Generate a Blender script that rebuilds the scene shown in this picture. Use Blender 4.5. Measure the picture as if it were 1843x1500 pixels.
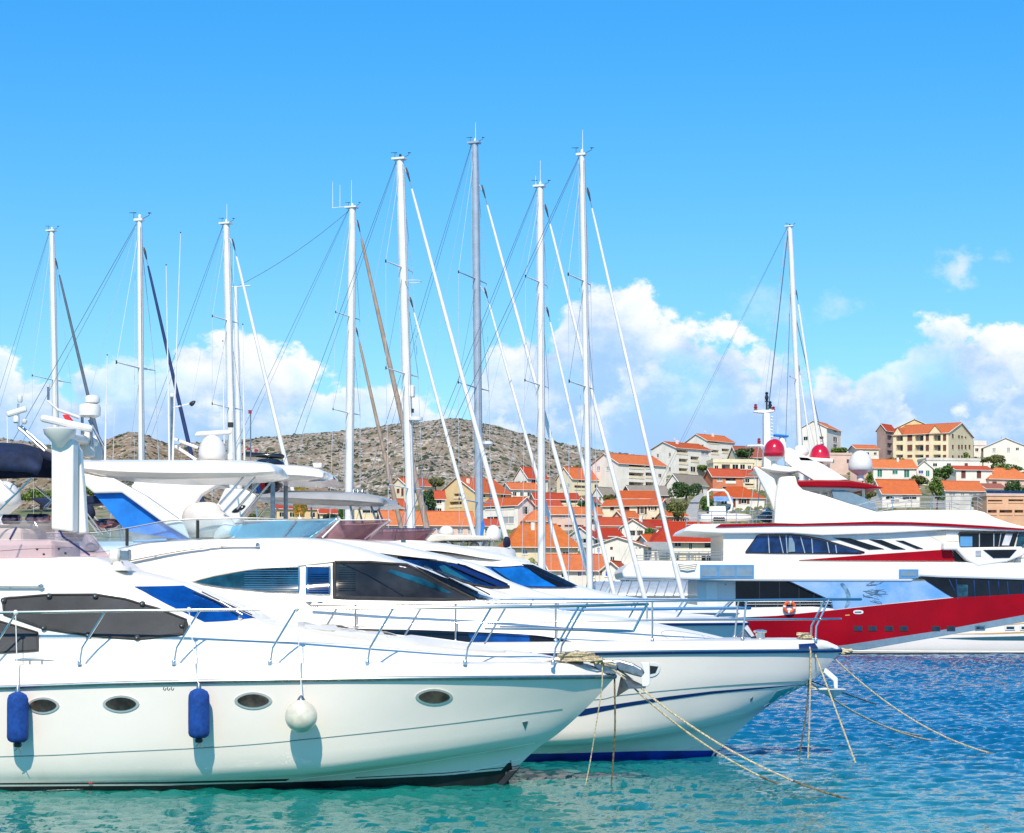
import bpy, math, random, bisect
from mathutils import Vector, Matrix
from mathutils.bvhtree import BVHTree
from mathutils.geometry import delaunay_2d_cdt

for o in list(bpy.data.objects):
    bpy.data.objects.remove(o)
random.seed(7)
SC = bpy.context.scene
COL = SC.collection

# ------------------------------------------------------------------ camera, light, exposure
F, CX, HY, CZ = 3583.0, 921.5, 1085.0, 3.0     # the lens in photograph pixels, the horizon row, eye height
cam_data = bpy.data.cameras.new('camera')
cam_data.sensor_width = 36.0
cam_data.lens = 36.0 * F / 1843.0
cam_data.shift_y = (HY - 750.0) / 1843.0
cam_data.clip_start, cam_data.clip_end = 0.5, 20000.0
cam = bpy.data.objects.new('camera', cam_data)
cam.location = (0, 0, CZ)
cam.rotation_euler = (math.radians(90), 0, 0)
COL.objects.link(cam)
SC.camera = cam
SC.view_settings.view_transform = 'Standard'
SC.view_settings.look = 'None'
SC.view_settings.exposure = -0.04
SC.view_settings.gamma = 1.0
SC.view_settings.use_curve_mapping = False

SUN_EL = math.radians(46)
SUN_AZ = math.radians(184)          # compass bearing (from +Y towards +X): behind the camera, a little to its left
sd = Vector((math.sin(SUN_AZ) * math.cos(SUN_EL), math.cos(SUN_AZ) * math.cos(SUN_EL), math.sin(SUN_EL)))
sun_data = bpy.data.lights.new('sun', 'SUN')
sun_data.energy = 5.0
sun_data.angle = math.radians(0.53)
sun_data.color = (1.0, 0.90, 0.75)
sun = bpy.data.objects.new('sun', sun_data)
sun.rotation_euler = sd.to_track_quat('Z', 'Y').to_euler()
sun.location = (0, 0, 60)
COL.objects.link(sun)


class NT:
    """small node tree helper"""
    def __init__(s, t):
        s.t = t
    def n(s, typ, **kw):
        nd = s.t.nodes.new(typ)
        ins = kw.pop('ins', {})
        for k, v in kw.items():
            setattr(nd, k, v)
        for k, v in ins.items():
            if hasattr(v, 'is_output') or isinstance(v, bpy.types.NodeSocket):
                s.t.links.new(v, nd.inputs[k])
            else:
                nd.inputs[k].default_value = v
        return nd
    def m(s, op, a, b=None, c=None, clamp=False):
        nd = s.t.nodes.new('ShaderNodeMath')
        nd.operation = op
        nd.use_clamp = clamp
        for i, v in enumerate((a, b, c)):
            if v is None:
                continue
            if isinstance(v, bpy.types.NodeSocket):
                s.t.links.new(v, nd.inputs[i])
            else:
                nd.inputs[i].default_value = v
        return nd.outputs[0]
    def mix(s, f, a, b):
        nd = s.t.nodes.new('ShaderNodeMix')
        nd.data_type = 'RGBA'
        for sk, v in ((nd.inputs[0], f), (nd.inputs[6], a), (nd.inputs[7], b)):
            if isinstance(v, bpy.types.NodeSocket):
                s.t.links.new(v, sk)
            else:
                sk.default_value = v if not isinstance(v, tuple) or len(v) == 4 else (*v, 1)
        return nd.outputs[2]
    def step(s, v, lo, hi, smooth=True):
        nd = s.t.nodes.new('ShaderNodeMapRange')
        nd.interpolation_type = 'SMOOTHSTEP' if smooth else 'LINEAR'
        s.t.links.new(v, nd.inputs[0])
        for i, x in ((1, lo), (2, hi)):
            if isinstance(x, bpy.types.NodeSocket):
                s.t.links.new(x, nd.inputs[i])
            else:
                nd.inputs[i].default_value = x
        return nd.outputs[0]
    def link(s, a, b):
        s.t.links.new(a, b)


# ------------------------------------------------------------------ world: clear sky with a bank of cumulus low over the land
world = bpy.data.worlds.new('World')
SC.world = world
world.use_nodes = True
wt = world.node_tree
wt.nodes.clear()
w = NT(wt)
sky = w.n('ShaderNodeTexSky', sky_type='NISHITA', sun_disc=False, sun_elevation=SUN_EL, sun_rotation=SUN_AZ,
          altitude=0, air_density=1.0, dust_density=0.35, ozone_density=2.2)
hsv = w.n('ShaderNodeHueSaturation', ins={'Saturation': 1.16, 'Value': 1.12, 'Hue': 0.489, 'Color': sky.outputs[0]})
tc = w.n('ShaderNodeTexCoord')
sep = w.n('ShaderNodeSeparateXYZ', ins={0: tc.outputs['Generated']})
az = w.m('ARCTAN2', sep.outputs[0], sep.outputs[1])
rad = w.m('SQRT', w.m('ADD', w.m('MULTIPLY', sep.outputs[0], sep.outputs[0]), w.m('MULTIPLY', sep.outputs[1], sep.outputs[1])))
el = w.m('DIVIDE', sep.outputs[2], w.m('MAXIMUM', rad, 0.001))
AZ = 0.30

def cloud_curve(pts):
    """top of a cloud bank over azimuth, from rows read in the photograph"""
    cu = w.n('ShaderNodeFloatCurve', ins={'Value': w.step(az, -AZ, AZ, False)})
    c = cu.mapping.curves[0]
    P = [((math.atan((px - CX) / F) + AZ) / (2 * AZ), (HY - py) / F / 0.2) for px, py in pts]
    c.points[0].location = (0, P[0][1])
    c.points[1].location = (1, P[-1][1])
    for p in P:
        c.points.new(*p)
    cu.mapping.update()
    return w.m('MULTIPLY', cu.outputs[0], 0.2)

cv = w.n('ShaderNodeCombineXYZ', ins={0: az, 1: w.m('MULTIPLY', el, 1.25), 2: 0.37})
def noise(scale, detail, rough, off=0.0, src=None):
    vec = w.n('ShaderNodeVectorMath', operation='ADD', ins={0: src or cv.outputs[0], 1: (off, off * 0.7, off * 1.3)})
    return w.n('ShaderNodeTexNoise', ins={'Vector': vec.outputs[0], 'Scale': scale, 'Detail': detail, 'Roughness': rough}).outputs[0]
nA = noise(26, 9, 0.62)
nB = noise(60, 8, 0.6, 3.1)
nC = noise(13, 4, 0.5, 7.7)
vor = w.n('ShaderNodeTexVoronoi', feature='SMOOTH_F1', ins={'Vector': cv.outputs[0], 'Scale': 75.0, 'Smoothness': 0.4})
billow = w.m('SUBTRACT', 0.5, vor.outputs['Distance'])
edge = w.m('ADD', w.m('MULTIPLY', w.m('SUBTRACT', nA, 0.5), 0.060),
           w.m('ADD', w.m('MULTIPLY', w.m('SUBTRACT', nB, 0.5), 0.022), w.m('MULTIPLY', billow, 0.010)))
# back bank: the tall cumulus; front bank: lower and ragged
T1 = cloud_curve([(-120, 640), (0, 640), (60, 655), (110, 690), (150, 640), (215, 640), (270, 650), (310, 632), (350, 600), (430, 590), (500, 628),
                  (560, 650), (600, 690), (690, 668), (750, 690), (800, 720), (850, 690), (885, 600), (935, 592), (990, 575), (1035, 515),
                  (1090, 492), (1150, 500), (1195, 545), (1260, 575), (1330, 590), (1400, 640), (1480, 655), (1560, 650),
                  (1610, 640), (1650, 590), (1710, 560), (1770, 590), (1843, 580), (1960, 600)])
T2 = cloud_curve([(-120, 700), (0, 700), (150, 700), (260, 690), (380, 720), (470, 760), (560, 715), (640, 720), (760, 740), (900, 735),
                  (1000, 760), (1120, 700), (1200, 640), (1290, 650), (1380, 640), (1500, 660), (1620, 690), (1700, 740),
                  (1843, 700), (1960, 700)])
d1 = w.m('SUBTRACT', w.m('ADD', T1, w.m('MULTIPLY', edge, 1.25)), w.m('ADD', el, 0.0035))
d2 = w.m('SUBTRACT', w.m('ADD', T2, w.m('MULTIPLY', edge, 1.5)), el)
wispy = w.step(nC, 0.36, 0.56)
a1 = w.m('MULTIPLY', w.step(d1, -0.001, 0.009), w.m('ADD', w.m('MULTIPLY', w.m('SUBTRACT', 1.0, w.step(d1, 0.0, 0.03)), 0.30), w.m('ADD', 0.30, w.m('MULTIPLY', wispy, 0.62)), clamp=True))
a2 = w.m('MULTIPLY', w.step(d2, -0.002, 0.010), w.m('ADD', 0.55, w.m('MULTIPLY', wispy, 0.45)))
lum1 = w.step(w.m('ADD', w.m('SUBTRACT', 0.021, d1), w.m('MULTIPLY', w.m('SUBTRACT', nA, 0.5), 0.20)), -0.030, 0.036)
lum2 = w.step(w.m('ADD', w.m('SUBTRACT', 0.014, d2), w.m('MULTIPLY', w.m('SUBTRACT', nB, 0.5), 0.16)), -0.024, 0.036)
SH = (3.9, 6.2, 9.9, 1)      # shaded cloud, in sky radiance units
LI = (10.4, 10.4, 10.3, 1)
LI2 = (9.4, 9.9, 10.4, 1)
c1 = w.mix(lum1, SH, LI)
c2 = w.mix(lum2, SH, LI2)
# small separate puffs to the right
def puff(px, py, rx, ry):
    u = w.m('DIVIDE', w.m('SUBTRACT', az, math.atan((px - CX) / F)), rx / F)
    v = w.m('DIVIDE', w.m('SUBTRACT', el, (HY - py) / F), ry / F)
    r = w.m('SQRT', w.m('ADD', w.m('MULTIPLY', u, u), w.m('MULTIPLY', v, v)))
    return w.step(w.m('ADD', w.m('SUBTRACT', 1.0, r), w.m('MULTIPLY', w.m('SUBTRACT', nB, 0.5), 3.2)), 0.0, 1.2)
pf = w.m('MAXIMUM', w.m('MULTIPLY', puff(1718, 500, 62, 36), 0.75), w.m('MULTIPLY', puff(1800, 483, 26, 14), 0.4))
pf = w.m('MAXIMUM', pf, w.m('MULTIPLY', puff(1505, 555, 60, 26), 0.38))
pf = w.m('MAXIMUM', pf, w.m('MULTIPLY', puff(1385, 560, 90, 50), 0.30))
base_fade = w.step(el, 0.055, 0.098)
tn = w.mix(w.step(el, 0.05, 0.34), (0.80, 1.08, 1.20, 1), (0.36, 1.12, 1.62, 1))
tint = w.n('ShaderNodeMix', data_type='RGBA', blend_type='MULTIPLY', ins={0: 1.0, 6: hsv.outputs[0], 7: tn})
skyc = tint.outputs[2]
s1 = w.mix(pf, skyc, (8.6, 9.2, 9.8, 1))
s2 = w.mix(a1, s1, c1)
s3 = w.mix(w.m('MULTIPLY', a2, w.m('ADD', 0.25, w.m('MULTIPLY', base_fade, 0.6))), s2, c2)
hz = w.mix(w.m('MULTIPLY', w.m('SUBTRACT', 1.0, w.step(el, 0.02, 0.085)), 0.55), s3, (4.0, 6.6, 10.0, 1))
bg = w.n('ShaderNodeBackground', ins={'Color': hz, 'Strength': 0.108})
wo = w.n('ShaderNodeOutputWorld', ins={0: bg.outputs[0]})

# ------------------------------------------------------------------ materials
MATS = {}
def mat(name, col, rough=0.5, metal=0.0, coat=0.0, var=0.06, scale=3.0, bump=0.0, bscale=60.0, ior=1.5, emit=None, col2=None, spec=0.5, obj=True):
    m_ = bpy.data.materials.new(name)
    m_.use_nodes = True
    t = m_.node_tree
    n = NT(t)
    b = t.nodes['Principled BSDF']
    b.inputs['Roughness'].default_value = rough
    b.inputs['Metallic'].default_value = metal
    b.inputs['Coat Weight'].default_value = coat
    b.inputs['Coat Roughness'].default_value = 0.04
    b.inputs['IOR'].default_value = ior
    b.inputs['Specular IOR Level'].default_value = spec
    tcn = n.n('ShaderNodeTexCoord')
    nz = n.n('ShaderNodeTexNoise', ins={'Vector': tcn.outputs['Object'], 'Scale': scale, 'Detail': 6.0, 'Roughness': 0.6})
    c2 = col2 or tuple(max(0, c * (1 - var * 2)) for c in col)
    c0 = tuple(min(1, c * (1 + var)) for c in col)
    f = n.step(nz.outputs[0], 0.3, 0.7)
    n.link(n.mix(f, (*c0, 1), (*c2, 1)), b.inputs['Base Color'])
    rn = n.m('MULTIPLY_ADD', nz.outputs[0], rough * 0.3 + 0.02, rough * 0.85)
    n.link(rn, b.inputs['Roughness'])
    if bump:
        nb = n.n('ShaderNodeTexNoise', ins={'Vector': tcn.outputs['Object'], 'Scale': bscale, 'Detail': 4.0})
        bp = n.n('ShaderNodeBump', ins={'Strength': bump, 'Distance': 0.02, 'Height': nb.outputs[0]})
        n.link(bp.outputs[0], b.inputs['Normal'])
    MATS[name] = m_
    return m_

def plastic(name, tint, alpha, rough=0.03):
    """thin see-through sheet: tinted straight-through light plus a glossy skin"""
    m_ = bpy.data.materials.new(name)
    m_.use_nodes = True
    t = m_.node_tree
    t.nodes.clear()
    n = NT(t)
    tcn = n.n('ShaderNodeTexCoord')
    nz = n.n('ShaderNodeTexNoise', ins={'Vector': tcn.outputs['Object'], 'Scale': 2.5, 'Detail': 5.0})
    tr = n.n('ShaderNodeBsdfTransparent', ins={0: (*tint, 1)})
    df = n.n('ShaderNodeBsdfPrincipled', ins={'Base Color': (*tint, 1), 'Roughness': rough})
    f = n.m('ADD', alpha, n.m('MULTIPLY', n.m('SUBTRACT', nz.outputs[0], 0.5), 0.35), clamp=True)
    mx = n.n('ShaderNodeMixShader', ins={0: f, 1: tr.outputs[0], 2: df.outputs[0]})
    n.n('ShaderNodeOutputMaterial', ins={0: mx.outputs[0]})
    MATS[name] = m_
    return m_

mat('gelcoat', (0.87, 0.815, 0.735), 0.28, coat=0.15, var=0.012, scale=0.8, spec=0.4)
def hull_paint():
    m_ = mat('hull_paint', (0.90, 0.80, 0.705), 0.20, coat=0.6, var=0.012, scale=0.7, spec=0.4)
    t = m_.node_tree; n = NT(t); b = t.nodes['Principled BSDF']
    src = b.inputs['Base Color'].links[0].from_socket
    tcn = n.n('ShaderNodeTexCoord')
    sp = n.n('ShaderNodeSeparateXYZ', ins={0: tcn.outputs['Object']})
    v = n.n('ShaderNodeVectorMath', operation='MULTIPLY', ins={0: tcn.outputs['Object'], 1: (1.0, 1.0, .12)})
    st = n.n('ShaderNodeTexNoise', ins={'Vector': v.outputs[0], 'Scale': 5.0, 'Detail': 6.0, 'Roughness': .7}).outputs[0]
    bl = n.n('ShaderNodeTexNoise', ins={'Vector': tcn.outputs['Object'], 'Scale': 1.6, 'Detail': 6.0, 'Roughness': .65}).outputs[0]
    low = n.m('SUBTRACT', 1.0, n.step(n.m('ADD', sp.outputs[2], n.m('MULTIPLY', st, .35)), .18, .62))
    c = n.mix(n.m('MULTIPLY', low, n.m('MULTIPLY', n.step(bl, .3, .75), .55)), src, (.50, .50, .34, 1))
    c = n.mix(n.m('MULTIPLY', n.step(st, .60, .78), .16), c, (.55, .47, .33, 1))
    n.link(c, b.inputs['Base Color'])
    bp = n.n('ShaderNodeBump', ins={'Strength': .25, 'Distance': .02, 'Height': bl})
    n.link(bp.outputs[0], b.inputs['Normal'])
hull_paint()
mat('port_ring', (.62, .62, .58), .32, metal=.45)
mat('port_pane', (.085, .070, .055), .12, var=.4, scale=3, spec=.4)
mat('glass_smoke', (.030, .031, .034), .10, var=.3, scale=1.2, spec=.4)
mat('gelcoat_satin', (0.76, 0.72, 0.66), 0.42, coat=0.2, var=0.02, scale=1.5)
mat('cream', (0.74, 0.68, 0.56), 0.45, var=0.04)
mat('steel', (0.74, 0.71, 0.66), 0.24, metal=1.0, var=0.05)
mat('dull_steel', (0.33, 0.35, 0.37), 0.35, metal=0.9, var=0.15, scale=8)
mat('alu_white', (0.80, 0.77, 0.72), 0.35, var=0.03)
mat('alu_grey', (0.44, 0.49, 0.55), 0.35, metal=0.3, var=0.06)
mat('wire', (0.22, 0.25, 0.29), 0.4, metal=0.5)
mat('wire_pale', (0.62, 0.66, 0.70), 0.4, metal=0.2)
mat('black_rubber', (0.02, 0.021, 0.024), 0.5)
mat('black_gloss', (0.012, 0.013, 0.016), 0.12, coat=0.5)
mat('glass_dark', (0.008, 0.012, 0.020), 0.05, var=0.3, scale=0.6, spec=0.3)
mat('glass_teal', (0.010, 0.075, 0.12), 0.06, var=0.5, scale=1.2, spec=0.5)
mat('glass_navy', (0.004, 0.035, 0.14), 0.06, var=0.4, scale=1.0, spec=0.5)
mat('glass_painted_sky_deep', (0.003, 0.065, 0.30), 0.07, var=0.35, scale=0.9, spec=0.6)  # sky reflection painted in as the blue of the glass
mat('glass_painted_sky', (0.01, 0.20, 0.70), 0.07, var=0.3, scale=0.9, spec=0.6)  # brighter sky reflection, put into the pane colour
mat('mesh_cover', (0.026, 0.028, 0.032), 0.48, var=0.25, scale=1.2, bump=0.35, bscale=180)
mat('mesh_edge', (0.035, 0.032, 0.03), 0.7, var=0.2)
mat('canvas_navy', (0.004, 0.014, 0.055), 0.8, var=0.2, scale=6, bump=0.2, bscale=90)
mat('canvas_blue', (0.004, 0.20, 0.70), 0.75, var=0.10, scale=3, bump=0.2, bscale=90)
mat('fender_blue', (0.002, 0.060, 0.30), 0.8, var=0.18, scale=10, bump=0.5, bscale=140)
mat('fender_white', (0.74, 0.68, 0.54), 0.35, var=0.10, scale=6, coat=0.2)
mat('cloth_beige', (0.70, 0.65, 0.60), 0.85, var=0.08, scale=3, bump=0.4, bscale=12)
mat('cushion', (0.62, 0.58, 0.50), 0.85, var=0.05)
mat('rope', (0.70, 0.56, 0.34), 0.9, var=0.25, scale=25, bump=0.7, bscale=120)
mat('rope_wet', (0.20, 0.15, 0.08), 0.7, var=0.35, scale=14, bump=0.7, bscale=120)
mat('line_white', (0.78, 0.76, 0.72), 0.8, var=0.05)
mat('antifoul_black', (0.012, 0.013, 0.016), 0.45, var=0.3, scale=3)
mat('antifoul_blue', (0.006, 0.03, 0.30), 0.5, var=0.25, scale=2)
mat('stripe_navy', (0.006, 0.022, 0.12), 0.25, coat=0.6)
mat('stripe_black', (0.018, 0.018, 0.02), 0.3, coat=0.5)
mat('groove', (0.20, 0.28, 0.27), 0.4)
mat('yacht_red', (0.32, 0.001, 0.010), 0.35, coat=0.0, spec=0.15, var=0.10, scale=0.35)
mat('dome_red', (0.58, 0.002, 0.018), 0.16, coat=1.0, var=0.03)
mat('yacht_grey', (0.19, 0.28, 0.35), 0.3, coat=0.5, var=0.06)
mat('grey_hardtop', (0.38, 0.37, 0.35), 0.35, coat=0.4, var=0.06)
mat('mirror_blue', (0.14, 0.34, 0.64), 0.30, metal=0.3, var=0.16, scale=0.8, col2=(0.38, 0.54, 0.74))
mat('print_grey', (0.16, 0.30, 0.44), 0.4, var=0.3, scale=3)
mat('frame_blue', (0.09, 0.27, 0.50), 0.35, var=0.05)
mat('gold', (0.83, 0.50, 0.10), 0.18, metal=1.0, var=0.2, scale=12, bump=1.0, bscale=14)
mat('flag_red', (0.62, 0.02, 0.03), 0.8)
mat('flag_white', (0.8, 0.8, 0.8), 0.8)
mat('flag_blue', (0.02, 0.06, 0.42), 0.8)
mat('ring_orange', (0.72, 0.10, 0.02), 0.6)
mat('lamp_red', (0.35, 0.01, 0.02), 0.2, coat=0.8)
mat('grey_pad', (0.55, 0.55, 0.57), 0.7)
mat('chrome_rose', (0.45, 0.22, 0.24), 0.2, metal=0.8, var=0.5, scale=9)
mat('sail_tan', (0.37, 0.27, 0.20), 0.85, var=0.1, scale=3)
mat('sail_white', (0.80, 0.78, 0.73), 0.8, var=0.05, scale=3)
mat('sail_navy', (0.015, 0.035, 0.13), 0.8, var=0.1)
mat('sail_grey', (0.10, 0.13, 0.16), 0.8, var=0.1)
mat('teak', (0.42, 0.27, 0.14), 0.7, var=0.2, scale=9)
mat('gold_line', (0.68, 0.40, 0.10), 0.4)
mat('swoosh_teal', (0.03, 0.11, 0.14), 0.35)
plastic('tint_rose', (0.84, 0.72, 0.75), 0.15)
plastic('tint_purple', (0.40, 0.24, 0.28), 0.30)
plastic('tint_clear', (0.78, 0.90, 0.95), 0.14)
plastic('tint_sky', (0.30, 0.66, 0.86), 0.42)

# ------------------------------------------------------------------ mesh helpers
def tag(o, label=None, cat=None, group=None, kind=None):
    for k, v in (('label', label), ('category', cat), ('group', group), ('kind', kind)):
        if v:
            o[k] = v
    return o

def empty(name, loc, rz=0.0, label=None, cat=None, group=None):
    o = bpy.data.objects.new(name, None)
    o.empty_display_size = 0.3
    o.location = loc
    o.rotation_euler = (0, 0, rz)
    COL.objects.link(o)
    return tag(o, label, cat, group)

class MB:
    def __init__(s):
        s.v, s.f = [], []
    def add(s, vs, fs):
        k = len(s.v)
        s.v.extend([tuple(p) for p in vs])
        s.f.extend([tuple(i + k for i in f) for f in fs])
        return s
    def box(s, x0, x1, y0, y1, z0, z1):
        return s.add([(x, y, z) for z in (z0, z1) for y in (y0, y1) for x in (x0, x1)],
                     [(0, 2, 3, 1), (4, 5, 7, 6), (0, 1, 5, 4), (2, 6, 7, 3), (0, 4, 6, 2), (1, 3, 7, 5)])
    def tube(s, pts, r, n=8, cap=True):
        pts = [Vector(p) for p in pts]
        rs = r if isinstance(r, (list, tuple)) else [r] * len(pts)
        vs, fs = [], []
        up = Vector((0, 0, 1))
        prev = None
        for i, p in enumerate(pts):
            a = pts[max(i - 1, 0)]
            b = pts[min(i + 1, len(pts) - 1)]
            d = (b - a)
            d = d.normalized() if d.length > 1e-9 else Vector((1, 0, 0))
            if prev is None:
                e1 = d.cross(up)
                if e1.length < 0.05:
                    e1 = d.cross(Vector((0, 1, 0)))
                e1.normalize()
            else:
                e1 = (prev - d * prev.dot(d))
                e1 = e1.normalized() if e1.length > 1e-6 else d.orthogonal().normalized()
            prev = e1
            e2 = d.cross(e1)
            for k in range(n):
                t = 2 * math.pi * k / n
                vs.append(p + (e1 * math.cos(t) + e2 * math.sin(t)) * rs[i])
        for i in range(len(pts) - 1):
            for k in range(n):
                k2 = (k + 1) % n
                fs.append((i * n + k, i * n + k2, (i + 1) * n + k2, (i + 1) * n + k))
        if cap:
            fs.append(tuple(reversed(range(n))))
            fs.append(tuple(range((len(pts) - 1) * n, len(pts) * n)))
        return s.add(vs, fs)
    def lathe(s, prof, c=(0, 0, 0), n=20, axis='z', sx=1.0):
        """prof: (radius, height) pairs"""
        c = Vector(c)
        vs, fs = [], []
        for r, h in prof:
            for k in range(n):
                t = 2 * math.pi * k / n
                a, b = r * math.cos(t) * sx, r * math.sin(t)
                if axis == 'z':
                    vs.append(c + Vector((a, b, h)))
                elif axis == 'y':
                    vs.append(c + Vector((a, h, b)))
                else:
                    vs.append(c + Vector((h, a, b)))
        for i in range(len(prof) - 1):
            for k in range(n):
                k2 = (k + 1) % n
                fs.append((i * n + k, i * n + k2, (i + 1) * n + k2, (i + 1) * n + k))
        fs.append(tuple(reversed(range(n))))
        fs.append(tuple(range((len(prof) - 1) * n, len(prof) * n)))
        return s.add(vs, fs)
    def build(s, name, m_, parent=None, smooth=False, bevel=0.0, ang=40):
        me = bpy.data.meshes.new(name)
        me.from_pydata(s.v, [], s.f)
        me.validate()
        if isinstance(m_, str):
            m_ = MATS[m_]
        me.materials.append(m_)
        if smooth:
            me.polygons.foreach_set('use_smooth', [True] * len(me.polygons))
            try:
                me.set_sharp_from_angle(angle=math.radians(ang))
            except Exception:
                pass
        me.update()
        o = bpy.data.objects.new(name, me)
        COL.objects.link(o)
        if parent:
            o.parent = parent
        if bevel:
            bv = o.modifiers.new('bevel', 'BEVEL')
            bv.width = bevel
            bv.segments = 2
            bv.limit_method = 'ANGLE'
        return o

def pchip(ts, ys, t):
    n = len(ts)
    if n == 1:
        return ys[0]
    if t <= ts[0]:
        return ys[0]
    if t >= ts[-1]:
        return ys[-1]
    i = min(max(bisect.bisect_right(ts, t) - 1, 0), n - 2)
    def dl(k):
        return (ys[k + 1] - ys[k]) / max(ts[k + 1] - ts[k], 1e-9)
    def slope(k):
        if k == 0:
            return dl(0)
        if k == n - 1:
            return dl(n - 2)
        a, b = dl(k - 1), dl(k)
        if a * b <= 0:
            return 0.0
        return 2 * a * b / (a + b)
    h = ts[i + 1] - ts[i]
    u = (t - ts[i]) / max(h, 1e-9)
    m0, m1 = slope(i), slope(i + 1)
    return ((2 * u**3 - 3 * u**2 + 1) * ys[i] + (u**3 - 2 * u**2 + u) * h * m0 + (-2 * u**3 + 3 * u**2) * ys[i + 1] + (u**3 - u**2) * h * m1)

def resample(pts, N, linear=False):
    pts = [Vector(p) for p in pts]
    ts = [0.0]
    for a, b in zip(pts, pts[1:]):
        ts.append(ts[-1] + max((b - a).length, 1e-6))
    out = []
    for i in range(N):
        t = ts[-1] * i / (N - 1)
        if linear:
            k = min(max(bisect.bisect_right(ts, t) - 1, 0), len(pts) - 2)
            u = (t - ts[k]) / (ts[k + 1] - ts[k])
            out.append(pts[k].lerp(pts[k + 1], min(u, 1)))
        else:
            out.append(Vector([pchip(ts, [p[c] for p in pts], t) for c in range(3)]))
    return out

class Frame:
    """a boat's own axes: x ahead, y to its far side, z up from the water. loc() turns a picture position at
    half-breadth b (metres towards the camera from the centre line) into a point in those axes."""
    def __init__(s, px, Y, deg, root=None):
        s.th = math.radians(deg)
        s.O = Vector(((px - CX) * Y / F, Y, 0))
        s.u = Vector((math.cos(s.th), math.sin(s.th), 0))
        s.v = Vector((math.sin(s.th), -math.cos(s.th), 0))
        s.root = None
    def make(s, name, label, cat, group=None):
        s.root = empty(name, s.O, s.th, label, cat, group)
        return s.root
    bs = 1.0
    def loc(s, px, py, b=0.0):
        b *= s.bs
        k = (px - CX) / F
        x = (k * (s.O.y + b * s.v.y) - s.O.x - b * s.v.x) / (s.u.x - k * s.u.y)
        Yw = s.O.y + x * s.u.y + b * s.v.y
        return Vector((x, -b, CZ - (py - HY) * Yw / F))
    def to_local(s, wp):
        d = wp - s.O
        return Vector((d.dot(s.u), -d.dot(s.v), d.z))
    def to_world(s, p):
        return s.O + s.u * p[0] - s.v * p[1] + Vector((0, 0, p[2]))
    def ray(s, px, py):
        o = s.to_local(Vector((0, 0, CZ)))
        q = s.to_local(Vector(((px - CX) / F, 1.0, CZ - (py - HY) / F)))
        return o, (q - o).normalized()
    def P(s, pts):
        return [s.loc(*p) for p in pts]

def skin(mb, curves, N=60, M=3, mirror=True, lin=False, cross_lin=False):
    """surface through lengthwise curves (local points), optionally mirrored across the centre line"""
    cs = [resample(c, N, lin) for c in curves]
    rows = []
    for i in range(N):
        sec = [c[i] for c in cs]
        if cross_lin or M == 1:
            row = []
            for a, b in zip(sec, sec[1:]):
                for k in range(M):
                    row.append(a.lerp(b, k / M))
            row.append(sec[-1])
        else:
            row = resample(sec, M * (len(sec) - 1) + 1)
        rows.append(row)
    n = len(rows[0])
    for sgn in ((1, -1) if mirror else (1,)):
        vs = [(p.x, p.y * sgn, p.z) for r in rows for p in r]
        fs = []
        for i in range(N - 1):
            for k in range(n - 1):
                q = (i * n + k, (i + 1) * n + k, (i + 1) * n + k + 1, i * n + k + 1)
                fs.append(q if sgn > 0 else tuple(reversed(q)))
        mb.add(vs, fs)
    return mb

def endcap(mb, pts, mirror=True):
    """closes a station: fan of a polygon symmetric about the centre line"""
    poly = [Vector(p) for p in pts]
    full = poly + [Vector((p.x, -p.y, p.z)) for p in reversed(poly)]
    mb.add(full, [tuple(range(len(full)))])

def weld(o, d=0.002):
    import bmesh
    bm = bmesh.new()
    bm.from_mesh(o.data)
    bmesh.ops.remove_doubles(bm, verts=bm.verts, dist=d)
    bmesh.ops.recalc_face_normals(bm, faces=bm.faces)
    bm.to_mesh(o.data)
    bm.free()
    o.data.polygons.foreach_set('use_smooth', [True] * len(o.data.polygons))
    try:
        o.data.set_sharp_from_angle(angle=math.radians(42))
    except Exception:
        pass
    return o

def bvh_of(*objs):
    vs, fs = [], []
    for o in objs:
        k = len(vs)
        vs.extend([v.co.copy() for v in o.data.vertices])
        fs.extend([tuple(i + k for i in p.vertices) for p in o.data.polygons])
    return BVHTree.FromPolygons(vs, fs)

def hit(fr, bv, px, py, dflt=None):
    o, d = fr.ray(px, py)
    co, no, _, dist = bv.ray_cast(o, d)
    if co is None:
        if dflt is None:
            return None
        p = o + d * dflt
        co, no, _, _ = bv.find_nearest(p)
        if co is None:
            return None
        no = no.copy()
        if no.dot(d) > 0:
            no.negate()
        return co, no, dflt
    if no.dot(d) > 0:
        no = -no
    return co, no, dist

def dens(poly, step, closed=True):
    out = []
    n = len(poly)
    for i in range(n if closed else n - 1):
        a, b = poly[i], poly[(i + 1) % n]
        L = math.hypot(b[0] - a[0], b[1] - a[1])
        k = max(1, int(L / step))
        for j in range(k):
            out.append((a[0] + (b[0] - a[0]) * j / k, a[1] + (b[1] - a[1]) * j / k))
    if not closed:
        out.append(poly[-1])
    return out

def inside(p, poly):
    c = False
    j = len(poly) - 1
    for i in range(len(poly)):
        xi, yi = poly[i]
        xj, yj = poly[j]
        if (yi > p[1]) != (yj > p[1]) and p[0] < (xj - xi) * (p[1] - yi) / (yj - yi) + xi:
            c = not c
        j = i
    return c

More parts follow.
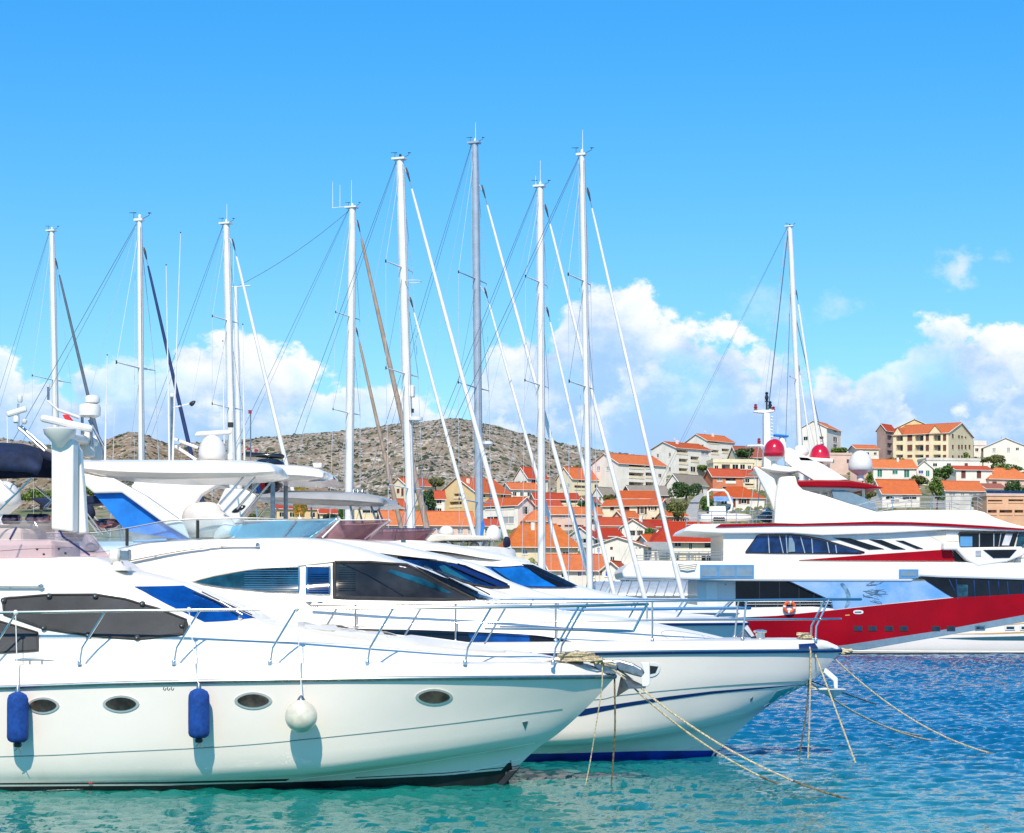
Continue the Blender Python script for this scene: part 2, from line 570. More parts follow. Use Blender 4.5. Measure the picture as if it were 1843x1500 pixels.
def curve2(poly, closed=True, n=6):
    """rounded version of a picture polygon"""
    out = []
    k = len(poly)
    for i in range(k if closed else k - 1):
        p0, p1, p2, p3 = (Vector(poly[(i - 1) % k]) if closed or i > 0 else Vector(poly[i]), Vector(poly[i]), Vector(poly[(i + 1) % k]),
                          Vector(poly[(i + 2) % k]) if closed or i + 2 < k else Vector(poly[i + 1]))
        for j in range(n):
            t = j / n
            q = 0.5 * ((2 * p1) + (p2 - p0) * t + (2 * p0 - 5 * p1 + 4 * p2 - p3) * t * t + (3 * p1 - p0 - 3 * p2 + p3) * t**3)
            out.append((q[0], q[1]))
    if not closed:
        out.append(tuple(poly[-1]))
    return out

def decal(fr, bv, poly, name, m_, off=0.008, step=12, parent=None, mirror=True, thick=0.012, label=None):
    """a panel that lies on a curved surface: a slab of its own thickness, its edges closed"""
    bd = dens(poly, step)
    x0, x1 = min(p[0] for p in bd), max(p[0] for p in bd)
    y0, y1 = min(p[1] for p in bd), max(p[1] for p in bd)
    gp = []
    yy = y0 + step * 0.6
    while yy < y1:
        xx = x0 + step * 0.6
        while xx < x1:
            if inside((xx, yy), bd) and min((xx - q[0])**2 + (yy - q[1])**2 for q in bd) > (step * 0.45)**2:
                gp.append((xx, yy))
            xx += step
        yy += step
    n = len(bd)
    vs2 = [Vector(p) for p in bd + gp]
    r = delaunay_2d_cdt(vs2, [(i, (i + 1) % n) for i in range(n)], [list(range(n))], 1, 1e-4)
    V, E, Fc = r[0], r[1], r[2]
    ds = [h[2] for h in (hit(fr, bv, p[0], p[1]) for p in V) if h]
    if not ds:
        return None
    ds.sort()
    dm = ds[len(ds) // 2]
    top, bot = [], []
    for p in V:
        h = hit(fr, bv, p[0], p[1])
        if h is None or abs(h[2] - dm) > 6:
            h = hit(fr, bv, p[0], p[1], dm) or (fr.loc(p[0], p[1], 0), Vector((0, -1, 0)), 0)
            if h[2] == dm and abs((h[0] - fr.to_local(Vector((0, 0, CZ)))).length - dm) > 4:
                pass
        co, no = h[0], h[1]
        top.append(co + no * off)
        bot.append(co + no * (off - thick))
    k = len(V)
    fs = [tuple(f) for f in Fc]
    cnt = {}
    for f in fs:
        for a, b in zip(f, f[1:] + f[:1]):
            cnt[(a, b)] = cnt.get((a, b), 0) + 1
    walls = [(a, b) for (a, b) in cnt if (b, a) not in cnt]
    res = []
    for sg in ((1, -1) if mirror else (1,)):
        mb = MB()
        tv = [(p.x, p.y * sg, p.z) for p in top + bot]
        ff = [f if sg < 0 else tuple(reversed(f)) for f in fs] + [(a, b, b + k, a + k) for a, b in walls]
        mb.add(tv, ff)
        o = mb.build(name, m_, parent or fr.root, smooth=True, ang=30)
        if label:
            o['label'] = label
        res.append(o)
    return res[0]

def on_line(fr, bv, pts, step=8, off=0.0, curve=False, closed=False):
    pp = curve2(pts, closed) if curve else pts
    out = []
    dm = None
    for p in dens(pp, step, closed):
        h = hit(fr, bv, p[0], p[1], dm)
        if h:
            dm = h[2]
            out.append(h[0] + h[1] * off)
    if closed and out:
        out.append(out[0])
    return out

def seam(fr, bv, pts, name, m_, r=0.01, parent=None, mirror=True, curve=False, closed=False, off=0.0, n=6):
    q = on_line(fr, bv, pts, 8, off, curve, closed)
    if len(q) < 2:
        return None
    o = None
    for sg in ((1, -1) if mirror else (1,)):
        mb = MB()
        mb.tube([(p.x, p.y * sg, p.z) for p in q], r, n)
        o2 = mb.build(name, m_, parent or fr.root, smooth=True)
        o = o or o2
    return o

def tubes(fr, pts, name, m_, r=0.016, parent=None, mirror=False, n=8, curve=0, cap=True):
    """a tube through picture positions (px, py, b)"""
    L = [fr.loc(*p) if len(p) == 3 else Vector(p[:3]) for p in pts]
    if curve:
        L = resample(L, curve)
    o = None
    for sg in ((1, -1) if mirror else (1,)):
        mb = MB()
        mb.tube([(p.x, p.y * sg, p.z) for p in L], r, n, cap)
        o2 = mb.build(name, m_, parent or fr.root, smooth=True)
        o = o or o2
    return o

def slab(fr, poly, b0, b1, name, m_, parent=None, bevel=0.0, mirror=False, smooth=False):
    """prism: a side outline (px, py) at half-breadth b0, carried through to b1"""
    L = [fr.loc(p[0], p[1], b0) for p in poly]
    n = len(L)
    o = None
    for sg in ((1, -1) if mirror else (1,)):
        mb = MB()
        mb.add([(p.x, p.y * sg, p.z) for p in L] + [(p.x, -b1 * sg, p.z) for p in L],
               [tuple(range(n)), tuple(reversed(range(n, 2 * n)))] + [(i, i + n, (i + 1) % n + n, (i + 1) % n) for i in range(n)])
        o2 = mb.build(name, m_, parent or fr.root, bevel=bevel, smooth=smooth)
        weld_flat(o2)
        o = o or o2
    return o

def weld_flat(o):
    import bmesh
    bm = bmesh.new()
    bm.from_mesh(o.data)
    bmesh.ops.recalc_face_normals(bm, faces=bm.faces)
    bm.to_mesh(o.data)
    bm.free()

def dome_prof(r, h, n=8, skirt=0.25):
    """radome: cylinder skirt, then a rounded cap"""
    P = [(r * 0.86, 0), (r * 0.98, h * 0.05), (r, h * skirt)]
    for i in range(1, n + 1):
        a = math.pi / 2 * i / n
        P.append((max(r * math.cos(a), 0.002), h * skirt + (h - h * skirt) * math.sin(a)))
    return P

def dome(fr, px, ytop, ybot, wpx, b, name='satellite_dome', m_='gelcoat_satin', parent=None, foot=None, footm='gelcoat_satin'):
    p = fr.loc(px, ybot, b)
    s = F / (fr.to_world(p).y)
    r, h = wpx / s / 2, (ybot - ytop) / s
    o = MB().lathe(dome_prof(r, h), p, 28).build(name, m_, parent or fr.root, smooth=True, ang=60)
    if foot:
        hf = (foot - ybot) / s
        MB().lathe([(r * 0.3, -hf), (r * 0.28, -hf * 0.45), (r * 0.86, -0.002)], p, 20).build('dome_base', footm, o, smooth=True)
    return o

# ------------------------------------------------------------------ the sea
def make_water():
    m_ = bpy.data.materials.new('sea_water')
    m_.use_nodes = True
    t = m_.node_tree
    n = NT(t)
    b = t.nodes['Principled BSDF']
    g = n.n('ShaderNodeNewGeometry')
    sp = n.n('ShaderNodeSeparateXYZ', ins={0: g.outputs['Position']})
    # greener beside the berths, bluer in the open basin
    big = n.n('ShaderNodeTexNoise', ins={'Vector': g.outputs['Position'], 'Scale': 0.12, 'Detail': 3.0})
    f = n.step(n.m('ADD', n.m('ADD', sp.outputs[0], n.m('MULTIPLY', sp.outputs[1], 0.45)), n.m('MULTIPLY', big.outputs[0], 6.0)), 15.0, 34.0)
    colr = n.mix(f, (0.005, 0.185, 0.150, 1), (0.001, 0.125, 0.275, 1))
    n.link(colr, b.inputs['Base Color'])
    b.inputs['Roughness'].default_value = 0.05
    b.inputs['IOR'].default_value = 1.333
    # wavelets: slopes taken straight from noise at several sizes, so they hold at a grazing view
    def wav(sx, sy, sc, det, rough, k, off=0.0):
        v = n.n('ShaderNodeVectorMath', operation='MULTIPLY', ins={0: g.outputs['Position'], 1: (sx, sy, 1)})
        v = n.n('ShaderNodeVectorMath', operation='ADD', ins={0: v.outputs[0], 1: (off, off, off)})
        c = n.n('ShaderNodeTexNoise', ins={'Vector': v.outputs[0], 'Scale': sc, 'Detail': det, 'Roughness': rough}).outputs[1]
        c = n.n('ShaderNodeVectorMath', operation='SUBTRACT', ins={0: c, 1: (.5, .5, .5)})
        return n.n('ShaderNodeVectorMath', operation='MULTIPLY', ins={0: c.outputs[0], 1: (k, k, 0)}).outputs[0]
    def add(a_, b_):
        return n.n('ShaderNodeVectorMath', operation='ADD', ins={0: a_, 1: b_}).outputs[0]
    s_ = add(wav(1, 1.1, 5.5, 3, .55, .50, 9.0), wav(1, 1.1, 17.0, 2, .5, .30, 3.0))
    s_ = add(s_, (0, 0, 1))
    nn = n.n('ShaderNodeVectorMath', operation='NORMALIZE', ins={0: s_})
    n.link(nn.outputs[0], b.inputs['Normal'])
    b.inputs['Roughness'].default_value = 0.07
    b.inputs['Specular IOR Level'].default_value = 0.31
    MATS['sea_water'] = m_
    return m_
make_water()

def water_sheet():
    import numpy as np
    # the basin in view: real wavelets, summed from many small wave trains
    rs = np.random.RandomState(5)
    rows = [24.0]
    while rows[-1] < 140:
        rows.append(rows[-1] + 0.060 + 0.0011 * (rows[-1] - 24))
    ys = np.array(rows)
    nx = 640
    t = np.linspace(-1, 1, nx)
    X = ys[:, None] * 0.275 * t[None, :] * 1.06 + t[None, :] * 3.0
    Y = np.repeat(ys[:, None], nx, 1)
    Z = np.zeros_like(X)
    patch = 0.75 + 0.35 * np.sin(X * .21 + 1.3 * np.sin(Y * .13)) * np.sin(Y * .17 + X * .05)
    calm = 1.0
    for i in range(46):
        lam = 0.20 * (1.35 / 0.20) ** rs.rand()
        th = math.radians(-80) + rs.normal(0, .5)
        k = 2 * math.pi / lam
        amp = 0.040 * lam / k ** .12 * rs.uniform(.6, 1.2) * .44
        ph = k * (X * math.cos(th) + Y * math.sin(th)) + rs.uniform(0, 6.28) + 0.8 * np.sin(X * rs.uniform(.1, .5) + Y * rs.uniform(.1, .4) + i)
        Z += amp * (np.sin(ph) + .22 * np.cos(2 * ph))
    Z *= np.clip(.62 + (Y - 28) / 50, .62, 1.0)
    Z *= patch * calm * np.clip((150 - Y) / 45, .6, 1)
    n = nx * len(ys)
    co = np.stack([X, Y, Z], -1).reshape(-1).astype(np.float32)
    me = bpy.data.meshes.new('water')
    idx = (np.arange(len(ys) - 1)[:, None] * nx + np.arange(nx - 1)[None, :]).reshape(-1)
    quads = np.stack([idx, idx + 1, idx + nx + 1, idx + nx], -1).reshape(-1).astype(np.int32)
    me.vertices.add(n); me.vertices.foreach_set('co', co)
    me.loops.add(len(quads)); me.loops.foreach_set('vertex_index', quads)
    nf = len(quads) // 4
    me.polygons.add(nf)
    me.polygons.foreach_set('loop_start', np.arange(0, nf * 4, 4, dtype=np.int32))
    me.polygons.foreach_set('use_smooth', np.ones(nf, dtype=bool))
    me.update(calc_edges=True)
    me.materials.append(MATS['sea_water'])
    o = bpy.data.objects.new('water', me)
    COL.objects.link(o)
    tag(o, kind='structure')
    # the sea beyond, a hand's breadth lower under the wavelets
    o = MB().add([(-3000, -400, -.13), (3000, -400, -.13), (3000, 141, -.13), (-3000, 141, -.13)], [(0, 1, 2, 3)]).build('open_water', 'sea_water')
    tag(o, kind='structure')
water_sheet()

# ================================================================== first motor yacht
def porthole(fr, bv, cx, cy, w_, h_, tilt=0.0):
    """lens shaped port: polished ring and dark glass"""
    pts = []
    for k in range(20):
        a = 2 * math.pi * k / 20
        x = math.cos(a)
        y = math.sin(a) * (1 - 0.18 * abs(x)**2.2)
        pts.append((cx + x * w_ / 2, cy + y * h_ / 2))
    inner = [(cx + (x - cx) * 0.84, cy + (y - cy) * 0.76) for x, y in pts]
    ring = decal(fr, bv, pts, 'porthole', 'port_ring', off=0.018, step=5, mirror=True, thick=0.03)
    decal(fr, bv, inner, 'porthole_glass', 'port_pane', off=0.026, step=5, parent=ring, mirror=False, thick=0.006)
    return ring

A = Frame(300, 33.5, -5.0)
rootA = A.make('motor_yacht', 'nearest white motor yacht, with black mesh window covers, blue windscreen and fenders', 'motor yacht')
L_ = A.loc

def hull(fr, sheer, mids, wl, mtl='hull_paint', keel=-0.7, N=90, M=4):
    """loft from keel to sheer; returns the hull object"""
    cw = fr.P(wl)
    kl = [Vector((p.x - 0.10 * i / len(cw), p.y * 0.35, keel * (1 - 0.55 * (i / (len(cw) - 1))**3))) for i, p in enumerate(cw)]
    mb = MB()
    cu = [kl, cw] + [fr.P(c) for c in mids] + [fr.P(sheer)]
    skin(mb, cu, N, M)
    endcap(mb, [c[0] for c in cu])
    o = mb.build('hull', mtl, fr.root, smooth=True)
    return weld(o)

sheerA = [(-520, 1250, 1.95), (-200, 1243, 2.12), (0, 1238, 2.16), (200, 1231, 2.16), (400, 1226.5, 2.12), (620, 1223, 1.93), (800, 1221, 1.55), (920, 1220, 1.12), (1020, 1219, .62), (1078, 1218.5, .22), (1108, 1218, .03)]
knA = [(-520, 1366, 1.85), (0, 1362, 2.06), (200, 1354, 2.05), (400, 1344, 1.98), (560, 1330, 1.86), (800, 1304, 1.26), (920, 1288, .80), (1012, 1276, .33), (1062, 1268, .03)]
ch0A = [(-520, 1398, 1.80), (0, 1400, 1.96), (300, 1396, 1.88), (560, 1384, 1.72), (780, 1356, 1.14), (900, 1338, .66), (980, 1327, .20), (1003, 1322, .03)]
wlA = [(-520, 1424, 1.72), (0, 1426, 1.84), (300, 1425, 1.68), (520, 1422, 1.32), (700, 1419, .85), (820, 1418, .45), (904, 1418, .03)]
chA = [(-520, 1404, 1.76), (0, 1406, 1.90), (300, 1405, 1.78), (520, 1402, 1.45), (690, 1388, 1.02), (830, 1370, .56), (960, 1353, .04)]
hullA = hull(A, sheerA, [chA, ch0A, knA], wlA, M=3)
bvA = bvh_of(hullA)

# deck cap, rounded bulwark and deck
def up(c, dy, db):
    return [(x, y - dy, max(b - db, 0.02)) for x, y, b in c]
topA = [(-520, 1204, 1.86), (0, 1199, 2.02), (400, 1197, 1.98), (620, 1196, 1.78), (800, 1195, 1.40), (920, 1195, .98), (1010, 1195, .55), (1060, 1200, .26), (1100, 1214, .03)]
dkA = [(-520, 1201, 1.66), (0, 1196, 1.84), (400, 1194, 1.80), (620, 1193.5, 1.60), (800, 1193, 1.24), (920, 1193, .84), (1010, 1193, .42), (1056, 1199, .16), (1096, 1213, .02)]
mb = MB()
sA = A.P(up(sheerA, 1, 0.02))
cA = [Vector((p.x, 0, p.z + 0.03)) for p in A.P(dkA)]
skin(mb, [sA, A.P([(x, (y * .35 + 1222 * .65 if x > 400 else y + 14), b + .06) for x, y, b in topA]), A.P(topA), A.P(dkA), cA], 80, 3)
deckA = weld(mb.build('deck', 'gelcoat_satin', rootA, smooth=True))
bvDA = bvh_of(deckA)

# rub rail: dark core with a bright strip
rr = resample(A.P(sheerA), 90)
for sg in (1, -1):
    o = MB().tube([(p.x, p.y * sg - 0.012 * sg, p.z) for p in rr], 0.036, 8).build('rub_rail', 'dull_steel', rootA, smooth=True)
    MB().tube([(p.x, p.y * sg - 0.042 * sg, p.z + 0.008) for p in rr], 0.014, 6).build('rub_strip', 'steel', o, smooth=True)

# grooves and stripes on the hull
seam(A, bvA, [(-500, 1367), (0, 1362), (200, 1354), (400, 1344), (560, 1330), (800, 1304), (1012, 1276)], 'styling_line', 'groove', 0.009, curve=True)
seam(A, bvA, [(540, 1403), (700, 1383), (800, 1367), (962, 1338)], 'spray_rail', 'gelcoat', 0.006, curve=True)
seam(A, bvA, [(816, 1394), (880, 1381), (936, 1367)], 'spray_rail', 'gelcoat', 0.011)
decal(A, bvA, [(-500, 1408), (0, 1409.5), (300, 1407.5), (521, 1402), (515, 1405.5), (300, 1410.5), (0, 1412), (-500, 1411)], 'waterline_stripe', 'stripe_black', step=9, off=0.006, thick=0.008)
decal(A, bvA, [(-500, 1415), (0, 1416), (300, 1414), (520, 1408), (640, 1403.5), (800, 1396), (931, 1384), (925, 1391), (905, 1413), (820, 1425), (600, 1430), (300, 1434), (0, 1434), (-500, 1432)],
      'antifouling', 'antifoul_black', step=9, off=0.007, thick=0.009)
seam(A, bvA, [(640, 1400), (800, 1392), (936, 1379)], 'waterline_stripe', 'stripe_black', 0.008)
for c in ((78, 1270, 58, 30), (218, 1267, 66, 31), (456, 1261, 68, 31), (781, 1254, 67, 29)):
    porthole(A, bvA, *c)
for x in (296, 303, 310):
    seam(A, bvA, [(x - 1, 1237), (x - 2, 1241), (x + 1, 1243), (x + 3, 1239)], 'thruster_mark', 'stripe_navy', 0.007, mirror=False)
decal(A, bvA, [(940, 1300), (950, 1298), (948, 1303), (945, 1312)], 'drain_scupper', 'dull_steel', step=3, off=0.012)
decal(A, bvA, [(160, 1408), (163, 1409.5), (166, 1408), (167, 1411), (160, 1411)], 'red_mark', 'flag_red', step=3, off=0.018, mirror=False)

slab(A, [(916, 1387), (936, 1382), (905, 1417), (890, 1417)], .15, -.15, 'stem_shoe', 'antifoul_black', bevel=.02)
# coachroof and superstructure
sC = [
 [(-520, 1201, 1.62), (0, 1197, 1.78), (300, 1195, 1.72), (500, 1194, 1.56), (700, 1193, 1.22), (850, 1193, .82), (1000, 1192.5, .34), (1022, 1192.5, .05)],
 [(-520, 1172, 1.58), (0, 1170, 1.72), (300, 1171, 1.66), (500, 1172, 1.46), (700, 1178, 1.10), (850, 1185, .70), (1000, 1191, .28), (1020, 1192, .04)],
 [(-520, 1149, 1.54), (0, 1149, 1.64), (300, 1151, 1.55), (500, 1155, 1.34), (700, 1168, .98), (850, 1179, .6), (1000, 1189, .22), (1018, 1191, .03)],
 [(-520, 1064, 1.30), (0, 1062, 1.42), (172, 1061, 1.38), (242, 1062, 1.28), (300, 1090, 1.26), (368, 1124, 1.20), (440, 1140, 1.12), (560, 1150, 1.0), (700, 1160, .8), (850, 1173, .5), (1000, 1186, .18), (1016, 1190, .02)],
 [(-520, 1030, 1.22), (0, 1028, 1.30), (172, 1026, 1.20), (238, 1050, 1.02), (310, 1078, 1.0), (400, 1112, .96), (470, 1132, .9), (560, 1139, .82), (700, 1152, .64), (850, 1168, .4), (1000, 1184.5, .14), (1014, 1189, .015)],
 [(-520, 1007, 1.12), (0, 1005, 1.16), (160, 1003, .98), (230, 1030, .62), (330, 1052, .55), (420, 1087, .52), (490, 1122, .5), (580, 1130, .45), (700, 1146, .34), (850, 1164, .2), (1000, 1183.5, .07), (1012, 1188.5, .01)],
 [(-520, 1005, 0.), (0, 1003, 0.), (172, 1001.5, 0.), (240, 1023, 0.), (340, 1048, 0.), (430, 1085, 0.), (500, 1120, 0.), (590, 1127, 0.), (700, 1143, 0.), (850, 1162, 0.), (1000, 1182.5, 0.), (1010, 1188, 0.)],
]
mb = MB()
skin(mb, [A.P(c) for c in sC], 110, 4)
cabA = weld(mb.build('cabin', 'gelcoat', rootA, smooth=True))
bvC = bvh_of(cabA)
decal(A, bvC, [(242, 1057.5), (330, 1055.5), (395, 1085), (458, 1113), (410, 1119), (368, 1121), (300, 1089)], 'windscreen', 'glass_painted_sky_deep', step=8, off=0.014, mirror=True)
seam(A, bvC, [(242, 1057), (300, 1089), (368, 1121.5), (410, 1119.5), (459, 1113.5)], 'windscreen_frame', 'gelcoat', 0.012, curve=False)
cov = curve2([(8, 1078), (40, 1074), (88, 1071.5), (172, 1071), (224, 1079), (282, 1096), (334, 1117), (332, 1142), (290, 1148), (248, 1151), (205, 1149), (160, 1144.5), (80, 1131.5), (30, 1114), (8, 1106)])
wc = decal(A, bvC, cov, 'window_cover', 'mesh_cover', step=10, off=0.022, thick=0.02)
seam(A, bvC, [(8, 1078), (88, 1071.5), (172, 1071), (224, 1079), (282, 1096), (334, 1117), (332, 1142), (248, 1151), (160, 1144.5), (80, 1131.5), (8, 1106)], 'cover_hem', 'mesh_edge', 0.022, parent=wc, closed=True, off=0.02, mirror=False)
for p in ((8, 1082), (90, 1074), (173, 1074), (257, 1088), (80, 1131), (160, 1144), (328, 1128), (248, 1149)):
    h = hit(A, bvC, *p)
    if h:
        q = h[0] + h[1] * 0.03
        MB().lathe([(.045, .0), (.045, -.03), (.02, -.045)], q, 14, axis='y').build('snap_stud', 'mesh_edge', wc, smooth=True)
        MB().lathe([(.014, .0), (.014, -.055)], q, 8, axis='y').build('snap_cap', 'steel', wc, smooth=True)
wl = decal(A, bvC, [(-120, 1085), (0, 1119), (30, 1127), (68, 1139), (69, 1171), (0, 1175), (-120, 1180)], 'window_cover', 'mesh_cover', step=10, off=0.022, thick=0.02)
seam(A, bvC, [(0, 1119), (68, 1139), (69, 1171), (0, 1175)], 'cover_hem', 'mesh_edge', 0.018, parent=wl, off=0.02, mirror=False)
seam(A, bvC, [(60, 1150), (300, 1151), (620, 1160), (760, 1172), (990, 1190)], 'styling_line', 'groove', 0.006, curve=True)
seam(A, bvC, [(-300, 1187.5), (0, 1187.5), (200, 1187), (420, 1187), (600, 1187), (800, 1189)], 'deck_seam', 'cream', 0.006, curve=True)
seam(A, bvC, [(368, 1180), (420, 1168), (520, 1157), (600, 1158)], 'hatch_seam', 'groove', 0.004, curve=True, mirror=False)
# wipers on the windscreen
for q in ([(347, 1069), (385, 1085), (430, 1113)], [(362, 1070), (400, 1088), (452, 1112)]):
    w_ = on_line(A, bvC, q, 8, 0.05)
    if len(w_) > 2:
        o = MB().tube(w_, 0.012, 6).build('wiper', 'black_gloss', rootA, smooth=True)
        MB().tube([w_[len(w_) // 2] + Vector((0.02, 0, 0.03)), w_[-1] + Vector((0.05, -.02, .02))], 0.009, 6).build('wiper_arm', 'steel', o, smooth=True)
h = hit(A, bvC, 431, 1116)
if h:
    MB().lathe([(.03, 0), (.05, .03), (.02, .07)], h[0], 12).build('wiper_motor', 'steel', rootA, smooth=True)
# hand rails on the cabin side
def handrail(fr, bv, pts, r=0.018, off=0.05, feet=2, mirror=True, knob=None):
    q = on_line(fr, bv, pts, 10, off, curve=True)
    o = MB().tube(q, r, 8).build('handrail', 'steel', fr.root, smooth=True)
    for k in range(feet):
        p = q[int((len(q) - 1) * (k + .5) / feet)] if feet > 1 else q[-1]
        h_ = bv.find_nearest(p)
        MB().tube([p, h_[0]], r * .8, 6).build('rail_foot', 'steel', o, smooth=True)
    MB().lathe([(r * 1.1, -r * 2), (r * 2, 0), (r * 1.1, r * 2)], q[-1], 10, axis='x').build('rail_end', 'steel', o, smooth=True)
    return o
handrail(A, bvC, [(-160, 1058), (0, 1058), (76, 1058)], 0.022, 0.06)
# sun pad on the foredeck
decal(A, bvC, curve2([(536, 1126), (580, 1124), (640, 1130), (760, 1152), (900, 1172), (880, 1176), (740, 1164), (640, 1152), (570, 1142)]), 'sun_pad', 'gelcoat_satin', step=12, off=0.05, thick=0.06)
seam(A, bvC, [(560, 1137), (600, 1140), (650, 1134)], 'pad_piping', 'cushion', 0.010, off=0.05, curve=True, mirror=False)

# flybridge windscreen, tinted rose
bot = A.P([(-420, 1006, 1.16), (-100, 1006, 1.18), (80, 1005, 1.12), (140, 1004, .92), (168, 1002.5, .5), (173, 1002, 0)])
top = A.P([(-420, 944, 1.06), (-100, 941, 1.06), (60, 939, 1.0), (100, 940, .75), (120, 944, .38), (124, 945, 0)])
mid = A.P([(-420, 970, 1.10), (-100, 968, 1.12), (75, 966, 1.06), (115, 963, .86), (131, 962, .45), (134, 962, 0)])
mb = MB()
skin(mb, [bot, mid, top], 60, 3)
scrA = weld(mb.build('flybridge_windscreen', 'tint_rose', rootA, smooth=True))
bvS = bvh_of(scrA)
for sg in (1, -1):
    q = resample(top, 60)
    MB().tube([(p.x, p.y * sg, p.z) for p in q], 0.012, 6).build('screen_edge', 'tint_clear', scrA, smooth=True)
for k, (a, b2) in enumerate((((98, 940), (112, 967)), ((112, 967), (160, 1001)), ((30, 950), (18, 972)))):
    q = on_line(A, bvS, [a, b2], 5, 0.02)
    if len(q) > 1:
        MB().tube(q, 0.018, 6).build('screen_post', 'stripe_navy', scrA, smooth=True)
for p in ((67, 989), (79, 998), (106, 988), (118, 996)):
    h = hit(A, bvS, *p)
    if h:
        MB().lathe([(.018, .01), (.018, -.02)], h[0], 8, axis='y').build('screen_bolt', 'black_rubber', scrA)
seam(A, bvS, [(-60, 997), (0, 992), (60, 988), (130, 986)], 'screen_seam', 'chrome_rose', 0.005, parent=scrA, curve=True, mirror=False)
# helm seats and dash behind the screen
mb = MB(); p0, p1 = A.loc(-160, 1004, .8), A.loc(95, 1004, .8)
mb.box(p0.x, p1.x, -0.8, 0.8, p0.z - .1, p0.z + 0.30)
mb.build('fly_dashboard', 'gelcoat_satin', rootA, bevel=0.1)
for px_ in (-40, 22):
    p = A.loc(px_, 968, .3)
    MB().box(p.x - .25, p.x + .3, -.7, .7, p.z - .5, p.z + .15).build('helm_seat', 'cushion', rootA, bevel=0.08)
for (xa, xb, ya, yb) in ((3, 38, 926, 944), (46, 92, 925, 943)):
    a = A.loc(xa, (ya + yb) / 2, -.2); b_ = A.loc(xb, (ya + yb) / 2, -.2)
    MB().tube([a, a.lerp(b_, .1), a.lerp(b_, .9), b_], [.03, .085, .085, .05], 14).build('seat_bolster', 'chrome_rose', rootA, smooth=True)

# radar arch: twin white blades with crease
def arch_blade(b0, b1, pts, name='arch_leg'):
    return slab(A, pts, b0, b1, name, 'gelcoat', bevel=0.03)
arch = arch_blade(.95, .66, [(92, 779), (118, 772), (132, 800), (131, 958), (92, 953)])
arch_blade(.60, .42, [(118, 772), (144, 811), (150, 880), (155, 960), (134, 962), (131, 905)])
arch_blade(-.45, -.65, [(92, 779), (112, 774), (130, 806), (140, 880), (146, 960), (92, 953)])
slab(A, [(90, 776), (118, 773), (130, 780), (128, 792), (92, 792)], .93, -.60, 'arch_beam', 'gelcoat_satin', bevel=0.04)
p = A.loc(106, 806, 1.02)
MB().lathe([(.20, .33), (.27, .30), (.25, .22), (.12, .08), (.05, 0)], p + Vector((0, .05, 0)), 24).build('horn_speaker', 'gelcoat_satin', rootA, smooth=True)
# open array radar, canted
p = A.loc(120, 767, .35)
o = MB().box(-.44, .44, -.055, .055, -.062, .062).build('radar_scanner', 'alu_white', rootA, bevel=0.05)
o.location = p + Vector((0, 0, .04)); o.rotation_euler = (0, math.radians(12), math.radians(14))
MB().lathe([(.20, -.36), (.20, -.18), (.13, -.08), (.05, -.02)], p, 20).build('radar_pedestal', 'gelcoat_satin', rootA, smooth=True)
dome(A, 157, 775, 823, 27, -.2)
dome(A, 173, 783, 829, 22, -.9, m_='gelcoat_satin')
# radome box on two posts, a smaller one on top
for px_ in (148, 164):
    tubes(A, [(px_, 800, -.1), (px_, 750, -.1)], 'mast_post', 'dull_steel', 0.026)
o = MB().lathe([(.12, 0), (.185, .03), (.19, .17), (.17, .22), (.08, .235)], A.loc(161, 752, -.1), 20, sx=1.0).build('radome', 'alu_white', rootA, smooth=True)
o = MB().lathe([(.08, 0), (.125, .02), (.13, .09), (.11, .13), (.04, .15)], A.loc(166, 727, -.1), 18).build('radome', 'alu_white', rootA, smooth=True)
tubes(A, [(161, 756, -.1), (186, 804, -.1)], 'mast_brace', 'dull_steel', 0.03)
tubes(A, [(85, 721, .2), (104, 738, .2), (142, 752, 0)], 'flag_staff', 'alu_white', [0.012, 0.024, 0.03])
tubes(A, [(87, 720, .2), (87, 697, .2)], 'whip_base', 'dull_steel', 0.022)
tubes(A, [(87, 697, .2), (87, 692, .2)], 'whip_cap', 'cream', 0.028)
fp = A.P([(112, 747, .2), (121, 746, .2), (131, 757, .2), (134, 764, .2), (126, 763, .2), (119, 758, .2)])
mb = MB(); mb.add([q + Vector((0, .02 * math.sin(i * 2), 0)) for i, q in enumerate(fp)] + [q + Vector((0, .035 + .02 * math.sin(i * 2), 0)) for i, q in enumerate(fp)],
                  [tuple(range(6)), tuple(reversed(range(6, 12)))] + [(i, i + 6, (i + 1) % 6 + 6, (i + 1) % 6) for i in range(6)])
mb.build('flag', 'flag_red', rootA)
# instrument pole at the very left
for a, b_ in (((33, 727, .5), (33, 770, .5)), ((33, 770, .5), (80, 812, .5)), ((39, 768, .3), (84, 808, .3)), ((33, 770, .5), (39, 768, .3))):
    tubes(A, [a, b_], 'instrument_pole', 'steel', 0.02)
MB().lathe([(.03, 0), (.042, .02), (.042, .09), (.036, .12), (.01, .125)], A.loc(36, 725, .5), 14).build('navigation_lamp', 'alu_white', rootA, smooth=True)
o = MB().box(-.17, .17, -.05, .05, -.05, .045).build('radar_scanner', 'alu_white', rootA, bevel=0.03); o.location = A.loc(30, 741, .5); o.rotation_euler = (0, math.radians(-18), .2)
MB().lathe([(.03, 0), (.05, .02), (.05, .10), (.035, .12)], A.loc(29, 762, .5), 14).build('deck_lamp', 'alu_white', rootA, smooth=True)
MB().lathe([(.02, 0), (.045, .03), (.045, .07), (.02, .09)], A.loc(44, 764, .4), 12).build('deck_lamp', 'alu_white', rootA, smooth=True)
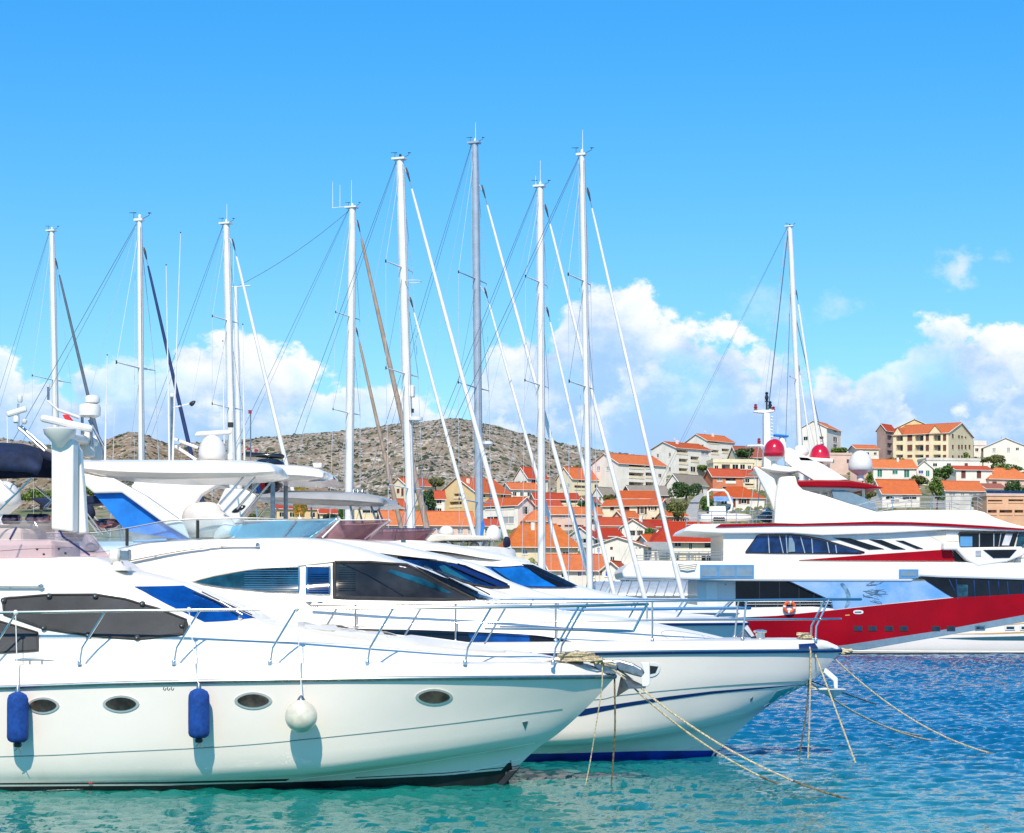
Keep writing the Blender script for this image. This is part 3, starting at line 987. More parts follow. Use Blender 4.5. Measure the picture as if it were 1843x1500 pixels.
# navy bimini
bm_t = [(-260, 815), (-150, 803), (0, 801), (40, 803), (64, 812), (77, 828)]
bm_m = [(-260, 836), (-150, 830), (0, 823), (40, 827), (62, 836), (74, 842)]
bm_b = [(-260, 860), (-150, 854), (0, 847), (40, 849), (63, 853), (66, 855)]
mb = MB()
skin(mb, [A.P([(x, y, .96) for x, y in bm_b]), A.P([(x, y, .93) for x, y in bm_m]), A.P([(x, y, .55) for x, y in bm_t]), A.P([(x, y - 4, 0) for x, y in bm_t])], 40, 4)
bim = weld(mb.build('bimini', 'canvas_navy', rootA, smooth=True))
sol = bim.modifiers.new('thickness', 'SOLIDIFY'); sol.thickness = 0.02
for pts in ([(58, 860, .95), (0, 918, 1.0), (-30, 950, 1.05)], [(0, 865, .9), (27, 890, .95), (10, 905, .96)]):
    tubes(A, pts, 'bimini_strut', 'steel', 0.016, mirror=True)

# bow and side rails
railA = [(-500, 1110, 1.86), (-200, 1106, 1.96), (0, 1103, 2.0), (190, 1100, 1.98), (360, 1098, 1.94), (533, 1096, 1.85), (708, 1095, 1.66), (884, 1093.5, 1.30), (1042, 1091, .78), (1110, 1089, .42), (1164, 1088, .10), (1166, 1088, 0)]
o = tubes(A, railA, 'bow_rail', 'steel', 0.024, mirror=True, curve=70)
tubes(A, [(872, 1132, 1.34), (960, 1133, 1.05), (1060, 1135, .66), (1138, 1136.5, .2), (1141, 1136.5, 0)], 'lower_rail', 'steel', 0.016, mirror=True, curve=20)
tubes(A, [(1164, 1088, .10), (1140, 1136, .12)], 'rail_end_post', 'steel', 0.018, mirror=True)
stA = [(-120, 1105, 1.98), (30, 1103, 2.0), (190, 1100, 1.98), (360, 1098, 1.94), (533, 1096, 1.85), (708, 1095, 1.66), (884, 1093.5, 1.30), (1042, 1091, .78)]
for (x, y, b_) in stA:
    foot = A.loc(x - 47, 1196, b_ + .02)
    tp, kn = A.loc(x, y, b_), A.loc(x - 42, 1166, b_ + .01)
    for sg in (1, -1):
        st = MB().tube([(q.x, q.y * sg, q.z) for q in (tp, tp.lerp(kn, .9), kn, foot.lerp(kn, .85), foot)], 0.017, 8).build('stanchion', 'steel', rootA, smooth=True)
        MB().lathe([(.034, -.01), (.034, .05), (.022, .07)], (foot.x, foot.y * sg, foot.z), 10).build('stanchion_foot', 'steel', st, smooth=True)
for cx_ in (65, 1008):
    q = A.loc(cx_, 1192, 1.9 if cx_ < 500 else .35)
    o = MB().tube([q + Vector((-.34, 0, .03)), q + Vector((-.12, 0, .045)), q + Vector((.12, 0, .045)), q + Vector((.34, 0, .03))], [.018, .026, .026, .018], 8).build('cleat', 'steel', rootA, smooth=True)
    for dx in (-.1, .1):
        MB().tube([q + Vector((dx, 0, -.03)), q + Vector((dx, 0, .045))], .022, 8).build('cleat_post', 'steel', o, smooth=True)
# anchor in its roller
slab(A, [(1066, 1188), (1102, 1190), (1112, 1196), (1108, 1214), (1086, 1212), (1070, 1200)], .14, -.14, 'bow_roller', 'dull_steel', bevel=0.01)
sh = slab(A, [(1098, 1190), (1116, 1188), (1140, 1195), (1156, 1204), (1160, 1212), (1156, 1220), (1140, 1216), (1114, 1208), (1102, 1198)], .075, -.075, 'anchor', 'dull_steel', bevel=0.03)
slab(A, [(1153, 1192), (1169, 1192.5), (1170, 1231), (1166, 1236), (1156, 1236), (1154, 1220), (1160, 1212)], .10, -.10, 'anchor_stock', 'alu_white', parent=sh, bevel=0.012)
mb = MB()
a, b_, c_, d_ = A.loc(1118, 1214, .06), A.loc(1132, 1237, .30), A.loc(1110, 1251, 0), A.loc(1162, 1236, .05)
for sg in (1, -1):
    P4 = [Vector((p.x, p.y * sg, p.z)) for p in (a, b_, c_, d_)]
    mb.add(P4 + [p + Vector((0, 0, -.03)) for p in P4], [(0, 1, 3), (1, 2, 0), (4, 7, 5), (5, 4, 6), (0, 3, 7, 4), (3, 1, 5, 7), (1, 2, 6, 5), (2, 0, 4, 6)])
mb.build('anchor_fluke', 'dull_steel', sh); 
MB().lathe([(.10, 0), (.12, .03), (.07, .07), (.10, .16), (.12, .2), (.03, .23)], A.loc(1038, 1196, .1), 16).build('windlass', 'steel', rootA, smooth=True)
# spot light on the roof edge
p = A.loc(213, 1022, .75)
o = MB().lathe([(.22, -.02), (.21, .03), (.10, .07), (.07, .13)], p + Vector((0, 0, -.03)), 18).build('searchlight', 'gelcoat_satin', rootA, smooth=True)
MB().lathe([(.05, -.13), (.11, -.09), (.115, .03), (.06, .07)], p + Vector((-.02, 0, .20)), 18, axis='x').build('lamp_body', 'gelcoat', o, smooth=True)
q = p + Vector((.10, 0, .21))
MB().box(q.x - .05, q.x + .1, q.y - .09, q.y + .09, q.z - .09, q.z + .09).build('lamp_glass', 'dull_steel', o, bevel=.02)

# ---------------------------------------------------------------- fenders hanging on its near side (things of their own)
def fender(fr, px, py0, py1, wpx, label, kind):
    mid_ = (py0 + py1) / 2
    h_ = hit(fr, bvA, px, py0 + 10)
    s = F / fr.to_world(h_[0]).y
    r = wpx / s / 2
    H = (py1 - py0) / s
    k_top = hit(fr, bvA, px, 1236)[0]
    yy = min(h_[0].y, k_top.y, ) - r - 0.045
    top = fr.to_local(Vector((0, 0, 0)))
    q = fr.loc(px, py1, -yy)
    wloc = fr.to_world(q)
    o = empty('fender', wloc, fr.th, label, 'fender')
    if kind == 'long':
        prof = [(r * .25, 0.01), (r * .62, H * .02), (r * .88, H * .06), (r * .98, H * .12), (r, H * .3), (r * 1.0, H * .72), (r * .97, H * .86), (r * .80, H * .94), (r * .45, H * .985), (r * .2, H)]
        # gathered hem at both ends
        vs = []
        mb = MB().lathe(prof, (0, 0, 0), 28)
        for i, v in enumerate(mb.v):
            k = i % 28
            f_ = 1 + (0.035 * math.cos(k * 7 / 28 * 2 * math.pi) if i // 28 in (1, 2, 3, 7, 8) else 0)
            mb.v[i] = (v[0] * f_, v[1] * f_, v[2])
        body = mb.build('fender_sleeve', 'fender_blue', o, smooth=True, ang=70)
        MB().lathe([(r * .3, -.06), (r * .4, -.03), (r * .3, .02)], (0, 0, 0), 14).build('fender_plug', 'black_rubber', o, smooth=True)
        MB().tube([(0.0, 0, -.03), (.03, -.02, -.10), (.06, 0, -.16)], .006, 5).build('drawstring', 'rope_wet', o)
        MB().tube([(0.0, 0, -.03), (-.01, -.02, -.09), (-.05, 0, -.12)], .006, 5).build('drawstring', 'rope_wet', o)
        MB().lathe([(r * .25, 0), (r * .2, .05), (r * .12, .08)], (0, 0, H), 12).build('fender_eye', 'dull_steel', o, smooth=True)
        tz = H + .08
    else:
        prof = [(r * math.sin(math.pi * i / 16) + .002, r - r * math.cos(math.pi * i / 16)) for i in range(14)]
        H0 = prof[-1][1]
        prof += [(r * .36, H0 + r * .12), (r * .20, H0 + r * .28)]
        MB().lathe(prof, (0, 0, 0), 32).build('fender_ball', 'fender_white', o, smooth=True, ang=70)
        MB().lathe([(r * .40, H0 - .005), (r * .30, H0 + r * .17), (r * .14, H0 + r * .42), (.012, H0 + r * .5)], (0, 0, 0), 14).build('fender_eye', 'dull_steel', o, smooth=True)
        tz = H0 + r * .5
    # its lanyard, up over the sheer to the rail
    rail_px = {32: (28, 1103), 358: (340, 1098), 542: (534, 1096)}[px]
    b_r = {32: 2.0, 358: 1.95, 542: 1.85}[px]
    rt = fr.to_world(fr.loc(rail_px[0], rail_px[1], b_r + .03))
    sh_ = fr.to_world(fr.loc(px, 1232, -yy - r + .10))
    inv = o.matrix_basis.inverted()
    pts = [(0, 0, tz), inv @ sh_, inv @ rt]
    MB().tube(resample(pts, 10), .008, 6).build('lanyard', 'line_white', o, smooth=True)
    MB().lathe([(.02, -.03), (.04, -.02), (.045, .01), (.02, .04)], inv @ rt, 8, axis='x').build('lanyard_hitch', 'line_white', o, smooth=True)
    return o
fender(A, 32, 1246, 1338, 38, 'dark blue sleeved fender hanging beside the leftmost porthole, at the left edge', 'long')
fender(A, 358, 1240, 1330, 38, 'dark blue sleeved fender hanging between two portholes, next to the white ball', 'long')
fender(A, 542, 1256, 1319, 57, 'round white ball fender hanging on the nearest yacht', 'ball')

# ================================================================== second motor yacht
B = Frame(900, 38.75, -2.0); B.bs = 0.92
rootB = B.make('motor_yacht', 'second nearest white motor yacht, with blue canvas and a navy line along its bow', 'motor yacht')
sheerB = [(-380, 1196, 2.2), (0, 1190, 2.42), (400, 1184, 2.46), (800, 1180, 2.42), (1000, 1178, 2.28), (1150, 1176, 2.02), (1280, 1174.5, 1.58), (1390, 1173.5, .98), (1460, 1173, .50), (1500, 1172.5, .14), (1514, 1172, .03)]
k1B = [(-380, 1262, 2.15), (0, 1258, 2.36), (400, 1256, 2.40), (800, 1254, 2.34), (1000, 1251, 2.12), (1150, 1246, 1.88), (1280, 1237, 1.38), (1390, 1230, .74), (1450, 1227, .27), (1474, 1216, .03)]
k2B = [(-380, 1276, 2.08), (0, 1276, 2.28), (400, 1276, 2.32), (800, 1275, 2.24), (1000, 1272, 2.02), (1150, 1263, 1.80), (1280, 1250, 1.28), (1390, 1240, .64), (1440, 1235, .24), (1464, 1224, .03)]
k3B = [(-380, 1338, 2.0), (0, 1338, 2.2), (400, 1338, 2.2), (800, 1335, 2.0), (1000, 1334, 1.86), (1120, 1325, 1.62), (1240, 1303, 1.18), (1320, 1288, .72), (1366, 1277, .26), (1385, 1270, .03)]
k4B = [(-380, 1350, 1.95), (0, 1350, 2.1), (400, 1350, 2.1), (800, 1348, 1.86), (1000, 1348, 1.48), (1120, 1343, 1.12), (1220, 1330, .70), (1300, 1316, .30), (1340, 1306, .03)]
wlB = [(-380, 1380, 1.85), (0, 1380, 2.0), (400, 1380, 2.0), (800, 1378, 1.7), (1000, 1378, 1.22), (1120, 1376, .82), (1220, 1372, .38), (1280, 1369, .03)]
hullB = hull(B, sheerB, [k4B, k3B, k2B, k1B], wlB, N=100, M=3)
bvB = bvh_of(hullB)
MB().tube(resample(B.P([(1292, 1349, 0), (1284, 1362, 0), (1276, 1374, 0)]), 8), .035, 8).build('stem_shoe', 'antifoul_blue', rootB, smooth=True)
# pale band above the navy line catches the sky: it is the hull itself; the line is paint
decal(B, bvB, [(560, 1281), (940, 1281), (1046, 1277), (1120, 1266), (1200, 1254), (1280, 1244.5), (1360, 1238), (1442, 1232.5), (1360, 1241), (1280, 1249), (1200, 1260), (1120, 1273), (1046, 1289), (560, 1293)],
      'hull_line', 'stripe_navy', step=8, off=0.008, thick=0.01)
seam(B, bvB, [(800, 1264), (1056, 1260), (1120, 1251), (1280, 1236), (1400, 1228), (1450, 1226)], 'styling_line', 'groove', 0.010, curve=True)
decal(B, bvB, [(500, 1360), (960, 1357), (1060, 1355), (1160, 1352), (1286, 1351), (1276, 1368), (1200, 1382), (1000, 1388), (500, 1388)], 'antifouling', 'antifoul_blue', step=9, off=0.008, thick=0.01)
seam(B, bvB, [(1170, 1361), (1230, 1348), (1314, 1326)], 'spray_rail', 'gelcoat', 0.006, curve=True)
seam(B, bvB, [(960, 1362), (1120, 1330), (1240, 1304), (1340, 1283)], 'spray_rail', 'gelcoat', 0.004, curve=True)
decal(B, bvB, [(1452, 1230), (1428, 1236), (1398, 1244), (1384, 1262), (1379.5, 1279), (1392, 1273), (1424, 1252)], 'stem_plate', 'steel', step=7, off=0.012)
ring = decal(B, bvB, curve2([(1168, 1195), (1186, 1196), (1188, 1203), (1182, 1214), (1168, 1217)], n=4), 'hawse_ring', 'alu_white', step=4, off=0.02)
decal(B, bvB, [(1169, 1198), (1184, 1199.5), (1179, 1211), (1169, 1213)], 'hawse_hole', 'black_rubber', step=4, off=0.028, parent=ring, mirror=False)
decal(B, bvB, [(1350, 1258), (1355, 1254), (1354, 1259), (1351, 1264)], 'drain_scupper', 'dull_steel', step=3, off=0.012)
topB = [(-380, 1172, 2.06), (0, 1166, 2.28), (400, 1162, 2.30), (800, 1159, 2.24), (1000, 1158, 2.08), (1150, 1156.5, 1.82), (1280, 1154.5, 1.38), (1390, 1153, .82), (1476, 1153, .30), (1506, 1163, .05), (1512, 1167, .02)]
dkB = [(-380, 1170, 1.85), (0, 1164, 2.05), (400, 1160, 2.08), (800, 1157, 2.02), (1000, 1156, 1.86), (1150, 1154.5, 1.60), (1280, 1152.5, 1.16), (1390, 1151.5, .6), (1470, 1152, .12), (1500, 1162, .02), (1508, 1166, .01)]
mb = MB()
cB = [Vector((p.x, 0, p.z + 0.03)) for p in B.P(dkB)]
skin(mb, [B.P(up(sheerB, 1, .02)), B.P([(x, y + 10 if x < 1480 else y + 4, b + .08) for x, y, b in topB]), B.P(topB), B.P(dkB), cB], 90, 3)
deckB = weld(mb.build('deck', 'gelcoat_satin', rootB, smooth=True))
rr = resample(B.P(sheerB), 90)
for sg in (1, -1):
    o = MB().tube([(p.x, p.y * sg - 0.012 * sg, p.z + .01) for p in rr], 0.040, 8).build('rub_rail', 'stripe_navy', rootB, smooth=True)
    MB().tube([(p.x, p.y * sg - 0.05 * sg, p.z + 0.03) for p in rr], 0.012, 6).build('rub_strip', 'steel', o, smooth=True)
decal(B, bvh_of(deckB), [(1437, 1160), (1466, 1158), (1472, 1167), (1438, 1168)], 'bow_fairlead', 'stripe_navy', step=5, off=.012)

# cabin and coachroof
sB = [
 [(-380, 1170, 1.75), (0, 1165, 1.95), (400, 1160, 1.98), (636, 1157, 1.92), (864, 1157, 1.80), (1000, 1156, 1.62), (1100, 1155, 1.40), (1200, 1154, 1.1), (1290, 1153, .66), (1326, 1152.5, .05)],
 [(-380, 1125, 1.72), (0, 1120, 1.90), (400, 1118, 1.92), (636, 1120, 1.86), (864, 1128, 1.70), (1000, 1138, 1.50), (1100, 1143, 1.25), (1200, 1147, .92), (1290, 1151, .5), (1324, 1152.2, .04)],
 [(-380, 1082, 1.62), (0, 1080, 1.78), (340, 1079, 1.80), (600, 1081, 1.74), (730, 1085, 1.62), (864, 1091, 1.42), (1000, 1112, 1.22), (1100, 1122, 1.0), (1200, 1136, .7), (1290, 1149, .3), (1322, 1152, .03)],
 [(-380, 1040, 1.54), (0, 1040, 1.68), (340, 1046, 1.68), (470, 1048, 1.64), (600, 1048, 1.56), (690, 1056, 1.42), (790, 1070, 1.24), (864, 1081, 1.08), (1000, 1102, .85), (1100, 1112, .65), (1200, 1130, .42), (1290, 1147, .16), (1320, 1151.7, .02)],
 [(-380, 1010, 1.48), (0, 1014, 1.60), (260, 1030, 1.62), (350, 1020, 1.62), (450, 1010, 1.56), (600, 1006, 1.44), (680, 1012, 1.26), (740, 1020, 1.06), (820, 1051, .82), (880, 1079, .62), (1000, 1099, .5), (1100, 1109, .34), (1200, 1127, .2), (1290, 1145.5, .08), (1318, 1151.3, .01)],
 [(-380, 990, 1.38), (0, 998, 1.50), (170, 996, 1.50), (280, 978, 1.46), (400, 972, 1.36), (507, 970, 1.22), (573, 973, 1.06), (640, 986, .84), (693, 1001, .6), (735, 1016, .5), (830, 1052, .35), (890, 1079, .3), (1000, 1098, .22), (1100, 1108, .16), (1200, 1126, .1), (1290, 1145, .04), (1316, 1151, .008)],
 [(-380, 988, 0), (0, 994, 0), (170, 993, 0), (280, 974, 0), (400, 968.5, 0), (507, 967, 0), (573, 969.5, 0), (640, 983, 0), (693, 999, 0), (740, 1014, 0), (835, 1050, 0), (895, 1078, 0), (1000, 1097, 0), (1100, 1107, 0), (1200, 1125.5, 0), (1290, 1144.5, 0), (1315, 1151, 0)],
]
mb = MB(); skin(mb, [B.P(c) for c in sB], 120, 4)
cabB = weld(mb.build('cabin', 'gelcoat', rootB, smooth=True))
bvCB = bvh_of(cabB)
def win(fr, bv, poly, m_, frame='steel', r=0.016, step=8, name='window', mirror=True, off=0.012):
    g = decal(fr, bv, poly, name, m_, step=step, off=off, mirror=mirror)
    if g and frame:
        seam(fr, bv, poly, 'window_frame', frame, r, parent=g, mirror=False, closed=True, off=off)
    return g
g1 = win(B, bvCB, curve2([(346, 1048.5), (372, 1040.5), (400, 1034.5), (440, 1027.5), (480, 1022.8), (538, 1020.5)], closed=False) + [(538, 1068), (480, 1066), (400, 1058)], 'glass_teal')
g2 = win(B, bvCB, [(552, 1020), (594, 1020), (594, 1072), (551, 1070)], 'glass_navy', r=.02)
g3 = win(B, bvCB, [(602, 1012.5), (664, 1013), (731, 1018), (758, 1030), (800, 1053), (853, 1080), (800, 1081), (725, 1079.5), (602, 1076)], 'glass_smoke', frame='mesh_edge', r=.035)
# slatted blinds inside the first two panes
for (xa, xb, ya, yb) in ((440, 536, 1028, 1062), (555, 591, 1034, 1069), (608, 640, 1022, 1068)):
    yy = ya
    while yy < yb:
        q = on_line(B, bvCB, [(xa + (1 if xa != 440 else max(0, (1044 - yy) * 0)), yy), (xb, yy)], 12, 0.022)
        if len(q) > 1:
            MB().tube(q, 0.0045, 4).build('blind_slat', 'glass_teal' if xa != 440 else 'frame_blue', g1 if xa == 440 else (g2 if xa == 555 else g3))
        yy += 4.2
decal(B, bvCB, [(696, 1030), (704, 1026), (760, 1042), (812, 1068), (806, 1070), (770, 1058)], 'painted_reflection', 'glass_teal', step=8, off=0.02, parent=g3, mirror=False)  # teal patch painting a reflection on the dark pane
seam(B, bvCB, [(614, 1014), (660, 1034), (726, 1074)], 'window_mullion', 'black_gloss', .02, parent=g3, mirror=False, off=.012)
wsB = decal(B, bvCB, [(748, 1023), (770, 1031), (806, 1046), (866, 1075), (886, 1081), (860, 1080), (812, 1059), (770, 1037)], 'windscreen', 'glass_dark', step=5, off=.045)
for q in ([(762, 1024), (800, 1043), (858, 1072)], [(785, 1032), (822, 1046), (880, 1076)]):
    w_ = on_line(B, bvCB, q, 8, 0.06)
    if len(w_) > 2:
        MB().tube(w_, 0.015, 6).build('wiper', 'black_gloss', rootB, smooth=True)
hh = hit(B, bvCB, 566, 1085)
MB().tube([hh[0] + Vector((-.16, -.02, .01)), hh[0] + Vector((-.06, -.06, 0)), hh[0] + Vector((.06, -.06, 0)), hh[0] + Vector((.16, -.02, .01))], [.01, .03, .03, .01], 8).build('door_handle', 'steel', rootB, smooth=True)
seam(B, bvCB, [(540, 1010), (540, 1068), (540, 1120)], 'door_seam', 'groove', .005)
seam(B, bvCB, [(599, 1010), (599, 1068), (599, 1128)], 'door_seam', 'groove', .005)
decal(B, bvCB, [(340, 1047), (400, 1031), (480, 1019), (540, 1016.5), (600, 1010), (601, 1012), (540, 1019), (480, 1022), (400, 1033.5), (346, 1048)], 'drip_moulding', 'cream', step=9, off=.03)
handrail(B, bvCB, [(216, 1014), (280, 1001), (340, 991), (400, 985.5), (464, 984.5)], .022, .07)
hw = decal(B, bvCB, curve2([(636, 1133), (700, 1133.5), (760, 1134.5), (840, 1137.5), (920, 1141), (980, 1146), (1033, 1157), (980, 1159.5), (900, 1159), (820, 1156), (740, 1150), (680, 1143)], n=4), 'hull_window', 'glass_dark', step=8, off=.010)
decal(B, bvCB, [(842, 1141), (952, 1144), (954, 1157.5), (850, 1156)], 'hull_window_pane', 'glass_painted_sky_deep', step=9, off=.02, parent=hw, mirror=False)
# moulded seams of the foredeck seat
seam(B, bvCB, [(1290, 1151), (1260, 1143), (1214, 1136), (1196, 1136), (1190, 1141), (1202, 1150)], 'seat_seam', 'groove', .007, curve=True, mirror=False)
seam(B, bvCB, [(1225, 1138), (1232, 1151)], 'seat_seam', 'groove', .004, mirror=False)
seam(B, bvCB, [(1264, 1144), (1270, 1152)], 'seat_seam', 'groove', .004, mirror=False)

# flybridge screen, clear with blue
bot = B.P([(-200, 990, 1.46), (170, 992, 1.44), (280, 975, 1.40), (400, 970, 1.30), (480, 968, 1.14), (540, 968, .8), (558, 968, .3), (560, 968, 0)])
top = B.P([(-200, 958, 1.42), (160, 960, 1.40), (229, 951, 1.38), (320, 936, 1.34), (453, 933, 1.18), (533, 936, .98), (590, 934, .62), (607, 932, .25), (610, 931.5, 0)])
mb = MB(); skin(mb, [bot, top], 60, 4)
scrB = weld(mb.build('flybridge_windscreen', 'tint_clear', rootB, smooth=True))
bvSB = bvh_of(scrB)
for sg in (1, -1):
    q = resample(top, 70)
    MB().tube([(p.x, p.y * sg, p.z) for p in q], 0.014, 6).build('screen_rail', 'steel', scrB, smooth=True)
decal(B, bvSB, [(418, 948), (500, 937), (531, 938), (508, 967), (430, 969), (412, 962)], 'screen_panel', 'tint_sky', step=8, off=.006, parent=scrB, mirror=False, thick=.008)
decal(B, bvSB, [(535, 938), (604, 934), (557, 967), (512, 967)], 'screen_panel', 'tint_sky', step=8, off=.006, parent=scrB, mirror=False, thick=.008)
for a, b_ in (((229, 952), (229, 983)), ((356, 937), (356, 969))):
    q = on_line(B, bvSB, [a, b_], 6, .02)
    MB().tube(q, .030, 4).build('screen_post', 'mesh_edge', scrB)
for a, b_ in (((533, 938), (509, 967)), ((607, 932), (557, 967))):
    q = on_line(B, bvSB, [a, b_], 6, .015)
    if len(q) > 1:
        MB().tube(q, .014, 6).build('screen_post', 'dull_steel', scrB)
tubes(B, [(240, 974, 1.3), (262, 974, 1.3), (300, 972, 1.3)], 'table_hinge', 'frame_blue', .03)
# covered helm seats
def blob(fr, poly, b0, b1, name, m_, n=3):
    """soft covered shape: outline at mid depth swelling between b0 and b1"""
    pp = curve2(poly, n=n)
    mid_ = (b0 + b1) / 2
    mb = MB()
    cx_ = sum(p[0] for p in pp) / len(pp); cy_ = sum(p[1] for p in pp) / len(pp)
    rings = []
    for t in (-1, -.86, -.5, 0, .5, .86, 1):
        sc = math.sqrt(max(1 - abs(t)**2.6, .03))
        rings.append([fr.loc(cx_ + (x - cx_) * sc, cy_ + (y - cy_) * sc, mid_ + t * (b1 - b0) / 2) for x, y in pp])
    k = len(pp)
    mb.add([p for r_ in rings for p in r_], [(i * k + j, i * k + (j + 1) % k, (i + 1) * k + (j + 1) % k, (i + 1) * k + j) for i in range(6) for j in range(k)] +
           [tuple(range(k)), tuple(reversed(range(6 * k, 7 * k)))])
    return weld(mb.build(name, m_, fr.root, smooth=True))
blob(B, [(236, 903), (244, 908), (262, 916), (290, 935), (322, 962), (318, 971), (270, 975), (240, 975), (236, 950), (226, 922)], .5, 1.15, 'seat_cover', 'cloth_beige')
blob(B, [(330, 921), (343, 908), (362, 904), (386, 905), (400, 918), (420, 938), (426, 952), (416, 966), (370, 970), (340, 966), (327, 948)], .4, 1.15, 'seat_cover', 'cloth_beige')
blob(B, [(395, 940), (424, 946), (426, 958), (414, 968), (384, 970)], .7, 1.2, 'console_cover', 'gelcoat_satin')
# blue canvas, struts and the hardtop
slab(B, [(169, 888), (219, 887), (341, 970), (322, 971), (229, 957)], 1.10, 1.06, 'side_curtain', 'canvas_blue')
slab(B, [(169, 888), (219, 887), (341, 970), (322, 971), (229, 957)], -1.06, -1.10, 'side_curtain', 'canvas_blue')
for s0, s1 in ((1.28, 1.08), (-1.08, -1.28)):
    slab(B, [(150, 852), (176, 858), (204, 861), (262, 893), (330, 941), (341, 970), (300, 946), (219, 887), (169, 888), (150, 872)], s0, s1, 'hardtop_leg', 'gelcoat', bevel=.03)
ht = [
 [(150, 848, 1.05), (215, 858, 1.05), (330, 863, 1.05), (430, 860, 1.02), (500, 852, .8), (507, 849, 0.02)],
 [(148, 842, 1.34), (215, 849, 1.36), (330, 853, 1.36), (430, 853, 1.28), (495, 849, 1.0), (509, 847, 0.02)],
 [(148, 833, 1.32), (215, 833, 1.34), (330, 833, 1.34), (430, 834, 1.26), (490, 839, .98), (509, 845, 0.02)],
 [(150, 829, .8), (215, 829, .8), (330, 829, .8), (430, 830, .8), (485, 835, .6), (508, 843, 0.02)],
 [(150, 828, 0), (215, 828, 0), (330, 828, 0), (430, 829, 0), (485, 834, 0), (507, 842, 0)]]
mb = MB(); cu = [B.P(c) for c in ht]; skin(mb, [[Vector((p.x, 0, p.z)) for p in cu[0]]] + cu, 50, 3); endcap(mb, [c[0] for c in cu])
weld(mb.build('hardtop', 'gelcoat', rootB, smooth=True))
for a, b_ in (((446, 851, 1.0), (395, 908, 1.05)), ((460, 859, 1.0), (403, 922, 1.05))):
    tubes(B, [a, b_], 'hardtop_strut', 'steel', .024, mirror=True)
dome(B, 382, 783, 829, 49, -.3)
o = tubes(B, [(352, 784, -.3), (356, 782, -.3), (412, 778.5, -.3), (416, 779, -.3)], 'radar_scanner', 'alu_white', [.03, .055, .055, .03], n=10)
tubes(B, [(312, 790, .2), (356, 806, .2)], 'antenna_boom', 'alu_white', .03)
tubes(B, [(315, 803, .2), (353, 828, .2)], 'antenna_boom', 'alu_white', .03)
dome(B, 8, 866, 911, 58, -.3, foot=945)
tubes(B, [(13, 747, .1), (14, 866, .1)], 'whip_antenna', 'line_white', .010)
for (x0, y0, x1, y1, b_) in ((325, 420, 311, 828, .6), (299, 478, 305, 828, -.4), (193, 640, 189, 828, -.5), (401, 615, 404, 828, -.6), (437, 585, 440, 828, -.9)):
    o = tubes(B, [(x1, y1, b_), (x1 + (x0 - x1) * .5, y1 + (y0 - y1) * .5, b_), (x0, y0, b_)], 'whip_antenna', 'line_white', [.022, .014, .006], n=6)
    tubes(B, [(x0, y0, b_), (x0, y0 - 2, b_)], 'antenna_tip', 'black_rubber', .012, parent=o)
tubes(B, [(309, 712, .1), (309, 828, .1)], 'instrument_mast', 'dull_steel', .028)
tubes(B, [(312, 734, .1), (342, 727, .1)], 'instrument_arm', 'alu_white', .014)
blob(B, [(340, 727), (346, 722), (352, 722), (350, 728), (345, 732)], .05, .15, 'wind_vane', 'black_rubber')
MB().lathe([(.02, 0), (.05, .02), (.05, .07), (.02, .09)], B.loc(310, 716, .1), 10).build('instrument_pod', 'alu_white', rootB, smooth=True)
tubes(B, [(451, 745, -.4), (451, 828, -.4)], 'lamp_pole', 'dull_steel', .012)
for (x, y) in ((449, 742),):
    MB().lathe([(.03, 0), (.045, .01), (.028, .035), (.045, .06), (.03, .07)], B.loc(x + 1, y + 3, -.4), 12).build('red_lamp', 'lamp_red', rootB, smooth=True)
for (x, y) in ((447, 811), (461, 814)):
    MB().lathe([(.03, 0), (.04, .01), (.035, .055), (.02, .06)], B.loc(x, y, -.4), 12).build('red_lamp', 'lamp_red', rootB, smooth=True)
MB().box(-.05, .05, -.05, .05, -.05, .05).build('deck_light', 'black_rubber', rootB, bevel=.01).location = B.loc(415, 765, .1)
MB().lathe([(.05, 0), (.06, .02), (.05, .10), (.03, .14)], B.loc(415, 828, .1), 12).build('deck_light', 'alu_white', rootB, smooth=True)
# the other helm bits seen past the arch: chrome ladder, rolled cushions
for a, b_ in (((155, 922, .2), (186, 962, .2)), ((158, 936, .4), (178, 962, .4)), ((170, 930, 0), (196, 960, 0))):
    tubes(B, [a, b_], 'boarding_ladder', 'steel', .016)
o = blob(B, [(170, 936), (205, 934), (216, 942), (205, 951), (172, 952)], -.4, .1, 'rolled_cushion', 'chrome_rose')
o = blob(B, [(154, 910), (166, 910), (172, 924), (168, 934), (155, 934)], -.4, -.1, 'wheel_cover', 'canvas_navy')
slab(B, [(54, 897), (92, 895), (150, 893), (188, 891), (190, 905), (150, 909), (92, 915), (76, 912)], -.5, -1.2, 'awning', 'canvas_navy', bevel=.04)
blob(B, [(152, 962), (172, 968), (178, 990), (150, 992)], .6, 1.2, 'console_cover', 'gelcoat_satin')

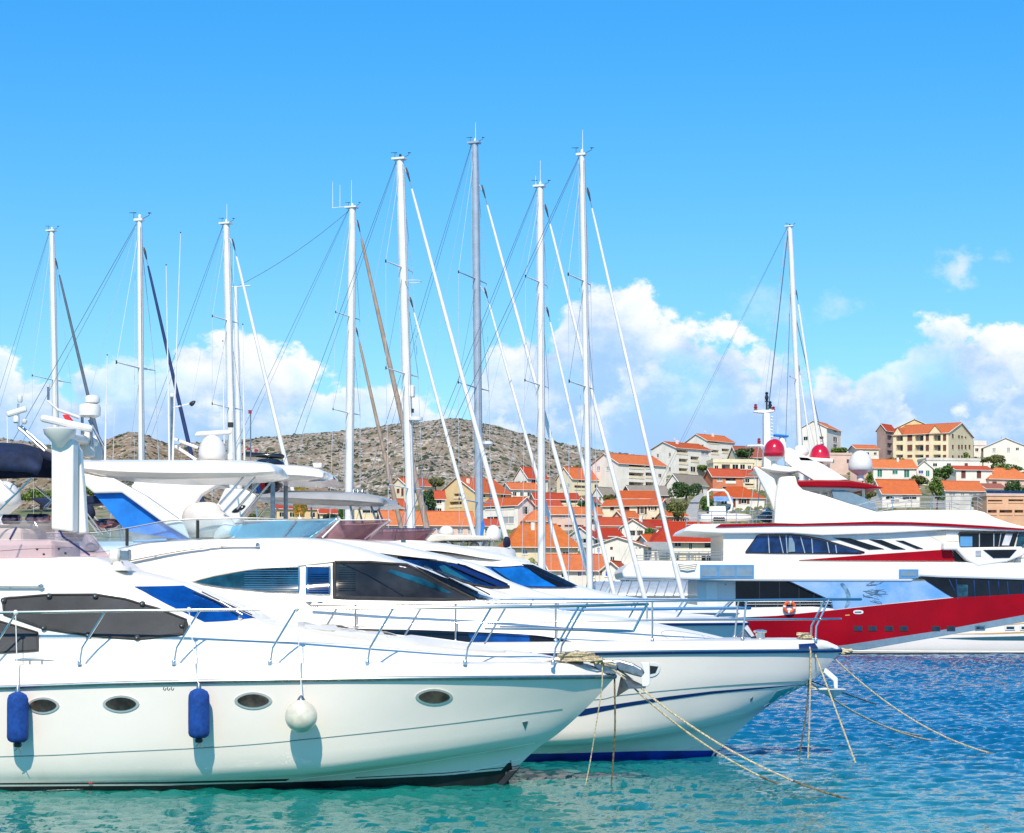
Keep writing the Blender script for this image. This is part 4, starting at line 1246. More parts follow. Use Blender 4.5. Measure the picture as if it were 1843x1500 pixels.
# rails
rB = [(560, 1089, 1.98), (700, 1087, 2.06), (864, 1085, 2.04), (1000, 1084, 1.94), (1174, 1082, 1.66), (1344, 1080.5, 1.02), (1450, 1079.5, .55), (1520, 1079, .2), (1548, 1079, .05), (1550, 1079, 0)]
tubes(B, rB, 'bow_rail', 'steel', .026, mirror=True, curve=50)
tubes(B, [(600, 1128, 1.98), (700, 1125, 2.04), (864, 1121, 2.02), (1000, 1119, 1.92), (1174, 1117, 1.64), (1336, 1116, 1.05), (1470, 1115, .48), (1510, 1114, .2), (1514, 1114, 0)], 'lower_rail', 'steel', .016, mirror=True, curve=40)
for pts in ([(640, 1089, 2.03), (640, 1157, 2.0)], [(820, 1086, 2.05), (820, 1157, 2.03)], [(1000, 1084, 1.94), (1000, 1156, 1.90)], [(1174, 1082, 1.66), (1174, 1155, 1.62)],
            [(1344, 1081, 1.02), (1342, 1092, 1.03), (1336, 1153, 1.05)], [(1492, 1080, .36), (1469, 1128, .42), (1468, 1154, .42)]):
    a = B.P(pts)
    for sg in (1, -1):
        st = MB().tube([(q.x, q.y * sg, q.z) for q in a], .02, 8).build('stanchion', 'steel', rootB, smooth=True)
        MB().lathe([(.036, -.01), (.036, .04), (.024, .06)], (a[-1].x, a[-1].y * sg, a[-1].z), 10).build('stanchion_foot', 'steel', st, smooth=True)
# windlass, horn
q = B.loc(1368, 1154, .3)
MB().lathe([(.13, 0), (.13, .03), (.09, .05), (.09, .15), (.13, .17), (.13, .20), (.04, .22)], q, 20).build('windlass', 'steel', rootB, smooth=True)
MB().lathe([(.03, -.05), (.05, 0), (.06, .08), (.02, .12)], B.loc(1356, 1150, .3), 12, axis='x').build('windlass_motor', 'canvas_navy', rootB, smooth=True)
# white anchor under the stem
sh = slab(B, [(1478, 1200), (1488, 1204), (1498, 1212), (1508, 1221), (1508, 1240), (1502, 1240), (1500, 1226), (1490, 1218), (1484, 1212), (1474, 1210)], .05, -.05, 'anchor', 'alu_white', bevel=.012)
slab(B, [(1462, 1194), (1476, 1196), (1484, 1206), (1474, 1212), (1458, 1206)], .09, -.09, 'anchor_roller', 'dull_steel', bevel=.01)
mb = MB()
a, b_, c_, d_ = B.loc(1464, 1240, 0), B.loc(1500, 1240, .26), B.loc(1522, 1240, 0), B.loc(1502, 1254, 0)
for sg in (1, -1):
    P4 = [Vector((p.x, p.y * sg, p.z)) for p in (a, b_, c_, d_)]
    mb.add(P4 + [p + Vector((0, 0, -.02)) for p in P4], [(0, 1, 3), (1, 2, 3), (4, 7, 5), (5, 7, 6), (0, 1, 5, 4), (1, 2, 6, 5), (2, 3, 7, 6), (3, 0, 4, 7)])
mb.build('anchor_fluke', 'alu_white', sh)

# ================================================================== mooring ropes
def rope(pts, r, label, m_='rope', wet=None, group=None, sag=0.0):
    """a three-strand rope between world points, sagging under its own weight; its last stretch is wet"""
    P = [Vector(p) for p in pts]
    if len(P) == 2 and sag:
        P = [P[0].lerp(P[1], t / 10) - Vector((0, 0, sag * 4 * (t / 10) * (1 - t / 10))) for t in range(11)]
    P = resample(P, 60)
    org = P[0].copy()
    root = empty('mooring_rope', org, 0, label, 'rope', group)
    cut = int(60 * (1 - (wet or 0)))
    def strand(Q, nm, mm):
        if len(Q) < 3:
            return
        mb = MB()
        L = 0
        for s in range(3):
            pts_ = []
            L = 0
            for i, q in enumerate(Q):
                pts_.append(q - org)
            # finer helix
            fine = resample(pts_, max(24, min(420, int(sum((a - b).length for a, b in zip(pts_, pts_[1:])) / (r * 1.6)))), True)
            L = 0
            out = []
            for i, q in enumerate(fine):
                if i:
                    L += (q - fine[i - 1]).length
                d = (fine[min(i + 1, len(fine) - 1)] - fine[max(i - 1, 0)]).normalized()
                e1 = d.orthogonal().normalized() if abs(d.z) > .9 else d.cross(Vector((0, 0, 1))).normalized()
                e2 = d.cross(e1)
                a = L / (r * 7) * 2 * math.pi + s * 2.094
                out.append(q + (e1 * math.cos(a) + e2 * math.sin(a)) * r * .5)
            mb.tube(out, r * .62, 5)
        mb.build(nm, mm, root, smooth=True)
    if wet:
        strand(P[:cut + 1], 'dry_length', m_)
        strand(P[cut:], 'wet_length', 'rope_wet')
    else:
        strand(P, 'rope_length', m_)
    return root
def wat(px, py):
    Y = CZ * F / (py - HY)
    return Vector(((px - CX) * Y / F, Y, -0.05))
aw = lambda fr, *p: fr.to_world(fr.loc(*p))
bowA = aw(A, 1098, 1200, .14)
rope([aw(A, 1062, 1192, .18), aw(A, 1088, 1197, .16), aw(A, 1112, 1212, .14)] + [aw(A, 1112, 1212, .14).lerp(wat(1412, 1411), t / 6) - Vector((0, 0, .20 * t / 6 * (1 - t / 6) * 4)) for t in range(1, 7)], .017,
     'shorter and steeper of two tan mooring ropes slanting right from the nearest bow', group='mooring ropes from the nearest yacht', wet=.12)
rope([aw(A, 1060, 1190, -.10), aw(A, 1090, 1196, -.10), aw(A, 1116, 1208, -.10)] + [aw(A, 1116, 1208, -.10).lerp(wat(1548, 1439), t / 6) - Vector((0, 0, .30 * t / 6 * (1 - t / 6) * 4)) for t in range(1, 7)], .017,
     'longest and lowest tan mooring rope from the nearest bow, with a dark wet end', group='mooring ropes from the nearest yacht', wet=.22)
rope([aw(A, 1084, 1200, .22), aw(A, 1084, 1222, .28), aw(A, 1072, 1310, .24), aw(A, 1062, 1372, .2), aw(A, 1053, 1418, .2)], .010, 'thin tan line hanging slack from the nearest bow to the water', group='mooring ropes from the nearest yacht')
rope([aw(A, 1106, 1214, 0), aw(A, 1107, 1300, 0), aw(A, 1104, 1360, 0), aw(A, 1100, 1416, 0)], .016, 'brown rope hanging straight down from the nearest bow, dark and wet', m_='rope_wet', group='mooring ropes from the nearest yacht', wet=0)
bB = [(1452, 1155, .30), (1460, 1160, .36), (1466, 1176, .40)]
rope([aw(B, 1446, 1153, .25), aw(B, 1454, 1158, .40), aw(B, 1459, 1176, .58), aw(B, 1457, 1280, .55), aw(B, 1454, 1368, .5)], .017, 'pale rope falling straight down over the second bow', group='mooring ropes from the second yacht')
rope([aw(B, 1450, 1152, .22), aw(B, 1460, 1160, .36), aw(B, 1470, 1186, .46), wat(1541, 1372)], .017, 'pale rope slanting right from the second bow to the water', group='mooring ropes from the second yacht')
rope([aw(B, 1456, 1224, .2), aw(B, 1450, 1290, .15), aw(B, 1442, 1340, .12), aw(B, 1438, 1362, .1)], .016, 'dark wet rope hanging under the second bow', m_='rope_wet', group='mooring ropes from the second yacht')
rope([aw(B, 1500, 1184, 0), wat(1821, 1359)], .017, 'long pale mooring rope running from the second bow to the far right', group='mooring ropes from the second yacht', sag=.35, wet=.12)
rope([aw(B, 1442, 1232, 0), aw(B, 1470, 1240, 0)] + [aw(B, 1470, 1240, 0).lerp(wat(1694, 1332), t / 6) - Vector((0, 0, .18 * t / 6 * (1 - t / 6) * 4)) for t in range(1, 7)], .019,
     'tan rope under the white anchor, running right to the water', group='mooring ropes from the second yacht', wet=.1)
rope([aw(B, 1455, 1226, -.3), wat(1680, 1322)], .015, 'tan rope close above the one under the white anchor', group='mooring ropes from the second yacht', sag=.25)
rope([aw(B, 1454, 1224, -.5), aw(B, 1500, 1241, -1.5), aw(B, 1577, 1268, -3.5)], .014, 'short brown rope end showing behind the white anchor', m_='rope_wet', group='mooring ropes from the second yacht')
# heap of rope on the nearest foredeck
random.seed(3)
q0 = aw(A, 1040, 1190, .25)
pts = []
for i in range(240):
    a = i * .42
    rr_ = .15 + .10 * math.sin(i * .13) + .02 * random.random()
    pts.append((rr_ * math.cos(a) * 1.7 * (1 - i / 600), rr_ * math.sin(a) * .9, .02 + .14 * (i / 240) + .015 * random.random()))
o = empty('coiled_rope', q0 - Vector((0, 0, .02)), 0, 'heap of tan rope coiled on the nearest foredeck beside the anchor', 'rope')
MB().tube(pts, .017, 6).build('rope_coil', 'rope', o, smooth=True)
MB().tube([(.1, 0, .05), (.25, -.03, .03), (.42, -.04, 0), (.62, 0, -.05)], .02, 6).build('rope_tail', 'rope', o, smooth=True)
for i, (px_, py_, b_) in enumerate(((1440, 1155, .2), (1452, 1154, .2))):
    pass
q0 = aw(B, 1448, 1152, .2)
o = empty('coiled_rope', q0, 0, 'small bundle of pale rope made fast on the second bow', 'rope')
MB().tube([(.13 * math.cos(i * .8) * (1 + .2 * math.sin(i)), .06 * math.sin(i * .8), .02 + .004 * i) for i in range(28)], .018, 6).build('rope_coil', 'rope', o, smooth=True)

# ================================================================== the yachts berthed behind
def screen(fr, bot, top, tint, rail='alu_white', r=.014):
    mb = MB(); skin(mb, [fr.P(bot), fr.P(top)], 40, 4)
    o = weld(mb.build('flybridge_windscreen', tint, fr.root, smooth=True))
    for sg in (1, -1):
        q = resample(fr.P(top), 40)
        MB().tube([(p.x, p.y * sg, p.z) for p in q], r, 6).build('screen_rail', rail, o, smooth=True)
    return o
def loft(fr, curves, name, m_, N=60, M=3, cap=True):
    mb = MB(); cu = [fr.P(c) for c in curves]
    skin(mb, cu, N, M)
    if cap:
        endcap(mb, [c[0] for c in cu])
    return weld(mb.build(name, m_, fr.root, smooth=True))
def hardtop(fr, pts_top, pts_bot, half, name, m_, under=None):
    """canopy: top and bottom edge rows over its length"""
    c = [[(x, y, 0) for x, y in pts_bot], [(x, y, half * .8) for x, y in pts_bot]]
    c += [[(x, (y + y2) / 2, half * (1 if i < len(pts_top) - 1 else .1)) for i, ((x, y), (_, y2)) in enumerate(zip(pts_bot, pts_top))]]
    c += [[(x, y, half * (.8 if i < len(pts_top) - 1 else .1)) for i, (x, y) in enumerate(pts_top)], [(x, y - 1.5, 0) for x, y in pts_top]]
    return loft(fr, c, name, m_)

Cc = Frame(900, 46.6, -2.0)
rootC = Cc.make('motor_yacht', 'white motor yacht third in the row, with navy windscreen and the foremost purple tinted screen', 'motor yacht')
sh3 = [(-100, 1142, 2.3), (400, 1134, 2.35), (900, 1128, 2.2), (1100, 1125.5, 1.75), (1230, 1124, 1.1), (1310, 1123.5, .45), (1347, 1123, .03)]
w3 = [(-100, 1316, 1.9), (400, 1316, 1.95), (800, 1316, 1.6), (1000, 1316, 1.0), (1110, 1316, .5), (1190, 1316, .03)]
m3 = [(-100, 1220, 2.2), (400, 1215, 2.25), (900, 1208, 1.98), (1080, 1200, 1.4), (1200, 1192, .75), (1268, 1186, .25), (1288, 1184, .03)]
hull(Cc, sh3, [m3], w3, M=4)
loft(Cc, [[(x, y - 1, b) for x, y, b in sh3], [(x, y - 12, b * .97) for x, y, b in sh3[:-1]] + [(1344, 1119, .02)], [(x, y - 13, b * .85) for x, y, b in sh3[:-1]] + [(1342, 1118.5, .01)], [(x, y - 14, 0) for x, y, b in sh3[:-1]] + [(1340, 1118, 0)]], 'deck', 'gelcoat')
q = resample(Cc.P(sh3), 60)
for sg in (1, -1):
    MB().tube([(p.x, p.y * sg - .02 * sg, p.z) for p in q], .035, 6).build('rub_rail', 'stripe_navy', rootC, smooth=True)
c3 = [
 [(-100, 1128, 1.9), (400, 1120, 1.95), (700, 1118, 1.9), (916, 1114, 1.6), (1100, 1112, 1.1), (1230, 1111, .55), (1290, 1111, .05)],
 [(-100, 1060, 1.75), (400, 1058, 1.78), (700, 1058, 1.7), (852, 1062, 1.5), (916, 1075, 1.3), (1000, 1088, 1.0), (1100, 1096, .75), (1230, 1106, .3), (1288, 1110, .03)],
 [(-100, 1012, 1.6), (400, 1010, 1.65), (640, 1008, 1.58), (733, 1012, 1.42), (836, 1040, 1.12), (916, 1066, .85), (1000, 1080, .6), (1100, 1091, .4), (1230, 1104, .15), (1286, 1109, .02)],
 [(-100, 985, 1.4), (400, 985, 1.45), (640, 990, 1.4), (733, 999, 1.1), (800, 1006, .95), (850, 1017, .8), (916, 1049, .5), (1000, 1073, .3), (1100, 1089, .2), (1230, 1103, .08), (1285, 1108, .01)],
 [(-100, 975, 0), (400, 975, 0), (640, 982, 0), (733, 995, 0), (810, 1004, 0), (860, 1015, 0), (920, 1047, 0), (1000, 1071.5, 0), (1100, 1088, 0), (1230, 1102.5, 0), (1284, 1108, 0)]]
cabC = loft(Cc, c3, 'cabin', 'gelcoat', 90, 4)
bvCC = bvh_of(cabC)
# overhanging roof brow
loft(Cc, [[(440, 985, 1.0), (573, 982, 1.0), (687, 998, 1.0), (768, 1008, .9), (829, 1017, .5), (838, 1016, .02)],
          [(440, 984, 1.72), (573, 983, 1.7), (687, 996, 1.6), (768, 1006, 1.3), (829, 1014, .7), (839, 1015, .02)],
          [(440, 971, 1.6), (573, 971, 1.55), (687, 980, 1.35), (768, 996, 1.0), (829, 1010, .5), (839, 1014, .02)],
          [(440, 969, .8), (573, 969, .8), (687, 976, .7), (768, 993, .5), (829, 1009, .2), (838, 1013, .01)],
          [(440, 968, 0), (573, 968, 0), (687, 975, 0), (768, 992, 0), (829, 1008, 0), (837, 1013, 0)]], 'roof_brow', 'gelcoat')
win(Cc, bvCC, [(716, 1006), (760, 1008), (836, 1020), (880, 1040), (916, 1059), (880, 1060), (850, 1054), (800, 1040), (740, 1020)], 'glass_navy', frame='mesh_edge', r=.02, step=5, off=.035)
decal(Cc, bvCC, [(796, 1016), (836, 1020), (880, 1040), (917, 1058), (896, 1060), (850, 1040)], 'window_pillar', 'stripe_navy', step=5, off=.055)
decal(Cc, bvCC, [(789, 1022), (799, 1020), (850, 1052), (846, 1050), (800, 1038)], 'painted_reflection', 'glass_teal', step=5, off=.05, mirror=False)  # reflection in the navy glass, painted as a teal patch
for qq in ([(822, 1018), (870, 1036), (912, 1056)], [(810, 1022), (850, 1040), (890, 1058)]):
    w_ = on_line(Cc, bvCC, qq, 8, .07)
    if len(w_) > 2:
        MB().tube(w_, .016, 6).build('wiper', 'black_gloss', rootC, smooth=True)
blob(Cc, [(560, 978), (625, 975), (640, 985), (660, 984), (664, 992), (570, 996)], 1.2, 1.6, 'side_fairing', 'gelcoat')
screen(Cc, [(420, 972, 1.45), (560, 970, 1.4), (620, 971, 1.1), (652, 972, .5), (656, 972, 0)], [(440, 938, 1.4), (600, 936.5, 1.32), (670, 936, 1.0), (698, 935.5, .4), (701, 935.5, 0)], 'tint_purple')
for pts in ([(701, 936, .3), (656, 971, .3)], [(611, 937, 1.3), (580, 968, 1.38)]):
    tubes(Cc, pts, 'screen_post', 'alu_white', .022)
blob(Cc, [(598, 945), (606, 938), (614, 950), (620, 970), (590, 972)], .4, .9, 'seat_cover', 'cloth_beige')
blob(Cc, [(540, 950), (560, 938), (580, 944), (590, 966), (540, 970)], .2, .9, 'console_cover', 'grey_pad')
# rail of this yacht
tubes(Cc, [(700, 1077, 2.0), (900, 1078, 2.0), (1100, 1079, 1.7), (1230, 1080, 1.1), (1340, 1080, .4), (1362, 1080, 0)], 'bow_rail', 'frame_blue', .024, mirror=True, curve=40)
tubes(Cc, [(900, 1098, 2.0), (1100, 1097, 1.7), (1230, 1096, 1.1), (1330, 1095, .4), (1350, 1095, 0)], 'lower_rail', 'frame_blue', .034, mirror=True, curve=40)
for x, b_, d in ((960, 1.95, 16), (1060, 1.8, 16), (1150, 1.5, 18), (1240, 1.05, 22), (1322, .5, 32)):
    tubes(Cc, [(x, 1080, b_), (x - d, 1112, b_)], 'stanchion', 'steel', .02, mirror=True)
# its hardtop with horn and black radar, and the radar arch behind it
hardtop(Cc, [(380, 840), (448, 837), (500, 838), (550, 841), (582, 849), (600, 858)], [(380, 862), (448, 866), (500, 866), (550, 867), (582, 866), (600, 862)], 1.5, 'hardtop', 'gelcoat')
slab(Cc, [(236, 872), (338, 870), (352, 862), (386, 860), (404, 866), (362, 892), (340, 925), (334, 950), (240, 950)], 1.35, 1.1, 'radar_arch', 'gelcoat', bevel=.04)
slab(Cc, [(236, 872), (338, 870), (352, 862), (386, 860), (404, 866), (362, 892), (340, 925), (334, 950), (240, 950)], -1.1, -1.35, 'radar_arch', 'gelcoat', bevel=.04)
slab(Cc, [(240, 868), (380, 860), (384, 870), (240, 882)], 1.1, -1.1, 'arch_beam', 'gelcoat', bevel=.03)
slab(Cc, [(355, 940), (392, 905), (405, 878), (440, 880), (462, 892), (452, 915), (432, 938), (400, 968), (350, 968)], 1.2, .7, 'fly_coaming', 'gelcoat_satin', bevel=.05)
blob(Cc, [(404, 928), (420, 912), (440, 904), (452, 906), (446, 916), (424, 930)], .6, 1.24, 'side_vent', 'black_gloss')
tubes(Cc, [(491, 860, 1.0), (491, 934, 1.0)], 'hardtop_post', 'dull_steel', .055, mirror=True)
tubes(Cc, [(428, 895, 1.2), (434, 934, 1.2)], 'hardtop_strut', 'steel', .022, mirror=True)
tubes(Cc, [(482, 908, .8), (462, 934, .8)], 'hardtop_strut', 'steel', .022, mirror=True)
o = MB().lathe([(.12, 0), (.38, .03), (.36, .10), (.25, .16), (.08, .19)], Cc.loc(484, 840, 0), 22).build('radar_base', 'black_gloss', rootC, smooth=True)
tubes(Cc, [(436, 818, 0), (440, 818, 0), (508, 822, 0), (512, 822, 0)], 'radar_scanner', 'black_gloss', [.03, .06, .06, .03], parent=o, n=10)
o = MB().lathe([(.06, 0), (.04, .05), (.10, .10), (.12, .16)], Cc.loc(571, 846, .6), 14).build('horn', 'alu_white', rootC, smooth=True)
slab(Cc, [(563, 834), (579, 833), (579, 842), (564, 842)], .7, .5, 'horn_box', 'alu_white', parent=o, bevel=.03)
blob(Cc, [(446, 872), (470, 868), (500, 868), (510, 874), (502, 886), (470, 892), (450, 886)], -.6, .6, 'overhead_console', 'black_gloss')
for k, (x, c_) in enumerate(((457, 'flag_white'), (465, 'canvas_blue'), (472, 'flag_red'))):
    blob(Cc, [(x - 4, 868), (x + 3, 867), (x + 5, 884), (x - 2, 887)], .7 + .02 * k, .8 + .02 * k, 'folded_flag', c_)

D = Frame(900, 51.8, -2.0)
rootD = D.make('motor_yacht', 'white motor yacht fourth in the row, with a grey hardtop and bright blue side window', 'motor yacht')
sh4 = [(0, 1118, 2.2), (600, 1112, 2.25), (1000, 1107, 2.0), (1180, 1105, 1.4), (1280, 1104, .7), (1332, 1103.5, .03)]
w4 = [(0, 1290, 1.8), (600, 1290, 1.8), (900, 1290, 1.3), (1080, 1290, .6), (1170, 1290, .03)]
m4 = [(0, 1200, 2.1), (600, 1195, 2.12), (1000, 1184, 1.7), (1160, 1172, .9), (1262, 1160, .15), (1276, 1159, .03)]
hull(D, sh4, [m4], w4, M=4)
loft(D, [[(x, y - 1, b) for x, y, b in sh4], [(x, y - 9, b * .97) for x, y, b in sh4[:-1]] + [(1329, 1100.5, .02)], [(x, y - 10, b * .85) for x, y, b in sh4[:-1]] + [(1327, 1100, .01)], [(x, y - 11, 0) for x, y, b in sh4[:-1]] + [(1325, 1099.5, 0)]], 'deck', 'gelcoat')
c4 = [
 [(0, 1108, 1.8), (600, 1103, 1.85), (920, 1100, 1.6), (1100, 1098, 1.1), (1260, 1096, .4), (1290, 1096, .03)],
 [(0, 1060, 1.7), (600, 1058, 1.7), (870, 1058, 1.55), (960, 1066, 1.3), (1036, 1074, 1.0), (1120, 1080, .7), (1250, 1092, .2), (1288, 1095, .02)],
 [(0, 1022, 1.55), (600, 1022, 1.6), (820, 1022, 1.5), (900, 1024, 1.3), (980, 1040, 1.0), (1036, 1060, .7), (1120, 1075, .4), (1250, 1090, .1), (1287, 1095, .01)],
 [(0, 995, 1.3), (600, 995, 1.4), (772, 996, 1.3), (880, 1005, 1.1), (950, 1015, .8), (990, 1034, .6), (1038, 1055, .4), (1120, 1073, .2), (1250, 1089, .05), (1286, 1094.5, .01)],
 [(0, 985, 0), (600, 985, 0), (772, 988, 0), (880, 999, 0), (950, 1011, 0), (992, 1031, 0), (1040, 1053, 0), (1120, 1072, 0), (1250, 1088.5, 0), (1285, 1094, 0)]]
cabD = loft(D, c4, 'cabin', 'gelcoat', 90, 4)
bvD = bvh_of(cabD)
loft(D, [[(600, 990, 1.0), (772, 992, 1.0), (880, 1008, .9), (930, 1016, .6), (953, 1014, .02)],
         [(600, 990, 1.62), (772, 991, 1.6), (880, 1006, 1.3), (930, 1012, .7), (954, 1011, .02)],
         [(600, 974, 1.5), (772, 979, 1.4), (880, 996, 1.0), (930, 1006, .5), (953, 1009, .02)],
         [(600, 972, 0), (772, 976, 0), (880, 992, 0), (930, 1004, 0), (952, 1008, 0)]], 'roof_brow', 'gelcoat')
win(D, bvD, [(862, 1021), (900, 1023), (938, 1021), (985, 1040), (1030, 1059), (930, 1057), (900, 1044)], 'glass_painted_sky', frame='stripe_navy', r=.02, step=5, off=.035)
decal(D, bvD, [(938, 1018), (958, 1020), (1006, 1042), (1038, 1058), (1004, 1059), (970, 1040)], 'window_pillar', 'glass_dark', step=5, off=.055)
for qq in ([(872, 1026), (900, 1044), (920, 1056)], [(884, 1024), (916, 1046), (928, 1056)]):
    w_ = on_line(D, bvD, qq, 8, .05)
    if len(w_) > 2:
        MB().tube(w_, .018, 6).build('wiper', 'black_gloss', rootD, smooth=True)
loft(D, [[(500, 985, 1.5), (656, 984, 1.45), (763, 986, .9), (800, 990, .02)], [(500, 972, 1.4), (656, 972, 1.35), (763, 974, .8), (796, 985, .02)], [(500, 971, 0), (656, 971, 0), (763, 973, 0), (792, 984, 0)]], 'fly_coaming', 'gelcoat')
screen(D, [(560, 972, 1.4), (690, 972, 1.3), (745, 973, .8), (763, 973, .2), (764, 973, 0)], [(560, 953, 1.34), (700, 952, 1.2), (765, 951.5, .8), (784, 951.5, .2), (785, 951.5, 0)], 'tint_purple', rail='stripe_navy')
for pts in ([(714, 954, 1.12), (710, 971, 1.2)], [(709, 954, 1.14), (705, 971, 1.2)]):
    tubes(D, pts, 'screen_post', 'black_rubber', .022)
MB().box(-.06, .06, -.02, .02, -.08, .08).build('side_lamp', 'swoosh_teal', rootD).location = D.loc(726, 978, 1.3)
hardtop(D, [(450, 893), (500, 887), (560, 886), (625, 887), (680, 894), (716, 905)], [(450, 897), (500, 904), (560, 909), (625, 911), (680, 912), (716, 908)], 1.3, 'hardtop', 'grey_hardtop')
for pts in ([(630, 909, 1.0), (640, 952, 1.1)], [(666, 906, .9), (678, 940, 1.0)]):
    tubes(D, pts, 'hardtop_strut', 'dull_steel', .028, mirror=True)
tubes(D, [(440, 884, .9), (520, 884.5, .9), (620, 885, .9)], 'roof_rail', 'black_gloss', .02, mirror=True)
for x in (636, 644, 652):
    MB().lathe([(.02, 0), (.05, .02), (.04, .06), (.02, .10)], D.loc(x, 888, .3), 10).build('roof_lamp', 'dull_steel', rootD, smooth=True)
tubes(D, [(560, 913, .4), (562, 934, .4)], 'flag_staff', 'dull_steel', .02)

E = Frame(880, 57.2, -2.0)
rootE = E.make('motor_yacht', 'small white flybridge yacht with two white domes on a low arch, below the grey mast', 'motor yacht')
hull(E, [(560, 1100, 1.7), (800, 1097, 1.8), (960, 1095, 1.4), (1060, 1093, .6), (1100, 1092, .03)], [[(560, 1180, 1.6), (800, 1176, 1.65), (950, 1168, 1.0), (1040, 1150, .15), (1056, 1146, .03)]],
     [(560, 1273, 1.4), (800, 1273, 1.3), (900, 1273, .8), (990, 1273, .03)], M=3)
loft(E, [[(560, 1100, 1.7), (800, 1097, 1.75), (960, 1095, 1.3), (1060, 1093, .5), (1098, 1092, .02)], [(560, 1040, 1.5), (800, 1036, 1.5), (900, 1040, 1.3), (980, 1060, .8), (1060, 1084, .2), (1096, 1091, .01)],
         [(560, 992, 1.35), (790, 992, 1.35), (880, 996, 1.1), (940, 1010, .7), (990, 1040, .4), (1060, 1080, .1), (1094, 1090, .01)], [(560, 988, 0), (790, 988, 0), (880, 991, 0), (940, 1006, 0), (990, 1036, 0), (1060, 1078, 0), (1092, 1090, 0)]], 'cabin', 'gelcoat', 60, 4)
loft(E, [[(760, 1000, 1.3), (860, 1000, 1.2), (925, 1004, .4), (930, 1004, .02)], [(760, 985, 1.28), (860, 984, 1.18), (920, 988, .4), (926, 990, .02)], [(760, 983, 0), (860, 983, 0), (918, 987, 0), (924, 989, 0)]], 'fly_coaming', 'gelcoat_satin')
slab(E, [(766, 971), (775, 963), (790, 962), (880, 965), (884, 972), (800, 973), (770, 976)], 1.1, -1.1, 'radar_arch', 'cream', bevel=.03)
for pts in ([(803, 972, 1.05), (824, 992, 1.05)], [(835, 973, 1.05), (829, 992, 1.05)], [(877, 970, 1.0), (871, 990, 1.0)], [(770, 974, 1.0), (778, 990, 1.0)]):
    tubes(E, pts, 'arch_strut', 'dull_steel', .018, mirror=True)
dome(E, 803.5, 946, 963, 27, .3)
dome(E, 888, 945, 973, 29, .1)
for (x0, x1, y0, y1, m__) in ((783, 795, 968, 984, 'cream'), (846, 862, 975, 990, 'cloth_beige'), (906, 918, 966, 984, 'canvas_navy'), (867, 878, 976, 992, 'gelcoat')):
    blob(E, [(x0, y1), (x0 + 1, y0 + 3), ((x0 + x1) / 2, y0), (x1, y0 + 4), (x1, y1)], .1, .7, 'seat', m__)
slab(E, [(866, 942), (870, 934), (872, 946), (870, 962), (864, 964)], .2, .1, 'folded_flag', 'canvas_blue')

